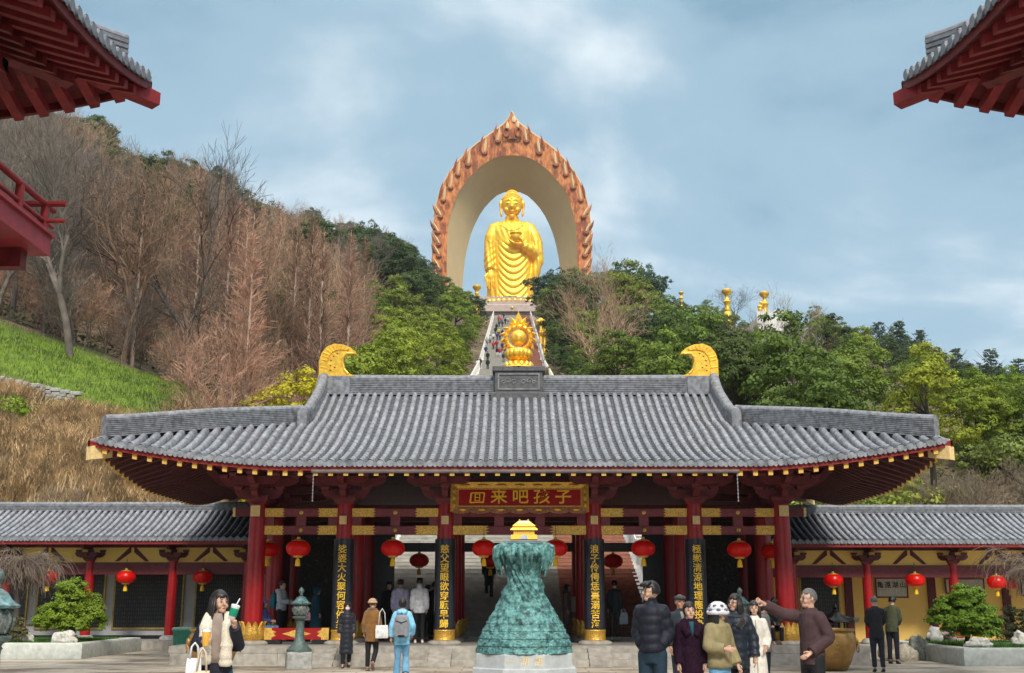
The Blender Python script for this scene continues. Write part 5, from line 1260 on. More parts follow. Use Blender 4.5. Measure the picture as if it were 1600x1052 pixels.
# ------------------------------------------------------------ people
def cloth(name, col, rough=.8, sheen=.0, bump=.35, bscale=35, var=.12): return mat('cloth_' + name, col, rough, var=var, vscale=5, bump=bump, bscale=bscale, sheen=sheen, spec=.25)
SKIN = mat('skin', (0.50, 0.30, 0.215), .5, var=.05, vscale=10, spec=.35)
HAIR = mat('black_hair', (0.012, 0.010, 0.010), .45, var=.3, vscale=30, stretch=(1, 1, .2))
HAIRG = mat('grey_hair', (0.10, 0.098, 0.095), .7, var=.3, vscale=40)
EYE = mat('eye_dark', (0.015, 0.012, 0.012), .25); LIP = mat('lip', (0.33, 0.10, 0.09), .45)
GLASSM = mat('spectacle_frame', (0.03, 0.028, 0.03), .3)
def lerp(a, b, t): return tuple(p + (q - p) * t for p, q in zip(a, b))
def person(lab, px, Y, z0=0.0, h=1.68, yaw=0.0, hy=0.0, hp=0.0, arms=None, legs=None, lean=0.0, hipz=.92, top=None, low=None, shoe=(.02, .02, .022),
           hair=('short', HAIR), hat=None, face=True, near=False, build=1.0, skin=SKIN, py=950, female=False, glasses=False, mask=None, xoff=None, slim=.88):
    x0 = X(px, py, Y) if xoff is None else xoff
    t = thing('person', lab, 'person', (x0, Y, z0), math.radians(yaw), None)
    k = h / 1.72; bw = build; wid = [slim]
    dz = hipz - .92; ln = math.radians(lean)
    def U(p):
        x, y, z = p; zz = z - .92
        return (x * k * (wid[0]), (y * math.cos(ln) - zz * math.sin(ln)) * k, (y * math.sin(ln) + zz * math.cos(ln) + .92 + dz) * k)
    def S(p): return (p[0] * k * .92, p[1] * k, p[2] * k)
    A = dict(L=((.212, .02, 1.14), (.222, -.04, .90)), R=((-.212, .02, 1.14), (-.222, -.04, .90)))
    if arms: A.update({q: tuple((p[0] * .86, p[1], p[2]) for p in w) for q, w in arms.items()})
    G = dict(L=((.10, -.01, .49), (.105, .03, .08)), R=((-.10, -.01, .49), (-.105, .03, .08)))
    if legs: G.update(legs)
    sh = .142 * bw if female else .165 * bw
    def stack(rows, off=0.0): return [[U((cx + (a + off) * math.cos(2 * math.pi * j / 20), cy + (b + off) * math.sin(2 * math.pi * j / 20), z)) for j in range(20)] for z, a, b, cx, cy in rows]
    wst = .125 if female else .145
    TOR = [(.86, .155 * bw, .11, 0, 0), (.95, .165 * bw, .115, 0, 0), (1.06, wst * bw, .10, 0, 0), (1.2, .15 * bw, .11, 0, 0), (1.32, .165 * bw, .11, 0, .005), (1.40, .15 * bw, .09, 0, .01), (1.45, .085, .07, 0, .01), (1.48, .055, .058, 0, .005)]
    b = MB(); b.loft(stack(TOR)); b.tube([U((0, .01, 1.42)), U((0, 0, 1.55))], .052 * k, 12)
    # head turned on the neck
    hc = Vector((0, -.012, 1.605)); HR = Euler((math.radians(hp), 0, math.radians(hy))).to_matrix()
    def Hd(p): q = hc + HR @ Vector(p); q.x /= wid[0]; return U(q)
    def addH(src): b.add([Hd(v) for v in src.v], src.f)
    hm = MB()
    hm.ell((0, .005, .012), (.074, .094, .108), 20, 14, lambda q: 1 - .16 * max(0, -q.z - .1)); hm.ell((0, -.052, -.072), (.042, .040, .036), 12, 8)
    hm.tube([(0, -.088, .022), (0, -.104, -.012), (0, -.098, -.024)], [.008, .012, .013], 8)
    for s in (-1, 1): hm.ell((s * .075, .008, .0), (.010, .020, .030), 8, 8); hm.ell((s * .036, -.068, -.03), (.026, .02, .026), 8, 8)
    hm.ell((0, -.082, -.052), (.024, .012, .009), 8, 6)
    addH(hm)
    for s, key in ((1, 'L'), (-1, 'R')):
        el, wr = A[key]; s0 = U((s * sh, .01, 1.395)); e_ = U(el); w_ = U(wr)
        b.tube([U((s * sh * .6, .01, 1.38)), s0, lerp(s0, e_, .5), e_, lerp(e_, w_, .4), w_], [.05 * k, .052 * k, .046 * k, .038 * k, .038 * k, .026 * k], 12)
        W = Vector(w_); d = (W - Vector(e_)).normalized(); n = Vector((s * -1.0, 0, 0)) - d * d.dot(Vector((s * -1.0, 0, 0)))
        n = n.normalized() if n.length > .1 else Vector((0, 0, -1)); sd = d.cross(n).normalized()
        if sd.y > 0: sd = -sd                         # thumb side towards the front
        c0 = W + d * .05 * k
        b.tube([W - d * .01, W + d * .03 * k, W + d * .085 * k], [(.024 * k, .024 * k), (.032 * k, .020 * k), (.036 * k, .017 * k)], 10)
        for f, (o, l) in enumerate(((.027, .072), (.009, .082), (-.009, .076), (-.026, .060))):
            p0 = W + d * .078 * k + sd * o * k; p1 = p0 + d * l * .5 * k + n * .008 * k; p2 = p0 + d * l * .85 * k + n * .030 * k
            b.tube([p0, p1, p2], [.0095 * k, .009 * k, .007 * k], 6)
        p0 = W + d * .025 * k + sd * .026 * k; b.tube([p0, p0 + d * .03 * k + sd * .022 * k, p0 + d * .06 * k + sd * .024 * k + n * .012 * k], [.012 * k, .011 * k, .008 * k], 6)
        kn, an = G[key]; hp_ = (s * .088, 0, hipz - .02)
        b.tube([S((s * .075, 0, hipz + .02)), S(hp_), S(lerp(hp_, kn, .5)), S(kn), S(lerp(kn, an, .35)), S(an)], [.075 * k, .080 * k, .068 * k, .05 * k, .05 * k, .034 * k], 12)
        b.tube([S((an[0], an[1] + .03, an[2] - .03)), S((an[0] + s * .012, an[1] - .10, an[2] - .045)), S((an[0] + s * .016, an[1] - .15, an[2] - .05))], [.034 * k, .034 * k, .02 * k], 8)
    body = inst('body', remesh(b, 'body', skin, (.0075 if near else .0105) * k, 1), t)
    # trousers
    vx = .013 if near else .016
    if low:
        col, fl = low[0], (low[1] if len(low) > 1 else 0)
        m = MB(); m.loft([[S(((a) * math.cos(2 * math.pi * j / 18), c * math.sin(2 * math.pi * j / 18), hipz + z)) for j in range(18)] for z, a, c in ((-.13, .155 * bw, .115), (-.02, .178 * bw, .130), (.06, .168 * bw, .122), (.12, .155 * bw, .112))])
        for s, key in ((1, 'L'), (-1, 'R')):
            kn, an = G[key]; hp_ = (s * .09, 0, hipz - .03)
            lo = lerp(kn, an, .93)
            m.tube([S((s * .08, 0, hipz + .03)), S(hp_), S(lerp(hp_, kn, .5)), S(lerp(hp_, kn, .93)), S(lerp(kn, an, .12)), S(lerp(kn, an, .5)), S(lo)], [.085 * k, .096 * k, .084 * k, .068 * k, .064 * k, (.060 + fl * .5) * k, (.056 + fl) * k], 14)
        inst('trousers', remesh(m, 'trousers', col, vx * k, 2), t)
    for s, key in ((1, 'L'), (-1, 'R')):
        kn, an = G[key]; tilt_ = 0.0
        dn = Vector(an) - Vector(kn); dn.normalize(); fw = Vector((0, -1, 0)); fw = (fw - dn * dn.dot(fw)).normalized() if abs(dn.y) < .95 else Vector((0, 0, 1)); sdv = Vector((1, 0, 0))
        m = MB(); A0 = Vector(an)
        rings = []
        for f, w, hh, b0 in ((-.075, .030, .05, -.075), (-.05, .040, .085, -.08), (.0, .042, .09, -.082), (.07, .046, .058, -.082), (.13, .046, .042, -.080), (.17, .030, .025, -.078)):
            c = A0 + fw * f
            rings.append([S(c + sdv * (w * math.cos(q)) + dn * (-(b0) - (hh / 2) * (1 + math.sin(q)))) for q in [2 * math.pi * j / 10 for j in range(10)]])
        m.loft(rings); inst('shoe', m.mesh('shoe', cloth('shoe%s' % (shoe,), shoe, .5, 0, .1), True), t)
    # jacket or coat
    if top:
        c = top; m = MB(); th = c.get('th', .022) * .62; zb = c.get('zb', .80); fl = c.get('flare', 0.0); puff = c.get('puff', 0)
        rows = []; zs = [zb + (1.43 - zb) * i / 26 for i in range(27)]
        base = [(.3, .165, .115)] + [(z, a, b_) for z, a, b_, _, _ in TOR[:-2]]
        for z in zs:
            a = interp(z, [(p[0], p[1]) for p in base]); d_ = interp(z, [(p[0], p[2]) for p in base]); 
            if z < 1.10: a = max(a, .152 * bw); d_ = max(d_, .112)
            o = th + fl * max(0, 1.05 - z) / .6
            if puff: o += .019 * abs(math.sin(math.pi * (z - zb) / puff)) ** .6 - .004
            rows.append((z, a + o, d_ + o, 0, .004 if z > .9 else 0))
        rows += [(1.455, .095 + th * .8, .085 + th * .6, 0, .008), (1.50 if c.get('collar', 1) else 1.47, .068 + th * .4, .066 + th * .4, 0, .005), ]
        if c.get('collar', 1) > 1: rows += [(1.545, .072 + th * .5, .072 + th * .5, 0, -.005)]
        if c.get('skirt'):                            # below the hip a long coat hangs straight down
            pass
        m.loft(stack(rows))
        for s, key in ((1, 'L'), (-1, 'R')):
            el, wr = A[key]; s0 = (s * sh, .01, 1.385); pts = []; rad = []
            for i in range(23):
                q = i / 22
                p = lerp((s * sh * .55, .01, 1.375), s0, q / .14) if q < .14 else (lerp(s0, el, (q - .14) / .42) if q < .56 else lerp(el, wr, (q - .56) / .44 * .97))
                r = interp(q, [(0, .062), (.14, .060), (.56, .050), (1, .040)]) + th * .85
                if puff and q > .1: r += .015 * abs(math.sin(math.pi * (q - .1) / (puff / .60))) ** .6 - .004
                pts.append(U(p)); rad.append(r * k)
            m.tube(pts, rad, 14)
        if c.get('hood'):
            m.tube([U((-.09, .07, 1.46)), U((-.06, .13, 1.44)), U((0, .15, 1.42)), U((.06, .13, 1.44)), U((.09, .07, 1.46))], [.045 * k, .06 * k, .065 * k, .06 * k, .045 * k], 10)
        if c.get('pack_hem'): pass
        inst(c.get('name', 'jacket'), remesh(m, 'jacket', c['mat'], vx * k, 2), t)
        if c.get('fur'):
            m = MB(); rnd = random.Random(int(px))
            path = [(.12, -.135, .97), (.120, -.15, 1.08), (.125, -.14, 1.22), (.13, -.10, 1.36), (.10, .0, 1.46), (0, .085, 1.48), (-.10, .0, 1.46), (-.13, -.10, 1.36), (-.125, -.14, 1.22), (-.120, -.15, 1.08), (-.12, -.135, .97)]
            if c['fur'] == 'collar': path = path[2:9]; path[0] = (.05, -.14, 1.27); path[-1] = (-.05, -.14, 1.27)
            P2 = []
            for a_, b_ in zip(path, path[1:]): P2 += [lerp(a_, b_, i / 6) for i in range(6)]
            m.tube([U(p) for p in P2], [(.068 if c['fur'] != 'collar' else .05) * k * rnd.uniform(.85, 1.12) for _ in P2], 10)
            inst('fur_trim', remesh(m, 'fur_trim', c['furmat'], .014 * k, 1), t)
        if c.get('zip'):
            m = MB(); rr = [r for r in rows if r[0] < 1.45]; m.tube([U((0, -(r[2] + .004) + r[4], r[0])) for r in rr], .008 * k, 6); inst('zip', m.mesh('zip', c['zip']), t)
        if c.get('inner'):
            m = MB(); m.loft([[U((math.sin(q) * wv, -(interp(z, [(p[0], p[2]) for p in base]) + th + .010) * (math.cos(q) ** .5 if math.cos(q) > 0 else 0), z)) for q in [-.9 + 1.8 * j / 8 for j in range(9)]] + [U((math.sin(q) * wv * .9, -.05, z)) for q in [.9 - 1.8 * j / 8 for j in range(9)]] for z, wv in c['inner'][1]])
            inst('shirt', m.mesh('shirt', c['inner'][0], True), t)
        if c.get('hem'):
            m = MB(); r = rows[1]; m.loft(stack([(zb - .005, r[1] + .004, r[2] + .004, 0, 0), (zb + .04, r[1] + .010, r[2] + .010, 0, 0)])); inst('hem', m.mesh('hem', c['hem'], True), t)
    # hair
    st, hmt = hair; m = MB(); rn = random.Random(int(px * 7))
    if st != 'none':
        grow = {'short': .012, 'crop': .004, 'long': .014, 'bun': .012}[st]
        def hf(q):
            edge = .30 + .05 * math.sin(q.x * 9)
            if q.y < -.25 and q.z < edge + .35 * 0: return .82
            if st in ('short', 'crop') and q.z < -.35: return .80
            return 1 + rn.uniform(-.012, .02)
        m.ell((0, .012, .022), (.077 + grow, .097 + grow, .104 + grow), 28, 18, hf)
        if st == 'short':
            for i in range(9): a = -1.2 + 2.4 * i / 8; m.tube([(.06 * math.sin(a), -.03, .115), (.075 * math.sin(a), -.092, .085), (.078 * math.sin(a + .1), -.098, .062)], [.022, .018, .006], 6)
        if st in ('long',):
            for i in range(15):
                a = math.radians(-118 + 236 * i / 14); r = .088
                x, y = r * math.sin(a), .015 + r * math.cos(a)
                dn = rn.uniform(.30, .38)
                m.tube([(x * .9, y * .9, .06), (x * 1.04, y * 1.08, -.05), (x * 1.12, y * 1.15 + .01, -.16), (x * 1.05, y * .95 + .015, -dn)], [.020, .022, .020, .009], 7)
        if st == 'bun': m.ell((0, .11, .03), (.045, .04, .045), 10, 8)
        mm = m.mesh('hair', hmt, True); 
        for v in mm.vertices: v.co = Vector(Hd(v.co))
        inst('hair', mm, t)
    if hat:
        kind, hm_ = hat; m = MB()
        if kind == 'beanie': m.ell((0, .008, .045), (.098, .115, .095), 22, 12, lambda q: 1.0 if q.z > -.25 else .9); m.tube([(.098 * math.cos(a), .008 + .113 * math.sin(a), .035) for a in [2 * math.pi * i / 20 for i in range(21)]], .020, 8, cap=False)
        elif kind == 'fur': m.ell((0, .005, .045), (.125, .135, .105), 24, 14, lambda q: 1 + rn.uniform(-.09, .07)); m.tube([(.12 * math.cos(a), .005 + .13 * math.sin(a), .0) for a in [2 * math.pi * i / 20 for i in range(21)]], .032, 8, cap=False)
        elif kind == 'flat': m.ell((0, -.005, .075), (.100, .118, .045), 22, 10); m.loft([[(.07 * math.cos(a), -.09 + .055 * math.sin(a), .058 + d) for a in [2 * math.pi * i / 14 for i in range(14)]] for d in (0, .012)])
        elif kind == 'cap': m.ell((0, .008, .055), (.094, .110, .085), 22, 12, lambda q: 1.0 if q.z > -.2 else .92); m.loft([[(.07 * math.cos(a), -.105 + .065 * math.sin(a), .048 + d) for a in [2 * math.pi * i / 14 for i in range(14)]] for d in (0, .010)])
        elif kind == 'hood':
            m.ell((0, .02, .02), (.108, .125, .135), 24, 16, lambda q: .84 if (q.y < -.35 and q.z < .55) else 1.0)
        mm = m.mesh('hat', hm_, True)
        for v in mm.vertices: v.co = Vector(Hd(v.co))
        inst('hood' if kind == 'hood' else 'hat', mm, t)
        if kind == 'fur':
            m = MB()
            for i in range(7):
                for j in range(2): a = 2 * math.pi * (i + .5 * j) / 7; zz = .035 + .055 * j; r = (.124, .095)[j]; m.ell((r * math.cos(a), .005 + (r + .01) * math.sin(a), zz), (.034, .034, .022), 8, 6)
            mm = m.mesh('dark_patches', cloth('dark_fur', (.13, .13, .16)), True)
            for v in mm.vertices: v.co = Vector(Hd(v.co))
            inst('dark_patches', mm, t)
    if face:
        for nme, mt_, parts in (('eye', EYE, [((s * .032, -.0835, .012), (.0125, .007, .0055)) for s in (-1, 1)]), ('eyebrow', HAIR if hmt is HAIR else HAIRG, [((s * .033, -.087, .036), (.018, .005, .0035)) for s in (-1, 1)]), ('mouth', LIP, [((0, -.0925, -.052), (.021, .006, .0055))])):
            for c, r in parts:
                m = MB(); m.ell(c, r, 10, 6); mm = m.mesh(nme, mt_, True)
                for v in mm.vertices: v.co = Vector(Hd(v.co))
                inst(nme, mm, t)
    if glasses:
        m = MB()
        for s in (-1, 1):
            m.tube([(s * .034 + .023 * math.cos(a), -.096, .008 + .018 * math.sin(a)) for a in [2 * math.pi * i / 14 for i in range(15)]], .0025, 5, cap=False); m.tube([(s * .057, -.094, .012), (s * .08, -.03, .014), (s * .08, .01, .008)], .003, 5)
        m.tube([(-.012, -.098, .010), (.012, -.098, .010)], .0025, 5)
        mm = m.mesh('glasses', GLASSM)
        for v in mm.vertices: v.co = Vector(Hd(v.co))
        inst('glasses', mm, t)
    if mask:
        m = MB(); m.ell((0, -.058, -.045), (.062, .055, .048), 16, 10); mm = m.mesh('face_mask', mask, True)
        for v in mm.vertices: v.co = Vector(Hd(v.co))
        inst('face_mask', mm, t)
    t['_k'] = k
    M = Matrix.Translation(t.location) @ Matrix.Rotation(math.radians(yaw), 4, 'Z')
    return lambda p: M @ Vector(U(p)), (lambda p: M @ Vector(S(p)))
NAVY = cloth('navy_puffer', (0.009, 0.011, 0.020), .6, .0); BLACKC = cloth('black', (0.012, 0.012, 0.014), .7); BLACKP = cloth('black_puffer', (0.016, 0.018, 0.026), .45, .1)
JEANS = cloth('blue_jeans', (0.13, 0.30, 0.46), .85); DJEANS = cloth('teal_jeans', (0.022, 0.085, 0.115), .85); DARKT = cloth('dark_trousers', (0.018, 0.021, 0.032), .8)
FLEECE = mat('cream_fleece', (0.60, 0.535, 0.43), .95, var=.15, vscale=30, bump=1.0, bscale=70, sheen=.3)

W1, _ = person('woman in a navy coat with cream fleece trim holding two drinks near the left', 343, 12.2, h=1.70, yaw=8, hy=38, near=True, female=True,
    arms=dict(R=((-.29, .02, 1.17), (-.16, -.20, 1.22)), L=((.29, -.02, 1.15), (.25, -.25, 1.37))), low=(DJEANS,), hair=('long', HAIR),
    top=dict(mat=cloth('navy_coat', (0.014, 0.015, 0.026), .7), zb=.88, th=.04, flare=.02, name='coat', fur='full', furmat=FLEECE, inner=(cloth('taupe_knit', (0.26, 0.205, 0.175), .9, .2, .5, 60), [(1.00, .118), (1.1, .105), (1.25, .11), (1.36, .10), (1.45, .075), (1.50, .055)])))
person('woman in a long black puffer coat and pink mask walking by the bronze lamp steps', 543, 29.35, h=1.58, yaw=10, female=True, mask=cloth('pink_mask', (0.70, 0.48, 0.58), .8), top=dict(mat=BLACKP, zb=.36, th=.035, flare=.02, puff=.13, name='coat', collar=2), low=(BLACKC,), hair=('short', HAIR),
    legs=dict(L=((.10, -.06, .49), (.09, .12, .14)), R=((-.09, -.03, .49), (-.09, -.05, .08))), hat=('hood', BLACKP))
B2, _ = person('woman in a brown coat and knitted hat walking towards the gate', 582, 28.0, h=1.66, yaw=172, hy=-25, female=True, face=False, hat=('beanie', cloth('tan_knit', (0.42, 0.27, 0.15), .95, .3, .8, 60)), hair=('short', HAIR), low=(BLACKC,), shoe=(.20, .12, .09),
    top=dict(mat=cloth('brown_suede', (0.20, 0.095, 0.028), .9, .2), zb=.70, th=.04, name='coat', fur='collar', furmat=cloth('brown_fur', (0.16, 0.085, 0.045), .95, .3, 1, 70)), legs=dict(R=((-.10, -.10, .50), (-.09, .16, .20)), L=((.10, -.03, .49), (.10, -.02, .08))))
B3, _ = person('woman in a pale blue jacket walking to the gate with a grey backpack', 629, 24.3, h=1.66, yaw=182, female=True, face=False, low=(JEANS, .03), hair=('bun', HAIR), shoe=(.40, .27, .17),
    top=dict(mat=cloth('sky_blue', (0.22, 0.52, 0.74), .6), zb=.76, th=.05, hood=True), legs=dict(R=((-.09, -.10, .50), (-.11, .18, .16)), L=((.09, -.03, .49), (.11, -.04, .08))), arms=dict(L=((.28, .0, 1.14), (.30, -.04, .92)), R=((-.29, .02, 1.15), (-.27, -.12, .97))), hat=None)
person('person in a lavender hooded jacket standing under the gate with back turned', 626, 33.6, PZ, h=1.74, yaw=178, face=False, top=dict(mat=cloth('lavender', (0.44, 0.42, 0.58), .6), zb=.76, th=.055, hood=True, puff=.17), low=(BLACKC,), py=905)
person('man in a white jacket and black trousers standing under the gate', 656, 32.6, PZ, h=1.76, yaw=184, face=False, top=dict(mat=cloth('off_white', (0.60, 0.61, 0.64), .6), zb=.80, th=.05, collar=2, puff=.17), low=(BLACKC,), shoe=(.6, .6, .6), py=905)
person('person in black walking inside the gate beside the white jacket', 679, 36.5, PZ, h=1.72, yaw=150, face=False, top=dict(mat=BLACKC, zb=.72, th=.04), low=(BLACKC,), py=905)
person('person in black standing in the shade left of the lavender jacket', 608, 35.5, PZ, h=1.70, yaw=20, face=False, top=dict(mat=BLACKC, zb=.78, th=.04), low=(DARKT,), py=915)
person('person dressed in black climbing the pale steps beyond the middle bay', 764, 42.2, interp(42.2, STAIR) + .05, h=1.74, yaw=175, face=False, top=dict(mat=BLACKC, zb=.50, th=.05, name='coat'), low=(BLACKC, .02), shoe=(.35, .35, .36), py=880, legs=dict(L=((.10, -.16, .56), (.10, -.02, .20)), R=((-.10, 0, .49), (-.105, .03, .08))))
person('woman in a taupe coat walking past the pink information board', 886, 37.2, PZ, h=1.66, yaw=80, face=False, female=True, hair=('long', HAIR), top=dict(mat=cloth('taupe_coat', (0.16, 0.12, 0.105), .85), zb=.46, th=.035, name='coat'), low=(cloth('taupe_trousers', (0.17, 0.13, 0.115), .85), .02), py=950, legs=dict(L=((.08, -.16, .50), (.09, -.20, .08)), R=((-.08, .02, .49), (-.09, .18, .12))))
D1, _ = person('man in dark clothes inside the gate carrying a white plastic bag', 960, 35.2, PZ, h=1.74, yaw=170, face=False, top=dict(mat=BLACKP, zb=.82, th=.04), low=(cloth('grey_trousers', (.05, .05, .052)),), shoe=(.5, .5, .5), py=920)
person('tall young man in a navy puffer jacket looking away to the left', 1017, 14.9, h=1.84, slim=.74, yaw=-20, hy=-48, near=True, glasses=True, top=dict(mat=NAVY, zb=.91, th=.06, puff=.105, collar=2), low=(cloth('navy_cords', (0.014, 0.030, 0.048), .85),), arms=dict(R=((-.29, .07, 1.13), (-.16, -.035, .99)), L=((.29, .07, 1.13), (.16, -.035, .99))), py=925)
person('old man in a flat cap and dark jacket behind the woman in purple', 1062, 19.2, h=1.70, yaw=12, skin=mat('tanned_skin', (0.42, 0.22, 0.14), .5, var=.05, vscale=10), hat=('flat', cloth('grey_tweed', (0.05, 0.052, 0.05), .9)), hair=('crop', HAIRG), top=dict(mat=cloth('dark_blue_grey', (0.02, 0.027, 0.035), .8), zb=.82, th=.04, inner=(cloth('grey_shirt', (.2, .21, .2)), [(1.30, .02), (1.38, .045), (1.46, .05)])), low=(DARKT,), py=940)
person('woman in a long dark purple fur coat standing right of the couplet column', 1076, 15.0, h=1.585, yaw=8, near=True, female=True, slim=.78, build=1.12, hair=('bun', HAIR), top=dict(mat=mat('purple_fur', (0.016, 0.0055, 0.014), .9, var=.3, vscale=12, bump=.9, bscale=60, spec=.1), zb=.28, th=.055, flare=.03, name='coat', fur='collar', furmat=mat('purple_fur', (0, 0, 0)), inner=(cloth('teal_blouse', (0.012, 0.06, 0.085), .6), [(1.26, .01), (1.34, .05), (1.42, .062), (1.47, .05)])), low=(BLACKC,), py=945)
person('woman in a khaki jacket and white fluffy hat with dark patches', 1121, 15.0, h=1.57, yaw=35, hy=22, near=True, female=True, build=1.08, face=True, hat=('fur', cloth('white_fur', (0.62, 0.62, 0.68), .95, .4, 1, 60)), hair=('long', HAIR), top=dict(mat=cloth('khaki', (0.235, 0.195, 0.10), .75), zb=.86, th=.065, collar=2, hem=cloth('khaki_rib', (0.17, 0.14, 0.07), .9)), low=(JEANS, .02), arms=dict(R=((-.30, -.02, 1.14), (-.14, -.22, 1.12)), L=((.31, .02, 1.12), (.33, -.10, .90))), py=950)
person('woman with glasses and long dark hair in a black puffer jacket', 1148, 16.2, h=1.69, yaw=-18, hy=-28, near=True, female=True, glasses=True, hair=('long', HAIR), top=dict(mat=cloth('blue_black_puffer', (0.010, 0.015, 0.026), .45, .1), zb=.72, th=.055, puff=.115, collar=2, fur='collar', furmat=cloth('black_fur', (.02, .017, .017), .95, .3, 1, 70)), low=(BLACKC,), py=940, arms=dict(L=((.30, .02, 1.13), (.33, -.05, .88))))
person('woman in a long cream hooded coat beside the black puffer jacket', 1178, 18.2, h=1.60, yaw=-5, hy=-6, female=True, hair=('long', HAIR), hat=None, top=dict(mat=cloth('cream_coat', (0.60, 0.57, 0.51), .8), zb=.52, th=.045, flare=.03, name='coat', hood=True, zip=cloth('cream_seam', (.35, .33, .29))), low=(BLACKC,), py=950, arms=dict(L=((.26, .03, 1.12), (.20, -.10, .98))))
person('woman with a ponytail hidden behind the cream coat', 1192, 22.5, h=1.60, yaw=60, face=False, female=True, hair=('bun', HAIR), top=dict(mat=cloth('grey_check', (0.13, 0.125, 0.13), .9), zb=.72, th=.05, hood=True), low=(DARKT,), py=945)
SEAT = dict(L=((.13, -.44, .47), (.12, -.42, .08)), R=((-.13, -.44, .47), (-.12, -.42, .08)))
S1, _ = person('seated man in black bent over his phone on the right threshold', 1208, 31.9, PZ, h=1.70, yaw=0, hp=28, lean=14, hipz=.47, legs=SEAT, arms=dict(L=((.26, -.06, 1.14), (.05, -.30, 1.10)), R=((-.26, -.06, 1.14), (-.05, -.30, 1.10))), top=dict(mat=cloth('black_leather', (.013, .014, .016), .4), zb=.84, th=.04), low=(BLACKC,), shoe=(.30, .20, .10), py=965)
person('seated person in a dark jacket behind the man with the phone', 1228, 32.8, PZ, h=1.66, yaw=60, hipz=.47, face=False, legs=SEAT, hair=('short', HAIRG), top=dict(mat=DARKT, zb=.84, th=.04), low=(BLACKC,), py=960)
person('grey haired man in a brown jacket pointing left with outstretched arm', 1264, 14.6, h=1.75, slim=.84, yaw=-62, hy=-12, near=True, glasses=True, hair=('crop', HAIRG), top=dict(mat=cloth('plum_brown', (0.055, 0.030, 0.033), .85), zb=.83, th=.05, collar=1, zip=cloth('dark_zip', (.03, .02, .02))), low=(BLACKC,), arms=dict(R=((-.34, -.22, 1.42), (-.40, -.46, 1.54)), L=((.29, .10, 1.15), (.17, -.13, .98))), py=930)
person('man in a black suit jacket seen from behind beside the brass vat', 1366, 27.7, h=1.72, yaw=172, face=False, hair=('crop', HAIRG), top=dict(mat=cloth('black_suit', (.014, .014, .018), .8), zb=.74, th=.035, collar=1), low=(DARKT,), py=940, arms=dict(L=((.25, -.06, 1.15), (.12, -.18, 1.02)), R=((-.25, -.06, 1.15), (-.12, -.18, 1.02))))
person('man in an olive jacket leaning forward beside the black suit', 1391, 31.3, h=1.74, yaw=145, lean=14, face=False, top=dict(mat=cloth('olive', (0.065, 0.070, 0.038), .8), zb=.78, th=.045), low=(DARKT,), py=945, arms=dict(L=((.24, -.10, 1.15), (.12, -.22, 1.05)), R=((-.24, -.06, 1.15), (-.12, -.2, 1.05))))
K1, _ = person('person in a pale jacket with a teal backpack standing left inside the gate', 441, 34.2, PZ, h=1.72, yaw=75, face=False, top=dict(mat=cloth('pale_grey', (0.40, 0.44, 0.48), .6), zb=.88, th=.05, hood=True), low=(BLACKC,), py=915, arms=dict(L=((.24, -.04, 1.14), (.14, -.30, 1.12)), R=((-.24, -.04, 1.14), (-.12, -.30, 1.12))))
person('seated person in a purple hat and blue clothes at the left threshold', 412, 33.0, PZ, h=1.58, yaw=70, hipz=.47, legs=SEAT, face=False, hat=('cap', cloth('purple_cap', (0.20, 0.17, 0.45), .8)), hair=('long', HAIR), top=dict(mat=cloth('indigo', (0.06, 0.075, 0.22), .8), zb=.84, th=.03), low=(cloth('bright_jeans', (0.08, 0.22, 0.48), .85),), py=955, arms=dict(L=((.22, -.10, 1.14), (.10, -.32, 1.10)), R=((-.22, -.10, 1.14), (-.08, -.32, 1.10))))
T1, _ = person('person in a dark teal hooded coat behind the bronze lamp', 494, 33.6, PZ, h=1.52, yaw=120, face=False, hat=('hood', cloth('deep_teal', (0.008, 0.05, 0.075), .8)), hair=('none', HAIR), top=dict(mat=cloth('deep_teal', (0, 0, 0)), zb=.40, th=.07, flare=.03, name='coat'), low=(BLACKC,), shoe=(.5, .5, .5), py=950)
person('visitor in black half hidden at the left edge of the middle bay', 668, 38.2, PZ, h=1.66, yaw=160, face=False, top=dict(mat=BLACKC, zb=.6, th=.05, name='coat'), low=(BLACKC,), py=925)

# things people carry
def handbag(name, lab, cat, loc, w, h, d, m, rz=0.0, strap=None, hang=.12):
    t = thing(name, lab, cat, loc, rz); mb = MB()
    mb.loft([[(a * w * f / 2, b * d * g / 2, z) for a, b in ((-1, -1), (0, -1.25), (1, -1), (1, 1), (0, 1.25), (-1, 1))] for z, f, g in ((-h, .94, .7), (-h * .92, 1.0, 1.0), (-h * .4, 1.0, 1.0), (0, .92, .35))])
    mb.build('bag_body', m, t, 50)
    mb = MB()
    for y in (-d * .12, d * .12): mb.tube([(-w * .28, y, -.01), (-w * .2, y, hang * .75), (0, y, hang), (w * .2, y, hang * .75), (w * .28, y, -.01)], .010, 6)
    mb.build('handle', strap or m, t, True); return t
wr = W1((-.137, -.20, 1.22)); wl = W1((.215, -.25, 1.37))
M_PLB = mat('printed_plastic', (0.62, 0.62, 0.66), .4, var=.1, vscale=12, col2=(0.30, 0.36, 0.55), thr=(.6, .68))
handbag('shopping_bag', 'white printed shopping bag hanging from the hand of the woman with drinks', 'bag', wr + Vector((-.06, -.09, -.16)), 0.15, .27, .07, M_PLB, .2, None, .15)
tb = handbag('paper_bag', 'beige bag with a dark round mark hanging from the hand of the woman with drinks', 'bag', wr + Vector((.03, -.12, -.28)), .17, .34, .08, mat('beige_paper', (0.60, 0.49, 0.36), .7), .1, None, .22)
mb = MB(); mb.ell((0.0, -.052, -.10), (.035, .006, .05), 14, 8); mb.build('round_mark', BLACKC, tb, True)
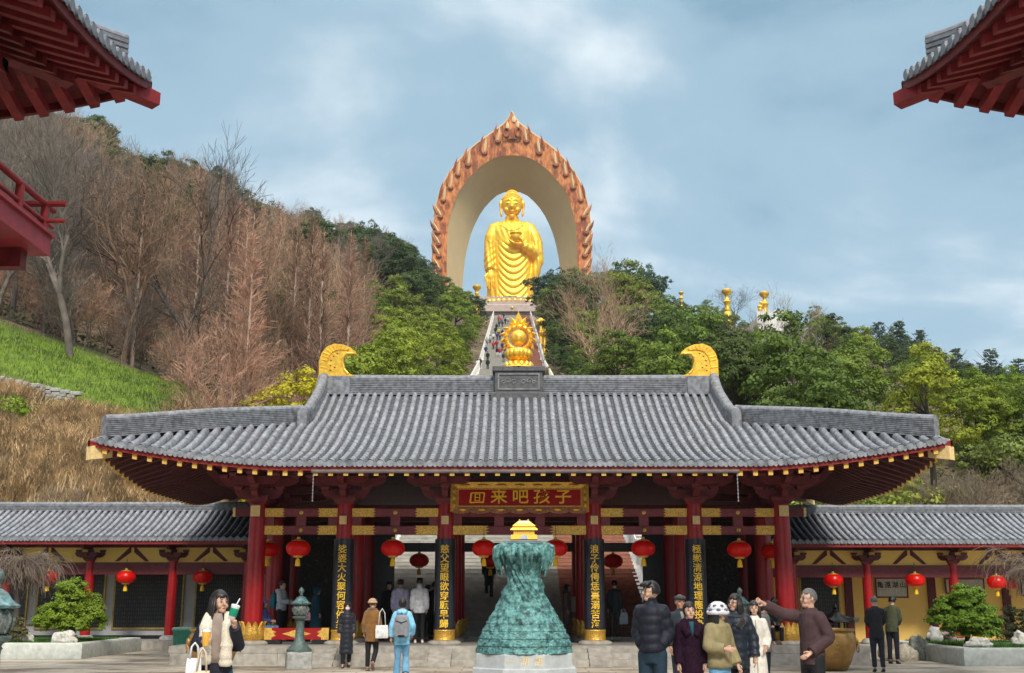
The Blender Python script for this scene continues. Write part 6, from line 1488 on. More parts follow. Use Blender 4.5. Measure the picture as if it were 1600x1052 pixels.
def cup(lab, loc, m, tiltx=0.0, patch=None, hh=.14):
    t = thing('drink_cup', lab, 'cup', loc); t.rotation_euler = (0, tiltx, 0)
    mb = MB(); mb.lathe([(.032, -hh), (.034, -hh), (.044, 0), (.041, .0)], n=18); mb.build('cup_body', m, t, 50)
    mb = MB(); mb.lathe([(.046, -.004), (.047, .010), (.03, .018), (.0, .019)], n=18); mb.build('lid', mat('cup_lid', (.7, .7, .72), .3), t, 50)
    mb = MB(); mb.tube([(0, 0, .0), (.018, 0, .085)], .006, 8); mb.build('straw', mat('pale_straw', (.75, .8, .85), .4), t)
    if patch: mb = MB(); mb.lathe([(.0375, -.10), (.0405, -.10), (.044, -.02), (.0415, -.02)], n=18); mb.build('sleeve', patch, t, 50)
    return t
cup('takeaway cup of orange drink held low by the woman in fleece trim', wr + Vector((.05, -.09, .10)), mat('orange_drink', (0.70, 0.36, 0.05), .25))
cup('iced drink in a green and clear cup held up by the woman in fleece trim', wl + Vector((.01, -.05, .20)), mat('clear_cup', (0.55, 0.60, 0.60), .2), .28, mat('cup_green', (0.0, 0.22, 0.12), .4))
t = thing('backpack', 'grey backpack worn over the pale blue jacket', 'backpack', B3((0, .19, 1.16)), math.radians(182))
mb = MB(); mb.loft([[(a * w, b * d + .055, z) for a, b in ((-1, -.9), (-.6, -1), (.6, -1), (1, -.9), (1, .7), (.75, 1), (-.75, 1), (-1, .7))] for z, w, d in ((-.23, .12, .05), (-.21, .145, .075), (.0, .15, .08), (.15, .14, .075), (.20, .11, .055), (.22, .06, .03))]); mb.build('pack_body', cloth('grey_pack', (0.20, 0.205, 0.23), .6), t, 45)
mb = MB(); mb.tube([(-.12, .13, .10), (0, .155, .06), (.12, .13, .10)], .008, 6); mb.tube([(-.14, .06, -.20), (0, .145, -.205), (.14, .06, -.20)], .026, 8); mb.tube([(-.03, .06, .21), (0, .06, .26), (.03, .06, .21)], .010, 6); mb.build('dark_trim', BLACKC, t, True)
t = thing('backpack', 'teal backpack worn over the pale jacket inside the gate', 'backpack', K1((0, .17, 1.17)), math.radians(75))
mb = MB(); mb.loft([[(a * w, b * d + .06, z) for a, b in ((-1, -.9), (-.6, -1), (.6, -1), (1, -.9), (1, .7), (.75, 1), (-.75, 1), (-1, .7))] for z, w, d in ((-.24, .13, .06), (-.2, .16, .085), (.02, .15, .08), (.15, .12, .06), (.21, .06, .03))]); mb.build('pack_body', cloth('teal_pack', (0.01, 0.15, 0.18), .6), t, 45)
mb = MB()
for s in (-1, 1): mb.tube([(s * .09, .02, .18), (s * .10, -.10, .19), (s * .12, -.14, .05), (s * .12, .0, -.18)], .014, 6)
mb.build('strap', BLACKC, t, True)
p = B2((.20, .16, 1.02)); p = Vector((p.x, p.y - .05, p.z)); handbag('tote_bag', 'white shoulder tote bag hanging on the brown coat', 'bag', (X(596, 1000, 27.75), 27.78, Z(977, 27.75)), .30, .30, .08, cloth('white_canvas', (0.62, 0.62, 0.62), .8), .15, None, .38)
handbag('plastic_bag', 'pale plastic bag in the hand of the man in dark clothes inside the gate', 'bag', D1((-.27, -.06, .80)) + Vector((0, -.02, 0)), .26, .34, .1, mat('thin_plastic', (0.35, 0.42, 0.48), .4), .2)
t = thing('phone', 'phone in the hands of the seated man on the threshold', 'phone', S1((0, -.40, 1.12))); mb = MB(); mb.box((0, 0, 0), (.075, .012, .15), rot=Euler((-.7, 0, 0))); mb.build('case', BLACKC, t)
mb = MB(); mb.box((0, .0065, .006), (.066, .004, .135), rot=Euler((-.7, 0, 0))); mb.build('screen', mat('phone_glass', (.04, .05, .07), .1), t)
handbag('pink_bag', 'pink bag held by the person in the dark teal coat', 'bag', (X(479, 960, 33.2), 33.2, Z(957, 33.2)), .22, .22, .08, mat('pink_plastic', (0.60, 0.30, 0.40), .5), .2, None, .1)

# tiny visitors on the long stairway
def tiny(lab, px, py, col, low=(.02, .02, .025), hairc=(.01, .01, .01), yaw=180, h=1.65, um=None):
    u = (px - 800) / F; v = (526 - py) / F
    best = min(range(450, 2990), key=lambda q: abs(Z(py, q / 10) - interp(q / 10, STAIR))); Y = best / 10
    x = X(px, py, Y); zb = max([z for y, z in sp if y <= Y + .01] or [.5])
    mb = MB(); k = h / 1.7; rnd = random.Random(int(px * 31 + py))
    mb.cm = 0
    mb.loft([[(a * math.cos(q), b * math.sin(q), z) for q in [2 * math.pi * j / 10 for j in range(10)]] for z, a, b in ((.74, .21, .15), (.95, .20, .14), (1.2, .21, .14), (1.36, .20, .12), (1.43, .09, .08))])
    for s in (-1, 1): mb.tube([(s * .19, 0, 1.36), (s * .27, .02, 1.1), (s * .25, -.08, .86)], [.07, .065, .05], 8)
    mb.cm = 1; st = rnd.uniform(.05, .2)
    for s in (-1, 1): mb.tube([(s * .09, 0, .85), (s * .10, -st * s, .45), (s * .10, -st * .4 * s, .06)], [.10, .075, .055], 8); mb.box((s * .10, -st * .4 * s - .05, .045), (.09, .24, .08))
    mb.cm = 2; mb.tube([(0, 0, 1.40), (0, 0, 1.5)], .05, 8); mb.ell((0, -.015, 1.57), (.085, .095, .12), 10, 8)
    mb.cm = 3; mb.ell((0, .025, 1.60), (.095, .10, .11), 10, 8)
    mk = lambda n, c: cloth('%s_%.2f_%.2f_%.2f' % (n, *c), c)
    o = mb.build('person', [mk('jacket', col), mk('low', low), SKIN, mk('hair', hairc)], None, True)
    o.location = (x, Y - .1, zb + .0); o.rotation_euler = (0, 0, math.radians(yaw)); o.scale = (k, k, k)
    tag(o, lab, 'person', 'visitors on the long stairway'); return o
B_, N_, R_, W_, G_ = (.012, .012, .015), (.02, .04, .13), (.42, .02, .035), (.6, .6, .6), (.1, .1, .1)
for a in [('visitor in white standing lowest at the left edge of the stairs', 746.5, 580, W_, (.4, .4, .4)), ('visitor in black leaning on the left balustrade beside the one in white', 750, 578, B_), ('lowest visitor in black on the middle of the pale lane', 762, 583, B_),
          ('visitor in black one flight above the lowest black figure', 762, 571, B_), ('visitor in a navy jacket near the left balustrade', 759, 555, N_, N_), ('visitor in a black coat with white front above the navy jacket', 760.5, 546, (.3, .3, .32)),
          ('visitor in a bright red jacket on the pale lane', 771, 550, R_), ('visitor in a deep red coat beside the bright red jacket', 776, 549, (.30, .01, .02)), ('visitor in white trousers and black top below the red coats', 777, 561, B_, W_),
          ('visitor in a crimson jacket with white trousers below the red coats', 781, 562, (.33, .01, .03), (.5, .5, .5)), ('visitor in dark grey on the right of the red coats', 785, 551, (.03, .035, .05)), ('visitor in blue grey beside the golden pearl ornament', 789, 552, (.05, .07, .12)),
          ('visitor in black with grey trousers just left of the golden pearl', 787, 572, (.03, .03, .035), (.15, .15, .17)), ('visitor in a yellow top in the middle of the crowd', 779, 529, (.45, .42, .05)), ('visitor in black to the left of the yellow top', 774, 528, B_),
          ('visitor in white to the left under the yellow top', 771, 534, W_), ('visitor in dark violet under the yellow top', 777, 537, (.05, .03, .09)), ('visitor in slate blue under the yellow top', 781, 537, (.06, .07, .13)),
          ('visitor in black by the flames of the pearl ornament', 785, 530, B_), ('visitor in pale grey walking at the balustrade', 766, 540, (.35, .35, .36)), ('visitor in red at the head of the crowd', 779, 508, R_), ('visitor in pink at the head of the crowd', 783, 508, (.55, .12, .2)),
          ('visitor in black high on the stairs left of the pearl tip', 789.5, 510, B_), ('visitor in white and black high on the stairs', 794, 509, (.4, .4, .42)), ('visitor in dark green below the red one at the head', 780, 515, (.03, .06, .05)), ('visitor in dark grey next to the dark green one', 785, 515, (.04, .04, .05)), ('visitor in black near the top left of the stairs', 776, 521, B_),
          ('highest small dark visitor below the pedestal', 787, 500, (.03, .03, .04)), ('highest small pale visitor below the pedestal', 781, 501, (.3, .28, .27))]:
    tiny(*a[:4], *(a[4:]))
# ------------------------------------------------------------ vegetation
def quads_mesh(name, c, n, size, material, rng, aspect=.62, extra=None):
    """leaf-sized rhombs: centres c, facing n"""
    k = len(c); n = n / np.maximum(1e-6, np.linalg.norm(n, axis=1))[:, None]
    r = rng.normal(size=(k, 3)); a = np.cross(n, r); a /= np.maximum(1e-6, np.linalg.norm(a, axis=1))[:, None]; b = np.cross(n, a)
    s = size if isinstance(size, np.ndarray) else np.full(k, size); s = s[:, None]
    v = np.stack([c - a * s * .5, c - b * s * aspect * .5 + n * s * .06, c + a * s * .5, c + b * s * aspect * .5 + n * s * .06], axis=1).reshape(-1, 3)
    me = bpy.data.meshes.new(name); me.vertices.add(4 * k); me.vertices.foreach_set('co', v.astype(np.float32).ravel())
    me.loops.add(4 * k); me.loops.foreach_set('vertex_index', np.arange(4 * k, dtype=np.int32))
    me.polygons.add(k); me.polygons.foreach_set('loop_start', np.arange(0, 4 * k, 4, dtype=np.int32)); me.polygons.foreach_set('loop_total', np.full(k, 4, dtype=np.int32))
    me.materials.append(material); me.update(calc_edges=True); return me
def unit(rng, k):
    d = rng.normal(size=(k, 3)); return d / np.linalg.norm(d, axis=1)[:, None]
def crown_mesh(name, seed, lobes, clump_r, n_clump, per, leaf, material, up=.16, flat=.95):
    """billowing crown: clumps sit over the lobes, leaves sit over the clumps"""
    rng = np.random.default_rng(seed); C_, N_ = [], []
    for (x, y, z, r) in lobes:
        k = max(6, int(n_clump * r * r)); d = unit(rng, k); d = d[d[:, 2] > -.55]
        cc = np.array([x, y, z]) + d * r * rng.uniform(.72, 1.05, size=(len(d), 1)) * np.array([1, 1, .85])
        for c, dd in zip(cc, d):
            cr = clump_r * rng.uniform(.6, 1.25); e = unit(rng, per); e[:, 2] = np.abs(e[:, 2]) * .9 + e[:, 2] * .1 - .12
            C_.append(c + e * cr * rng.uniform(.55, 1.05, size=(per, 1)) * np.array([1, 1, flat])); N_.append(e * .8 + dd * .5 + np.array([0, 0, up]) + rng.normal(size=(per, 3)) * .38)
    c = np.concatenate(C_); n = np.concatenate(N_)
    return quads_mesh(name, c, n, rng.uniform(.65, 1.3, size=len(c)) * leaf, material, rng)
def ever_lobes(seed, H, R):
    r = random.Random(seed); L_ = [(0, 0, H * .66, R * .62)]
    for i in range(r.randint(9, 12)):
        a = r.uniform(0, 6.28); q = r.uniform(.35, .75) * R; z = H * r.uniform(.22, .80)
        L_.append((q * math.cos(a), q * math.sin(a), z, R * r.uniform(.28, .46)))
    L_.append((r.uniform(-.2, .2) * R, r.uniform(-.2, .2) * R, H * .86, R * .36)); return L_
def seg_tubes(segs, n=3):
    """tapered twigs (p, q, r0, r1) as open prisms"""
    mb = MB(); V, Fc = [], []
    for p, q, a, b in segs:
        d = (q - p); l = d.length
        if l < 1e-5: continue
        d /= l; u = d.orthogonal().normalized(); w = d.cross(u); o = len(V)
        for c, r in ((p, a), (q, b)):
            for j in range(n): t_ = 6.2832 * j / n; V.append(c + u * (r * math.cos(t_)) + w * (r * math.sin(t_)))
        for j in range(n): Fc.append((o + j, o + (j + 1) % n, o + n + (j + 1) % n, o + n + j))
    mb.add(V, Fc); return mb
def trunk_mesh(seed, H, r0, limbs, lean=.0):
    r = random.Random(seed); pts = []; k = 8
    for i in range(k + 1): q = i / k; pts.append((lean * q * H + r.uniform(-.05, .05) * H * .1, r.uniform(-.05, .05) * H * .1, -1.2 + (H + 1.2) * q))
    mb = MB(); mb.tube(pts, [r0 * (1.25 if i == 0 else 1) * (1 - .75 * i / k) for i in range(k + 1)], 9)
    for i in range(limbs):
        q = r.uniform(.35, .85); b = Vector(pts[int(q * k)]); a = r.uniform(0, 6.28); l = H * r.uniform(.22, .36)
        mb.tube([b, b + Vector((math.cos(a) * l * .5, math.sin(a) * l * .5, l * .35)), b + Vector((math.cos(a) * l, math.sin(a) * l, l * .8))], [r0 * .4, r0 * .28, r0 * .08], 6)
    return mb
def bare_segs(seed, H, spread=.5, depth=6, r0=.22, first=.30):
    r = random.Random(seed); thick, thin = [], []
    def grow(p, d, l, rad, lev):
        n = 3 if lev < 2 else 2; q = p
        for i in range(n):
            d2 = (d + Vector((r.uniform(-.16, .16), r.uniform(-.16, .16), r.uniform(-.03, .14)))).normalized()
            e = q + d2 * (l / n); r2 = rad * (1 - .26 * (i + 1) / n)
            (thick if lev <= 1 else thin).append((q, e, rad * (1 - .26 * i / n), r2)); q, d = e, d2
            if lev < depth and i < n - 1 and lev > 0: 
                a = r.uniform(0, 6.28); s_ = d.orthogonal().normalized(); s_ = Matrix.Rotation(a, 3, d) @ s_
                grow(q, (d * .7 + s_ * spread * 1.2).normalized(), l * r.uniform(.45, .62), rad * .42, lev + 1 if lev > 1 else lev + 2)
        if lev < depth:
            for j in range(3 if lev < 3 else r.randint(2, 3)):
                a = r.uniform(0, 6.28); s_ = Matrix.Rotation(a, 3, d) @ d.orthogonal().normalized()
                dd = (d + s_ * r.uniform(spread * .6, spread * 1.35) + Vector((0, 0, .12))).normalized()
                grow(q, dd, l * r.uniform(.62, .84), max(.010, rad * .55), lev + 1)
    grow(Vector((0, 0, -1.0)), Vector((r.uniform(-.06, .06), r.uniform(-.06, .06), 1)), H * first + 1.0, r0, 0)
    return thick, thin
def redwood_segs(seed, H):
    r = random.Random(seed); thick = [(Vector((0, 0, -1)), Vector((0, 0, H * .5)), .17, .11), (Vector((0, 0, H * .5)), Vector((0, 0, H)), .11, .015)]; thin = []
    nb = 300
    for i in range(nb):
        q = (i / nb) ** .9; z = H * (.05 + .93 * q); l = ((1 - q) ** .8 * H * .155 + .2) * r.uniform(.55, 1.25); a = r.uniform(0, 6.28); el = math.radians(r.uniform(22, 66))
        d = Vector((math.cos(a) * math.cos(el), math.sin(a) * math.cos(el), math.sin(el))); p = Vector((0, 0, z)); e = p + d * l * r.uniform(.8, 1.15)
        thin.append((p, e, .030, .012))
        for k in range(7):
            f = r.uniform(.25, 1); b = p.lerp(e, f); s_ = Matrix.Rotation(r.uniform(0, 6.28), 3, d) @ d.orthogonal().normalized(); thin.append((b, b + (d * .8 + s_ * r.uniform(.3, 1.0) + Vector((0, 0, .15))) * l * r.uniform(.18, .40), .014, .008))
    return thick, thin
def tree_thing(name, lab, loc, sc, rz, kind, col, group, cat='tree', zs=None):
    tm, cm_, c_obj = PROTO[kind]
    t = thing(name, lab, cat, loc, rz, group); t.scale = (sc, sc, sc * (zs or 1))
    a = inst('trunk', tm, t); a.color = (*TRUNKC.get(kind[0], (.13, .10, .08)), 1)
    if kind[0] == 'B': a.color = (*col, 1)
    b = inst('crown', cm_, t); b.color = (*col, 1)
    return t
PROTO = {}; TRUNKC = {'R': (.34, .265, .21)}
for i in range(5):
    H, R = (10, 4.6) if i < 4 else (12, 3.6)
    PROTO['E%d' % i] = (trunk_mesh(20 + i, H * .7, .28, 5).mesh('trunk', M_DBARK, True), crown_mesh('crown', 50 + i, ever_lobes(70 + i, H, R), .70, 8.0, 70, .235, M_LEAF), None)
for i in range(4):
    th_, tn_ = bare_segs(31 + i * 3, 13, (.50, .58, .42, .66)[i], 6, .2, .25)
    PROTO['B%d' % i] = (seg_tubes(th_, 7).mesh('trunk', M_TWIG, True), seg_tubes(tn_, 3).mesh('crown', M_TWIG, fix=False), None)
for i in range(3):
    th_, tn_ = redwood_segs(61 + i, 15)
    PROTO['R%d' % i] = (seg_tubes(th_, 7).mesh('trunk', M_TWIG, True), seg_tubes(tn_, 3).mesh('crown', M_TWIG, fix=False), None)
for i in range(2):
    r = random.Random(90 + i); L_ = []
    for k in range(9):
        z = 3.6 + k * .95; rr = (3.0 - k * .26)
        for j in range(5): a = r.uniform(0, 6.28); L_.append((rr * math.cos(a) * r.uniform(.4, 1), rr * math.sin(a) * r.uniform(.4, 1), z + r.uniform(-.2, .2), .75))
    PROTO['P%d' % i] = (trunk_mesh(40 + i, 12, .2, 8).mesh('trunk', M_DBARK, True), crown_mesh('crown', 95 + i, L_, .55, 9, 18, .32, M_LEAF, flat=.38), None)
PROTO['S0'] = (trunk_mesh(44, 1.4, .06, 5).mesh('trunk', M_DBARK, True), crown_mesh('crown', 99, [(0, 0, .9, 1.0), (.7, .2, .7, .7), (-.7, -.1, .75, .75), (.1, -.6, .7, .7)], .34, 16, 26, .17, M_LEAF), None)
th_, tn_ = bare_segs(77, 3.2, .8, 5, .05, .16)
PROTO['T0'] = (seg_tubes(th_, 5).mesh('trunk', M_TWIG, True), seg_tubes(tn_, 3).mesh('crown', M_TWIG, fix=False), None)

SKYL = [(-60, 150), (60, 160), (130, 168), (190, 180), (235, 245), (300, 240), (380, 262), (410, 305), (480, 320), (560, 340), (610, 352), (650, 372), (685, 405), (705, 430), (742, 458), (765, 478), (772, 520), (828, 520), (834, 418), (870, 412), (930, 410), (960, 405), (1025, 412), (1048, 448), (1100, 470), (1150, 478), (1185, 502), (1225, 500), (1250, 480), (1300, 484), (1340, 502), (1360, 508), (1400, 517), (1440, 524), (1480, 550), (1520, 560), (1600, 574), (1700, 588)]
def proj(x, y, z):
    dy_ = y; dz_ = z - CAMZ; c = dy_ * _cp + dz_ * _sp; v = -dy_ * _sp + dz_ * _cp
    return 800 + F * x / c, 526 - F * v / c
HT = {'E': 10.6, 'B': 13.5, 'R': 15, 'P': 12.4, 'S': 2, 'T': 3}
WD = {'E': 4.4, 'B': 4.2, 'R': 2.2, 'P': 3, 'S': 1.6, 'T': 1.8}
rnd = random.Random(2024)
EG = {'dark': [(0.058, 0.095, 0.020), (0.044, 0.079, 0.018), (0.071, 0.105, 0.021)], 'mid': [(0.123, 0.178, 0.023), (0.098, 0.155, 0.023), (0.154, 0.196, 0.025)], 'bright': [(0.194, 0.255, 0.023), (0.225, 0.273, 0.025), (0.154, 0.225, 0.021)], 'gold': [(0.275, 0.285, 0.02), (0.24, 0.27, 0.02)]}
BC = {'grey': [(.165, .14, .12), (.19, .16, .135), (.14, .118, .10)], 'brown': [(.30, .19, .12), (.26, .165, .105), (.33, .215, .14)], 'red': [(.36, .20, .135), (.38, .225, .15), (.30, .175, .12)], 'pale': [(.27, .24, .20)]}
def pick(px, Y):
    u = rnd.random()
    if px < 470 and Y < 150:
        if px < 130: return ('B', 'grey') if u < .85 or Y < 100 else ('E', 'dark')
        return ('R', 'red') if u < .66 else (('B', 'brown') if u < .92 else ('B', 'grey') if Y < 100 else ('E', 'dark'))
    if px < 470: return ('B', 'brown') if u < .44 else (('B', 'grey') if u < .60 else (('R', 'red') if u < .74 else ('E', 'dark')))
    if px < 572:
        if Y < 140: return ('R', 'red') if u < .55 else ('B', 'brown')
        return ('E', 'dark') if u < .42 else (('B', 'grey') if u < .72 else ('B', 'brown'))
    if px < 690 and Y > 190: return ('E', 'dark') if u < .78 else ('B', 'grey')
    if px < 800: return ('E', 'bright') if u < .55 else (('E', 'mid') if u < .93 else ('E', 'gold'))
    if px < 960: return ('E', 'dark') if u < .45 and Y > 120 else (('E', 'mid') if u < .85 else ('B', 'brown'))
    if px < 1180: return ('E', 'mid') if u < .66 else (('E', 'dark') if u < .90 else ('B', 'grey'))
    if px < 1340: return ('B', 'brown') if u < .13 else (('B', 'grey') if u < .22 else (('E', 'mid') if u < .8 else ('E', 'dark')))
    if Y > 180: return ('P', 'dark') if u < .42 else (('B', 'grey') if u < .6 else ('E', 'dark'))
    return ('E', 'bright') if u < .34 else (('E', 'mid') if u < .60 else (('E', 'gold') if u < .70 else (('E', 'dark') if u < .92 else ('B', 'brown'))))
LAB = {('E', 'dark'): 'dark green broadleaf tree', ('E', 'mid'): 'green broadleaf tree', ('E', 'bright'): 'bright green broadleaf tree', ('E', 'gold'): 'yellow green broadleaf tree', ('B', 'grey'): 'grey leafless tree', ('B', 'brown'): 'brown leafless tree', ('R', 'red'): 'slim reddish leafless conifer', ('P', 'dark'): 'dark layered pine'}
NAM = {'E': 'broadleaf_tree', 'B': 'leafless_tree', 'R': 'dawn_redwood', 'P': 'pine_tree'}
def region(px, Y):
    if px < 470: return 'on the lower slope behind the left gallery' if Y < 120 else 'on the high left ridge beneath the tower balcony side'
    if px < 572: return 'on the slope behind the left golden ridge ornament' if Y < 150 else 'on the crest between the left ridge and the aureole'
    if px < 800: return 'along the left side of the stairway' if Y < 190 else 'high on the left of the stairway below the aureole'
    if px < 960: return 'along the reddish lane on the right of the stairway' if Y < 170 else 'below the right foot of the aureole'
    if px < 1180: return 'behind the right golden ridge ornament' if Y < 170 else 'below the row of golden pillars'
    if px < 1340: return 'behind the right hip of the gate roof' if Y < 170 else 'on the crest just right of the white terrace'
    return 'above the right gallery' if Y < 170 else 'on the far right skyline'
# trees placed one by one
def put(name, lab, px, pyb, Y, kind, col, h, group=None, rz=None, wide=1.0):
    x = X(px, pyb, Y); z = zt(x, Y) - .1; s_ = h / HT[kind[0]]
    return tree_thing(name, lab, (x, Y, z), s_ * wide, rz if rz is not None else rnd.uniform(0, 6.28), kind, col, group, zs=1 / wide)
put('leafless_tree', 'tall grey leafless tree with a pale trunk rising from the green bank', 112, 558, 65, 'B0', (.12, .10, .082), 15.8, None, .5, 1.05)
put('leafless_tree', 'leafless tree topped with dark twigs against the sky beside the green bank end', 306, 600, 78, 'B1', (.10, .085, .075), 16.5, None, 2.2)
put('leafless_tree', 'leaning leafless tree low behind the left end of the gate roof', 292, 640, 70, 'B3', (.085, .066, .052), 9)
put('leafless_tree', 'grey leafless tree at the far left edge of the forest', 16, 510, 76, 'B2', (.14, .12, .105), 15)
put('leafless_tree', 'brown grey leafless tree between the left edge and the tall pale tree', 62, 515, 84, 'B3', (.15, .12, .10), 15.5)
put('leafless_tree', 'round leafless tree behind a golden pillar on the right ridge', 1147, 488, 243, 'B3', (.09, .08, .075), 9.5, None, 1, 1.4)
put('leafless_tree', 'pale twiggy leafless tree behind the right descending ridge', 1262, 640, 92, 'B1', (.27, .25, .21), 11.5, None, 1.0)
put('broadleaf_tree', 'yellow green bushy tree beside the left golden ridge ornament', 470, 640, 58, 'E1', (.42, .37, .02), 8.2)
put('broadleaf_tree', 'yellow green low tree left of the left golden ridge ornament', 436, 650, 56, 'E3', (.36, .33, .02), 5.6)
put('broadleaf_tree', 'big dark round tree overlapping the statue robe on the right', 862, 500, 262, 'E0', (.038, .07, .025), 16)
put('broadleaf_tree', 'big green tree covering the right foot of the aureole', 902, 500, 250, 'E3', (.075, .12, .026), 17)
put('broadleaf_tree', 'dark tree beside the statue pedestal on the left', 740, 500, 272, 'E2', (.05, .09, .025), 8.5)
put('broadleaf_tree', 'rust brown leafy tree on the slope right of the stairs', 940, 545, 160, 'E4', (.17, .085, .045), 7.5)
put('broadleaf_tree', 'rounded yellow shrub tree at the foot of the lotus lamps', 857, 555, 150, 'E1', (.18, .15, .02), 3.2)
def put_top(name, lab, px, ytop, Y, kind, col, wide=1.0, group=None):
    x = X(px, ytop, Y); h = Z(ytop, Y) - zt(x, Y); return put(name, lab, px, ytop, Y, kind, col, max(4, h), group, None, wide)
for i, (px, yt, Y_) in enumerate(((1404, 498, 215), (1372, 500, 235), (1492, 540, 200), (1546, 541, 185), (1590, 556, 180), (1438, 512, 225), (1625, 566, 190))):
    put_top('pine_tree', 'dark layered pine standing clear on the far right skyline', px, yt, Y_, 'P%d' % (i % 2), (.050, .085, .035), .95, 'pines clear on the far right skyline')
put_top('broadleaf_tree', 'left of two round dark trees on the skyline right of the aureole', 974, 407, 262, 'E1', (.040, .080, .028), .85)
put_top('broadleaf_tree', 'right of two round dark trees on the skyline right of the aureole', 1007, 413, 268, 'E2', (.042, .085, .028), .85)
for i, (px, yt, Y_) in enumerate(((566, 339, 205), (606, 362, 225), (538, 372, 190), (640, 392, 235), (590, 400, 200), (668, 412, 240))):
    put_top('broadleaf_tree', 'tall dark evergreen on the crest left of the aureole', px, yt, Y_, 'E%d' % (i % 5), (.046, .082, .024), .9, 'dark evergreens on the crest left of the aureole')
for i, (px, yt, Y_) in enumerate(((236, 262, 120), (205, 330, 105), (300, 300, 118), (470, 338, 170))):
    put_top('broadleaf_tree', 'dark evergreen rising among leafless trees on the left ridge', px, yt, Y_, 'E%d' % (4 if i < 3 else 2), (.06, .088, .024), .62 if i < 3 else .85, 'evergreens among the leafless trees of the left ridge')
FEAT = [(o.location.x, o.location.y) for o in C.objects if o.type == 'EMPTY' and o.get('category') == 'tree']
COV = np.zeros((270, 420), bool)               # what nearer crowns and the gate already hide, in 4 px cells
for cx_ in range(420):
    q = cx_ * 4 - 40
    top = interp(q, [(-40, 790), (140, 790), (150, 660), (300, 650), (470, 632), (515, 590), (1110, 590), (1160, 632), (1330, 650), (1490, 660), (1500, 790), (1700, 795)])
    COV[int(top / 4):, cx_] = True
def covered(px, py, w, h, mark):
    a, b = int((px - w + 40) / 4), int((px + w + 40) / 4) + 1; c, d = int((py - h) / 4), int((py + h) / 4) + 1
    a, c = max(0, a), max(0, c); b, d = min(420, b), min(270, d)
    if b <= a or d <= c: return 1.0
    yy_, xx_ = np.mgrid[c:d, a:b]; m = (((xx_ * 4 - 40 - px) / w) ** 2 + ((yy_ * 4 - py) / h) ** 2) < 1
    if not m.any(): return 1.0
    f = COV[c:d, a:b][m].mean()
    if mark: COV[c:d, a:b] |= m
    return f
Y = 57.0; ntree = 0
while Y < 322:
    sp_ = 5.6 + .013 * Y; half = .485 * Y + 6; x = -half + rnd.uniform(0, sp_)
    while x < half:
        xx = x + rnd.uniform(-.38, .38) * sp_; yy = Y + rnd.uniform(-.4, .4) * sp_; x += sp_ * (.62 if x < -.19 * Y and Y < 170 else 1)
        px, _ = proj(xx, yy, zt(xx, yy) + 4)
        k, c = pick(px, yy)
        if k == 'B' and 290 < px < 520 and yy < 80: k, c = 'R', 'red'
        w = WD[k]
        if abs(xx) < 5.9 + w * .8 and yy < 322: 
            if abs(xx) < 8.4: continue
        if yy > 308 and abs(xx) < 28: continue
        if abs(xx - 53) < 8 and 205 < yy < 246: continue
        if lawn_at(xx, yy) > .15 or (px < 290 and yy < 68) or (385 < px < 560 and yy < 74): continue
        if any(math.hypot(xx - a, yy - b) < 3.2 for a, b in FEAT): continue
        if px < 470 and yy > 225: continue
        s_ = rnd.uniform(.78, 1.18) * (1.0 if yy < 150 else 1.08)
        if k == 'E' and 8 < abs(xx) < 13: s_ *= .8
        if k == 'E' and px > 1300 and yy < 90: s_ *= .75
        z = zt(xx, yy) - .15
        # the crest of the wood follows the photo: small trees at the very top
        qx, qy = proj(xx, yy, z + HT[k] * s_); gap = qy - interp(qx, SKYL)
        if 0 < gap < 60 and k != 'R': s_ *= min(1.5, 1 + gap * yy / F * 1.05 / (HT[k] * s_) * .8)
        for _ in range(12):
            ok = True
            for dx_ in (-w * .5, 0, w * .5):
                qx, qy = proj(xx + dx_ * s_, yy, z + HT[k] * s_)
                if qy < interp(qx, SKYL) + rnd.uniform(-4, 6): ok = False
            if ok: break
            s_ *= .9
        if not ok or s_ < .33: continue
        qx, qy = proj(xx, yy, z + HT[k] * s_ * .56); rw = WD[k] * s_ * F / yy; rh = HT[k] * s_ * .40 * F / yy
        if covered(qx, qy, rw, rh, False) > .86: continue
        if k == 'E': covered(qx, qy, rw * .86, rh * .9, True)
        kind = k + str(rnd.randrange({'E': 5, 'B': 4, 'R': 3, 'P': 2}[k]))
        col = rnd.choice(EG[c] if k in 'EP' else BC[c]); f = rnd.uniform(.82, 1.18) if k in 'EP' else rnd.uniform(.48, 1.12); col = tuple(q * f for q in col)
        reg = region(px, yy); lab = LAB[(k, c)] + ' ' + reg
        tree_thing(NAM[k], lab, (xx, yy, z), s_, rnd.uniform(0, 6.28), kind, col, LAB[(k, c)] + 's ' + reg); ntree += 1
    Y += sp_ * .86
print('TREES', ntree, {k: (len(v[0].polygons), len(v[1].polygons)) for k, v in PROTO.items()})

for k in range(21):
    for sg in (-1, 1):
        Y_ = 60 + k * 10.5 + rnd.uniform(-2, 2); x = sg * rnd.uniform(7.9, 9.4); h_ = rnd.uniform(3.6, 5.2)
        c = rnd.choice((EG['bright'] + EG['mid']) if sg < 0 else (EG['mid'] + EG['dark'] + EG['bright'][:1]))
        tree_thing('broadleaf_tree', 'low rounded tree hugging the left balustrade of the stairway' if sg < 0 else 'low rounded tree hugging the right balustrade of the stairway', (x, Y_, zt(x, Y_) - .3), h_ / 10.6, rnd.uniform(0, 6.28), 'E%d' % rnd.randrange(4), c, 'low trees hugging the left balustrade' if sg < 0 else 'low trees hugging the right balustrade')
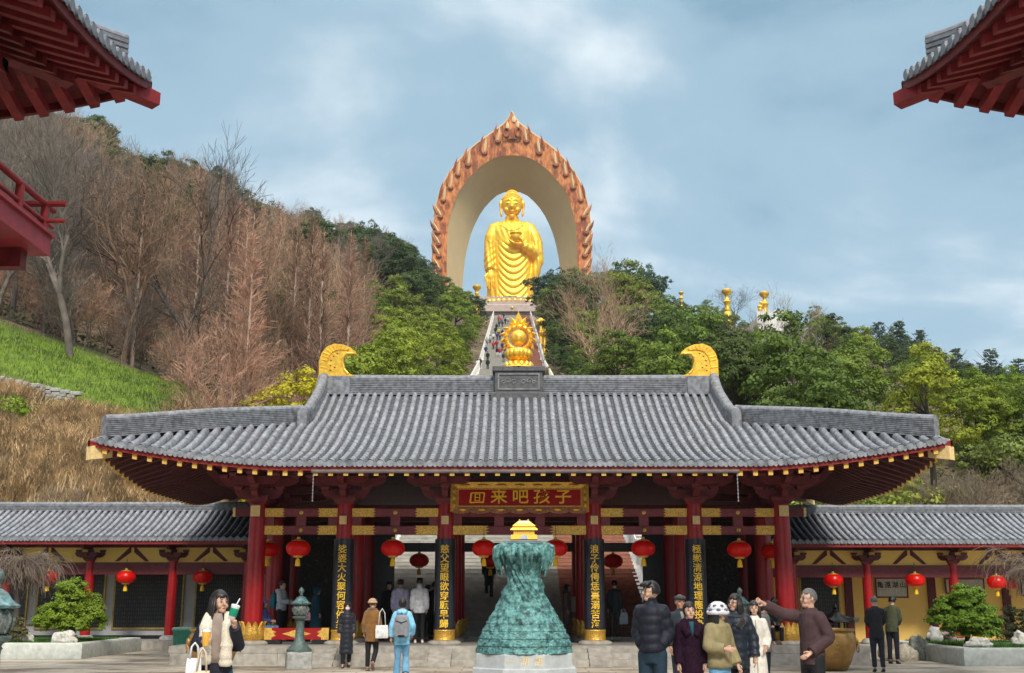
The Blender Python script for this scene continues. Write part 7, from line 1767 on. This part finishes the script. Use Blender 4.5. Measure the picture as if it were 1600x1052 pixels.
# shrubs close behind the galleries
def shrub(lab, px, py, Y, s_, kind, col, group=None, name='shrub', cat='shrub'):
    x = X(px, py, Y); return tree_thing(name, lab, (x, Y, zt(x, Y) - .1), s_, rnd.uniform(0, 6.28), kind, col, group, cat)
for k in range(46):
    px = rnd.uniform(1390, 1690); Y_ = rnd.uniform(47.5, 53)
    shrub('brown leafless bush in the thicket just above the right gallery roof', px, 770, Y_, rnd.uniform(.50, .72), 'T0', rnd.choice([(.20, .155, .105), (.17, .13, .09), (.155, .14, .075)]), 'brown bushes above the right gallery')
for k in range(16):
    px = rnd.uniform(1255, 1460); Y_ = rnd.uniform(48, 56)
    shrub('yellow green bush between the gate eave and the right gallery roof', px, 770, Y_, rnd.uniform(1.0, 1.5), 'S0', rnd.choice([(.33, .37, .05), (.25, .31, .045)]), 'yellow green bushes above the right gallery')
for k in range(8):
    px = rnd.uniform(1480, 1640); shrub('dark olive bush among brown bushes at the right edge', px, 750, rnd.uniform(58, 66), rnd.uniform(1.0, 1.6), 'S0', rnd.choice([(.15, .20, .04), (.18, .22, .045)]), 'olive bushes at the right edge')
shrub('bright green shrub on the dry grass bank at the left edge', 8, 690, 53, .9, 'S0', (.18, .28, .02))
for k in range(26):
    px = rnd.uniform(590, 738); shrub('low bright bush beside the left stair balustrade', px, 575, rnd.uniform(56, 100), rnd.uniform(.9, 1.6), 'S0', rnd.choice([(.16, .225, .03), (.13, .19, .026)]), 'low bushes beside the left balustrade')

for k in range(64):
    px = rnd.uniform(-40, 560); Y_ = rnd.uniform(69, 84) if px < 290 else rnd.uniform(56, 76)
    if lawn_at(X(px, 600, Y_), Y_) > .3 or (385 < px < 560 and Y_ < 62): continue
    shrub('grey brown leafless bush in the thicket under the trees left of the gate roof', px, 600, Y_, rnd.uniform(.9, 1.6), 'T0', rnd.choice(BC['brown'] + BC['grey'] + BC['red']), 'leafless bushes under the left trees')
# dry grass on the bank, leaf litter and undergrowth
def blades(name, n, fn, hmin, hmax, w, material, seed, droop=.35):
    rng = np.random.default_rng(seed); V = []; 
    pts = []
    while len(pts) < n:
        q = fn(rng)
        if q is not None: pts.append(q)
    p = np.array(pts); h = rng.uniform(hmin, hmax, size=n); a = rng.uniform(0, 6.283, size=n); d = np.stack([np.cos(a), np.sin(a), np.zeros(n)], 1)
    sd_ = np.stack([-np.sin(a), np.cos(a), np.zeros(n)], 1) * (w * rng.uniform(.6, 1.4, size=n))[:, None]
    up = np.array([0, 0, 1.0]); hh = h[:, None]
    m1 = p + up * hh * .6 + d * hh * droop * .4; m2 = p + up * hh * .9 + d * hh * droop * 1.1
    v = np.stack([p - sd_, p + sd_, m1 + sd_ * .7, m1 - sd_ * .7, m2], 1).reshape(-1, 3)
    me = bpy.data.meshes.new(name); me.vertices.add(5 * n); me.vertices.foreach_set('co', v.astype(np.float32).ravel())
    idx = (np.arange(n)[:, None] * 5 + np.array([0, 1, 2, 3, 3, 2, 4])[None]).ravel().astype(np.int32)
    me.loops.add(7 * n); me.loops.foreach_set('vertex_index', idx); me.polygons.add(2 * n)
    st = (np.arange(n)[:, None] * 7 + np.array([0, 4])[None]).ravel().astype(np.int32); me.polygons.foreach_set('loop_start', st); me.polygons.foreach_set('loop_total', np.tile([4, 3], n).astype(np.int32))
    me.materials.append(material); me.update(calc_edges=True)
    o = bpy.data.objects.new(name, me); C.objects.link(o); return tag(o, kind='stuff')
M_DRY = mat('dry_grass', (0.50, 0.36, 0.20), .9, var=.35, vscale=.5, col2=(0.27, 0.18, 0.09), thr=(.45, .68), transl=.2)
M_GREENG = mat('green_grass', (0.145, 0.225, 0.018), .8, var=.35, vscale=.35, col2=(0.07, 0.115, 0.012), thr=(.4, .65), transl=.25)
def f_dry(rng):
    x, y = rng.uniform(-36, -5.5), rng.uniform(43.2, 62)
    if lawn_at(x, y) > .35 or x < -.52 * y - 3 or abs(x) < 8: return None
    if mnoise.noise(Vector((x * .45, y * .45, 2))) < -.15 and rng.random() < .75: return None
    return (x, y, zt(x, y) - .03)
tag(blades('dry_grass', 60000, f_dry, .35, 1.10, .024, M_DRY, 3, .55), 'tall straw coloured dry grass covering the bank behind the left gallery', 'grass')
def f_green(rng):
    x, y = rng.uniform(-52, -12), rng.uniform(54, 74)
    return (x, y, zt(x, y) - .02) if rng.random() < lawn_at(x, y) else None
tag(blades('lawn_grass', 26000, f_green, .10, .30, .02, M_GREENG, 4), 'short bright green grass on the sloping bank at the left', 'grass')
rng = np.random.default_rng(12); cs, ns = [], []
while len(cs) < 80000:
    y = 46 + 270 * rng.random() ** 1.3; x = rng.uniform(-1, 1) * (.5 * y + 6)
    if abs(x) < 6.2 or lawn_at(x, y) > .3 or (x < -8 and y < 70): continue
    if mnoise.noise(Vector((x * .22, y * .22, 6))) < -.05: continue
    cs.append((x, y, zt(x, y) + rng.uniform(.05, 1.0) * (.5 + y * .005))); ns.append((0, -.3, 1))
cs = np.array(cs); um = quads_mesh('undergrowth', cs, np.array(ns) + rng.normal(size=(len(cs), 3)) * .5, rng.uniform(.22, .55, size=len(cs)) * (.5 + cs[:, 1] * .004), mat('undergrowth_leaf', (0.16, 0.11, 0.062), .9, var=.35, vscale=.25, col2=(0.09, 0.105, 0.03), thr=(.46, .6), transl=.15), rng)
uo = bpy.data.objects.new('undergrowth', um); C.objects.link(uo); tag(uo, 'low brown and green undergrowth between the trees on the hillside', 'undergrowth', None, 'stuff')

# dry stone wall on the bank
t = thing('stone_wall', 'low grey dry stone wall on the bank at the left edge', 'wall', P(40, 612, 57.5)); wx0, wx1 = X(-60, 612, 57.5) - t.location.x, X(112, 612, 57.5) - t.location.x
mb = MB(); r = random.Random(4)
for row in range(4):
    x = wx0 + r.uniform(0, .3)
    while x < wx1:
        w = r.uniform(.3, .6); zz_ = zt(t.location.x + x, 57.5) - t.location.z
        mb.bbox((x + w / 2, r.uniform(-.04, .04), zz_ + .17 * row - .1), (w - .02, .45, .165), .03, r.uniform(-.04, .04)); x += w
mb.build('stonework', M_STONEG, t)

# planters, clipped pines, rocks
M_TURF = mat('planter_turf', (0.045, 0.11, 0.012), .9, var=.3, vscale=3, bump=.6, bscale=40)
def planter(lab, x0, x1, y0, y1, h):
    t = thing('planter', lab, 'planter', ((x0 + x1) / 2, (y0 + y1) / 2, 0), 0, 'stone edged planting beds'); cx_, cy_ = t.location.x, t.location.y
    mb = MB(); a, b, c, d = x0 - cx_, x1 - cx_, y0 - cy_, y1 - cy_; w = .34
    pr = [(0, 0), (0, h - .06), (.05, h), (w, h), (w, 0)]
    path = [(a, c), (b, c), (b, d), (a, d)]; rings = []
    for (sx_, sy_), (x, y) in zip(((1, 1), (-1, 1), (-1, -1), (1, -1)), path): rings.append([(x + sx_ * o, y + sy_ * o, z) for o, z in pr])
    rings.append(rings[0]); mb.loft(rings, cap=False); mb.build('kerb', mat('kerb_granite', (0.50, 0.52, 0.48), .75, var=.1, vscale=2.5, bump=.2, bscale=40, col2=(0.33, 0.36, 0.30), thr=(.55, .8)), t, 40)
    mb = MB(); mb.grid(lambda u, v: (a + w + (b - a - 2 * w) * u, c + w + (d - c - 2 * w) * v, h - .06 + .14 * math.sin(math.pi * u) * math.sin(math.pi * v)), 14, 14); mb.build('turf', M_TURF, t, True)
    return t
planter('long stone edged planting bed with clipped pine at the left', -20.0, -12.35, 33.9, 39.3, .44)
planter('stone edged planting bed with clipped pine at the right', 11.55, 19.0, 30.2, 36.4, .44)
def pbl(name, n, x0, x1, y0, y1, seed, lab):
    tag(blades(name, n, lambda rng: (rng.uniform(x0, x1), rng.uniform(y0, y1), .40), .05, .14, .006, mat('planter_grass', (0.05, 0.13, 0.012), .8, var=.3, vscale=2, transl=.2), seed), lab, 'grass')
pbl('planter_grass', 9000, -16.5, -12.75, 34.3, 38.9, 5, 'short green grass in the left planting bed'); pbl('planter_grass', 9000, 11.95, 16.5, 30.6, 36.0, 6, 'short green grass in the right planting bed')
def pine_bush(lab, x, y, z, lobes, col, col2, seed, cat='topiary', name='clipped_pine', leaf=.062, dens=230, per=80, trunk=True, cr=.17):
    t = thing(name, lab, cat, (x, y, z)); mb = MB()
    mb.tube([(0, 0, -.1), (.06, 0, .25), (-.03, .02, .6)], [.09, .07, .05], 9)
    for (a, b, c, r) in lobes[:5]: mb.tube([(0, 0, .3), (a * .6, b * .6, c * .75), (a, b, c)], [.05, .035, .015], 6)
    mb.build('trunk', M_DBARK, t, True)
    o = inst('crown', crown_mesh('crown', seed, lobes, cr, dens, per, leaf, M_NEEDLE, up=.5), t); o.color = (*col, 1); return t
s35 = 35.6 / 1780 * 1.03
pine_bush('clipped rounded green pine in the left planting bed', X(110, 985, 35.5), 35.5, .45, [(0, 0, 1.05, .62), (.05, -.1, 1.45, .45), (-.55, 0, .75, .42), (.55, .05, .75, .45), (-.1, -.5, .75, .40), (.75, -.1, .50, .34), (-.72, -.1, .55, .32), (.3, .4, 1.0, .45), (.3, -.4, .42, .38), (-.35, -.35, .40, .36), (0, .1, .5, .5)], (.17, .25, .02), None, 1)
pine_bush('clipped rounded green pine in the right planting bed', X(1508, 985, 32.2), 32.2, .45, [(0, 0, .9, .60), (.08, -.1, 1.28, .42), (-.55, 0, .70, .42), (.55, .05, .66, .45), (-.1, -.5, .62, .40), (.62, -.15, .45, .34), (-.35, -.1, .95, .40), (.3, .4, .9, .45), (.3, -.4, .38, .38), (-.35, -.35, .36, .36), (0, .1, .45, .5)], (.13, .22, .02), None, 2)
pine_bush('low rounded brownish bush at the left edge of the planting bed', X(14, 985, 35.0), 35.0, .42, [(0, 0, .30, .55), (-.4, 0, .25, .4), (.25, -.2, .25, .35)], (.10, .095, .035), None, 3, 'shrub', 'round_shrub', .045, 300, 60, cr=.10)
pine_bush('dark rounded bush behind the clipped pine at the right edge', X(1584, 975, 33.6), 33.6, .42, [(0, 0, .45, .65), (-.45, 0, .35, .45), (.4, .1, .4, .5)], (.050, .062, .022), None, 4, 'shrub', 'round_shrub', .045, 300, 60, cr=.10)
def rock(lab, x, y, z, d, m, seed, name='rock', cat='rock'):
    r = random.Random(seed); off = r.uniform(0, 50); mb = MB()
    mb.ell((0, 0, d[2] * .35), (d[0] / 2, d[1] / 2, d[2] * .62), 22, 14, lambda q: 1 + .42 * mnoise.noise(q * 1.6 + Vector((off, 0, 0))) + .16 * mnoise.noise(q * 4 + Vector((0, off, 0))))
    o = mb.build(name, m, None, 50, loc=(x, y, z)); return tag(o, lab, cat)
M_WROCK = mat('white_rock', (0.52, 0.50, 0.45), .85, var=.2, vscale=5, bump=.5, bscale=14); M_GROCK = mat('green_grey_rock', (0.25, 0.27, 0.235), .9, var=.3, vscale=5, bump=.8, bscale=12); M_SACK = mat('sackcloth', (0.40, 0.36, 0.28), .95, var=.25, vscale=6, bump=.6, bscale=50)
rock('flat white rock at the front of the left planting bed', X(101, 1003, 34.5), 34.5, .42, (.72, .4, .34), M_WROCK, 1)
rock('small white rock beside the low brownish bush', X(43, 990, 35.2), 35.2, .42, (.42, .3, .28), M_WROCK, 2)
rock('flat white rock at the front of the right planting bed', X(1530, 1011, 30.9), 30.9, .42, (.75, .4, .26), M_WROCK, 3)
rock('rounded grey stone at the back corner of the right planting bed', X(1460, 990, 35.3), 35.3, .42, (.50, .4, .44), M_STONEG, 4)
rock('purplish stone beside the rounded grey stone', X(1482, 990, 35.6), 35.6, .42, (.46, .4, .36), mat('purple_stone', (0.27, 0.19, 0.21), .85, var=.15), 5)
rock('white rock at the right edge of the photo', X(1595, 995, 32.0), 32.0, .42, (.5, .4, .40), M_WROCK, 6)
rock('craggy green grey rock between the sack and the right planting bed', X(1436, 1020, 33.2), 33.2, 0, (.56, .5, .72), M_GROCK, 7)
rock('slumped pale sack on the ground behind the olive jacket', X(1412, 1030, 32.4), 32.4, -.02, (.75, .5, .46), M_SACK, 8, 'sack', 'sack')
rock('upright brownish sack beside the legs of the olive jacket', X(1388, 1015, 33.0), 33.0, -.02, (.52, .45, .70), mat('brown_sack', (0.26, 0.215, 0.15), .95, var=.25, vscale=6, bump=.6, bscale=50), 9, 'sack', 'sack')

# weeping bare trees in front of the galleries
def weeping(lab, x, y, z, R, H, n, seed):
    r = random.Random(seed); thick, thin = [], []
    thick += [(Vector((0, 0, -.1)), Vector((.08, 0, H * .35)), .11, .09), (Vector((.08, 0, H * .35)), Vector((-.05, .03, H * .7)), .09, .06)]
    tops = []
    for i in range(16):
        a = r.uniform(0, 6.28); q = r.uniform(.25, .8) * R; b = Vector((math.cos(a) * q, math.sin(a) * q, H * r.uniform(.72, 1.0)))
        m_ = Vector((math.cos(a) * q * .4, math.sin(a) * q * .4, H * .84)); thick += [(Vector((0, 0, H * .62)), m_, .045, .03), (m_, b, .03, .016)]; tops += [m_, b, m_.lerp(b, .5)]
    for i in range(n):
        b = r.choice(tops); a = r.uniform(0, 6.28); p = b.copy(); d = Vector((math.cos(a), math.sin(a), r.uniform(.1, .7))).normalized(); l = r.uniform(.07, .12)
        for k in range(r.randint(6, 12)):
            d = (d + Vector((r.uniform(-.35, .35), r.uniform(-.35, .35), -.22 + r.uniform(-.3, .3)))).normalized(); e = p + d * l; thin.append((p, e, .0055, .0045)); p = e
    t = thing('weeping_tree', lab, 'tree', (x, y, z)); a = seg_tubes(thick, 7).build('trunk', M_TWIG, t, True); a.color = (.10, .08, .065, 1)
    b = seg_tubes(thin, 3).build('crown', M_TWIG, t, fix=False); b.color = (.165, .125, .10, 1); return t
weeping('weeping leafless ornamental tree with tangled twigs at the left edge', X(20, 985, 36.2), 36.2, .42, 1.45, 2.75, 1500, 1)
weeping('weeping leafless tree reaching in from the right edge of the photo', X(1640, 985, 33.0), 33.0, .42, 1.7, 2.7, 900, 2)
# ------------------------------------------------------------ the damp winter air
hz_ = bpy.data.materials.new('winter_air'); hz_.use_nodes = True; t_ = hz_.node_tree; t_.nodes.clear()
vo = t_.nodes.new('ShaderNodeVolumePrincipled'); mo = t_.nodes.new('ShaderNodeOutputMaterial')
vo.inputs['Color'].default_value = (0.80, 0.86, 0.93, 1); vo.inputs['Density'].default_value = 0.00013; vo.inputs['Anisotropy'].default_value = 0.2
t_.links.new(vo.outputs[0], mo.inputs['Volume'])
mb = MB(); mb.span((-432, -92, -1.0), (432, 842, 190)); tag(mb.build('haze', hz_), 'thin pale winter haze over the hill', 'haze', None, 'stuff')
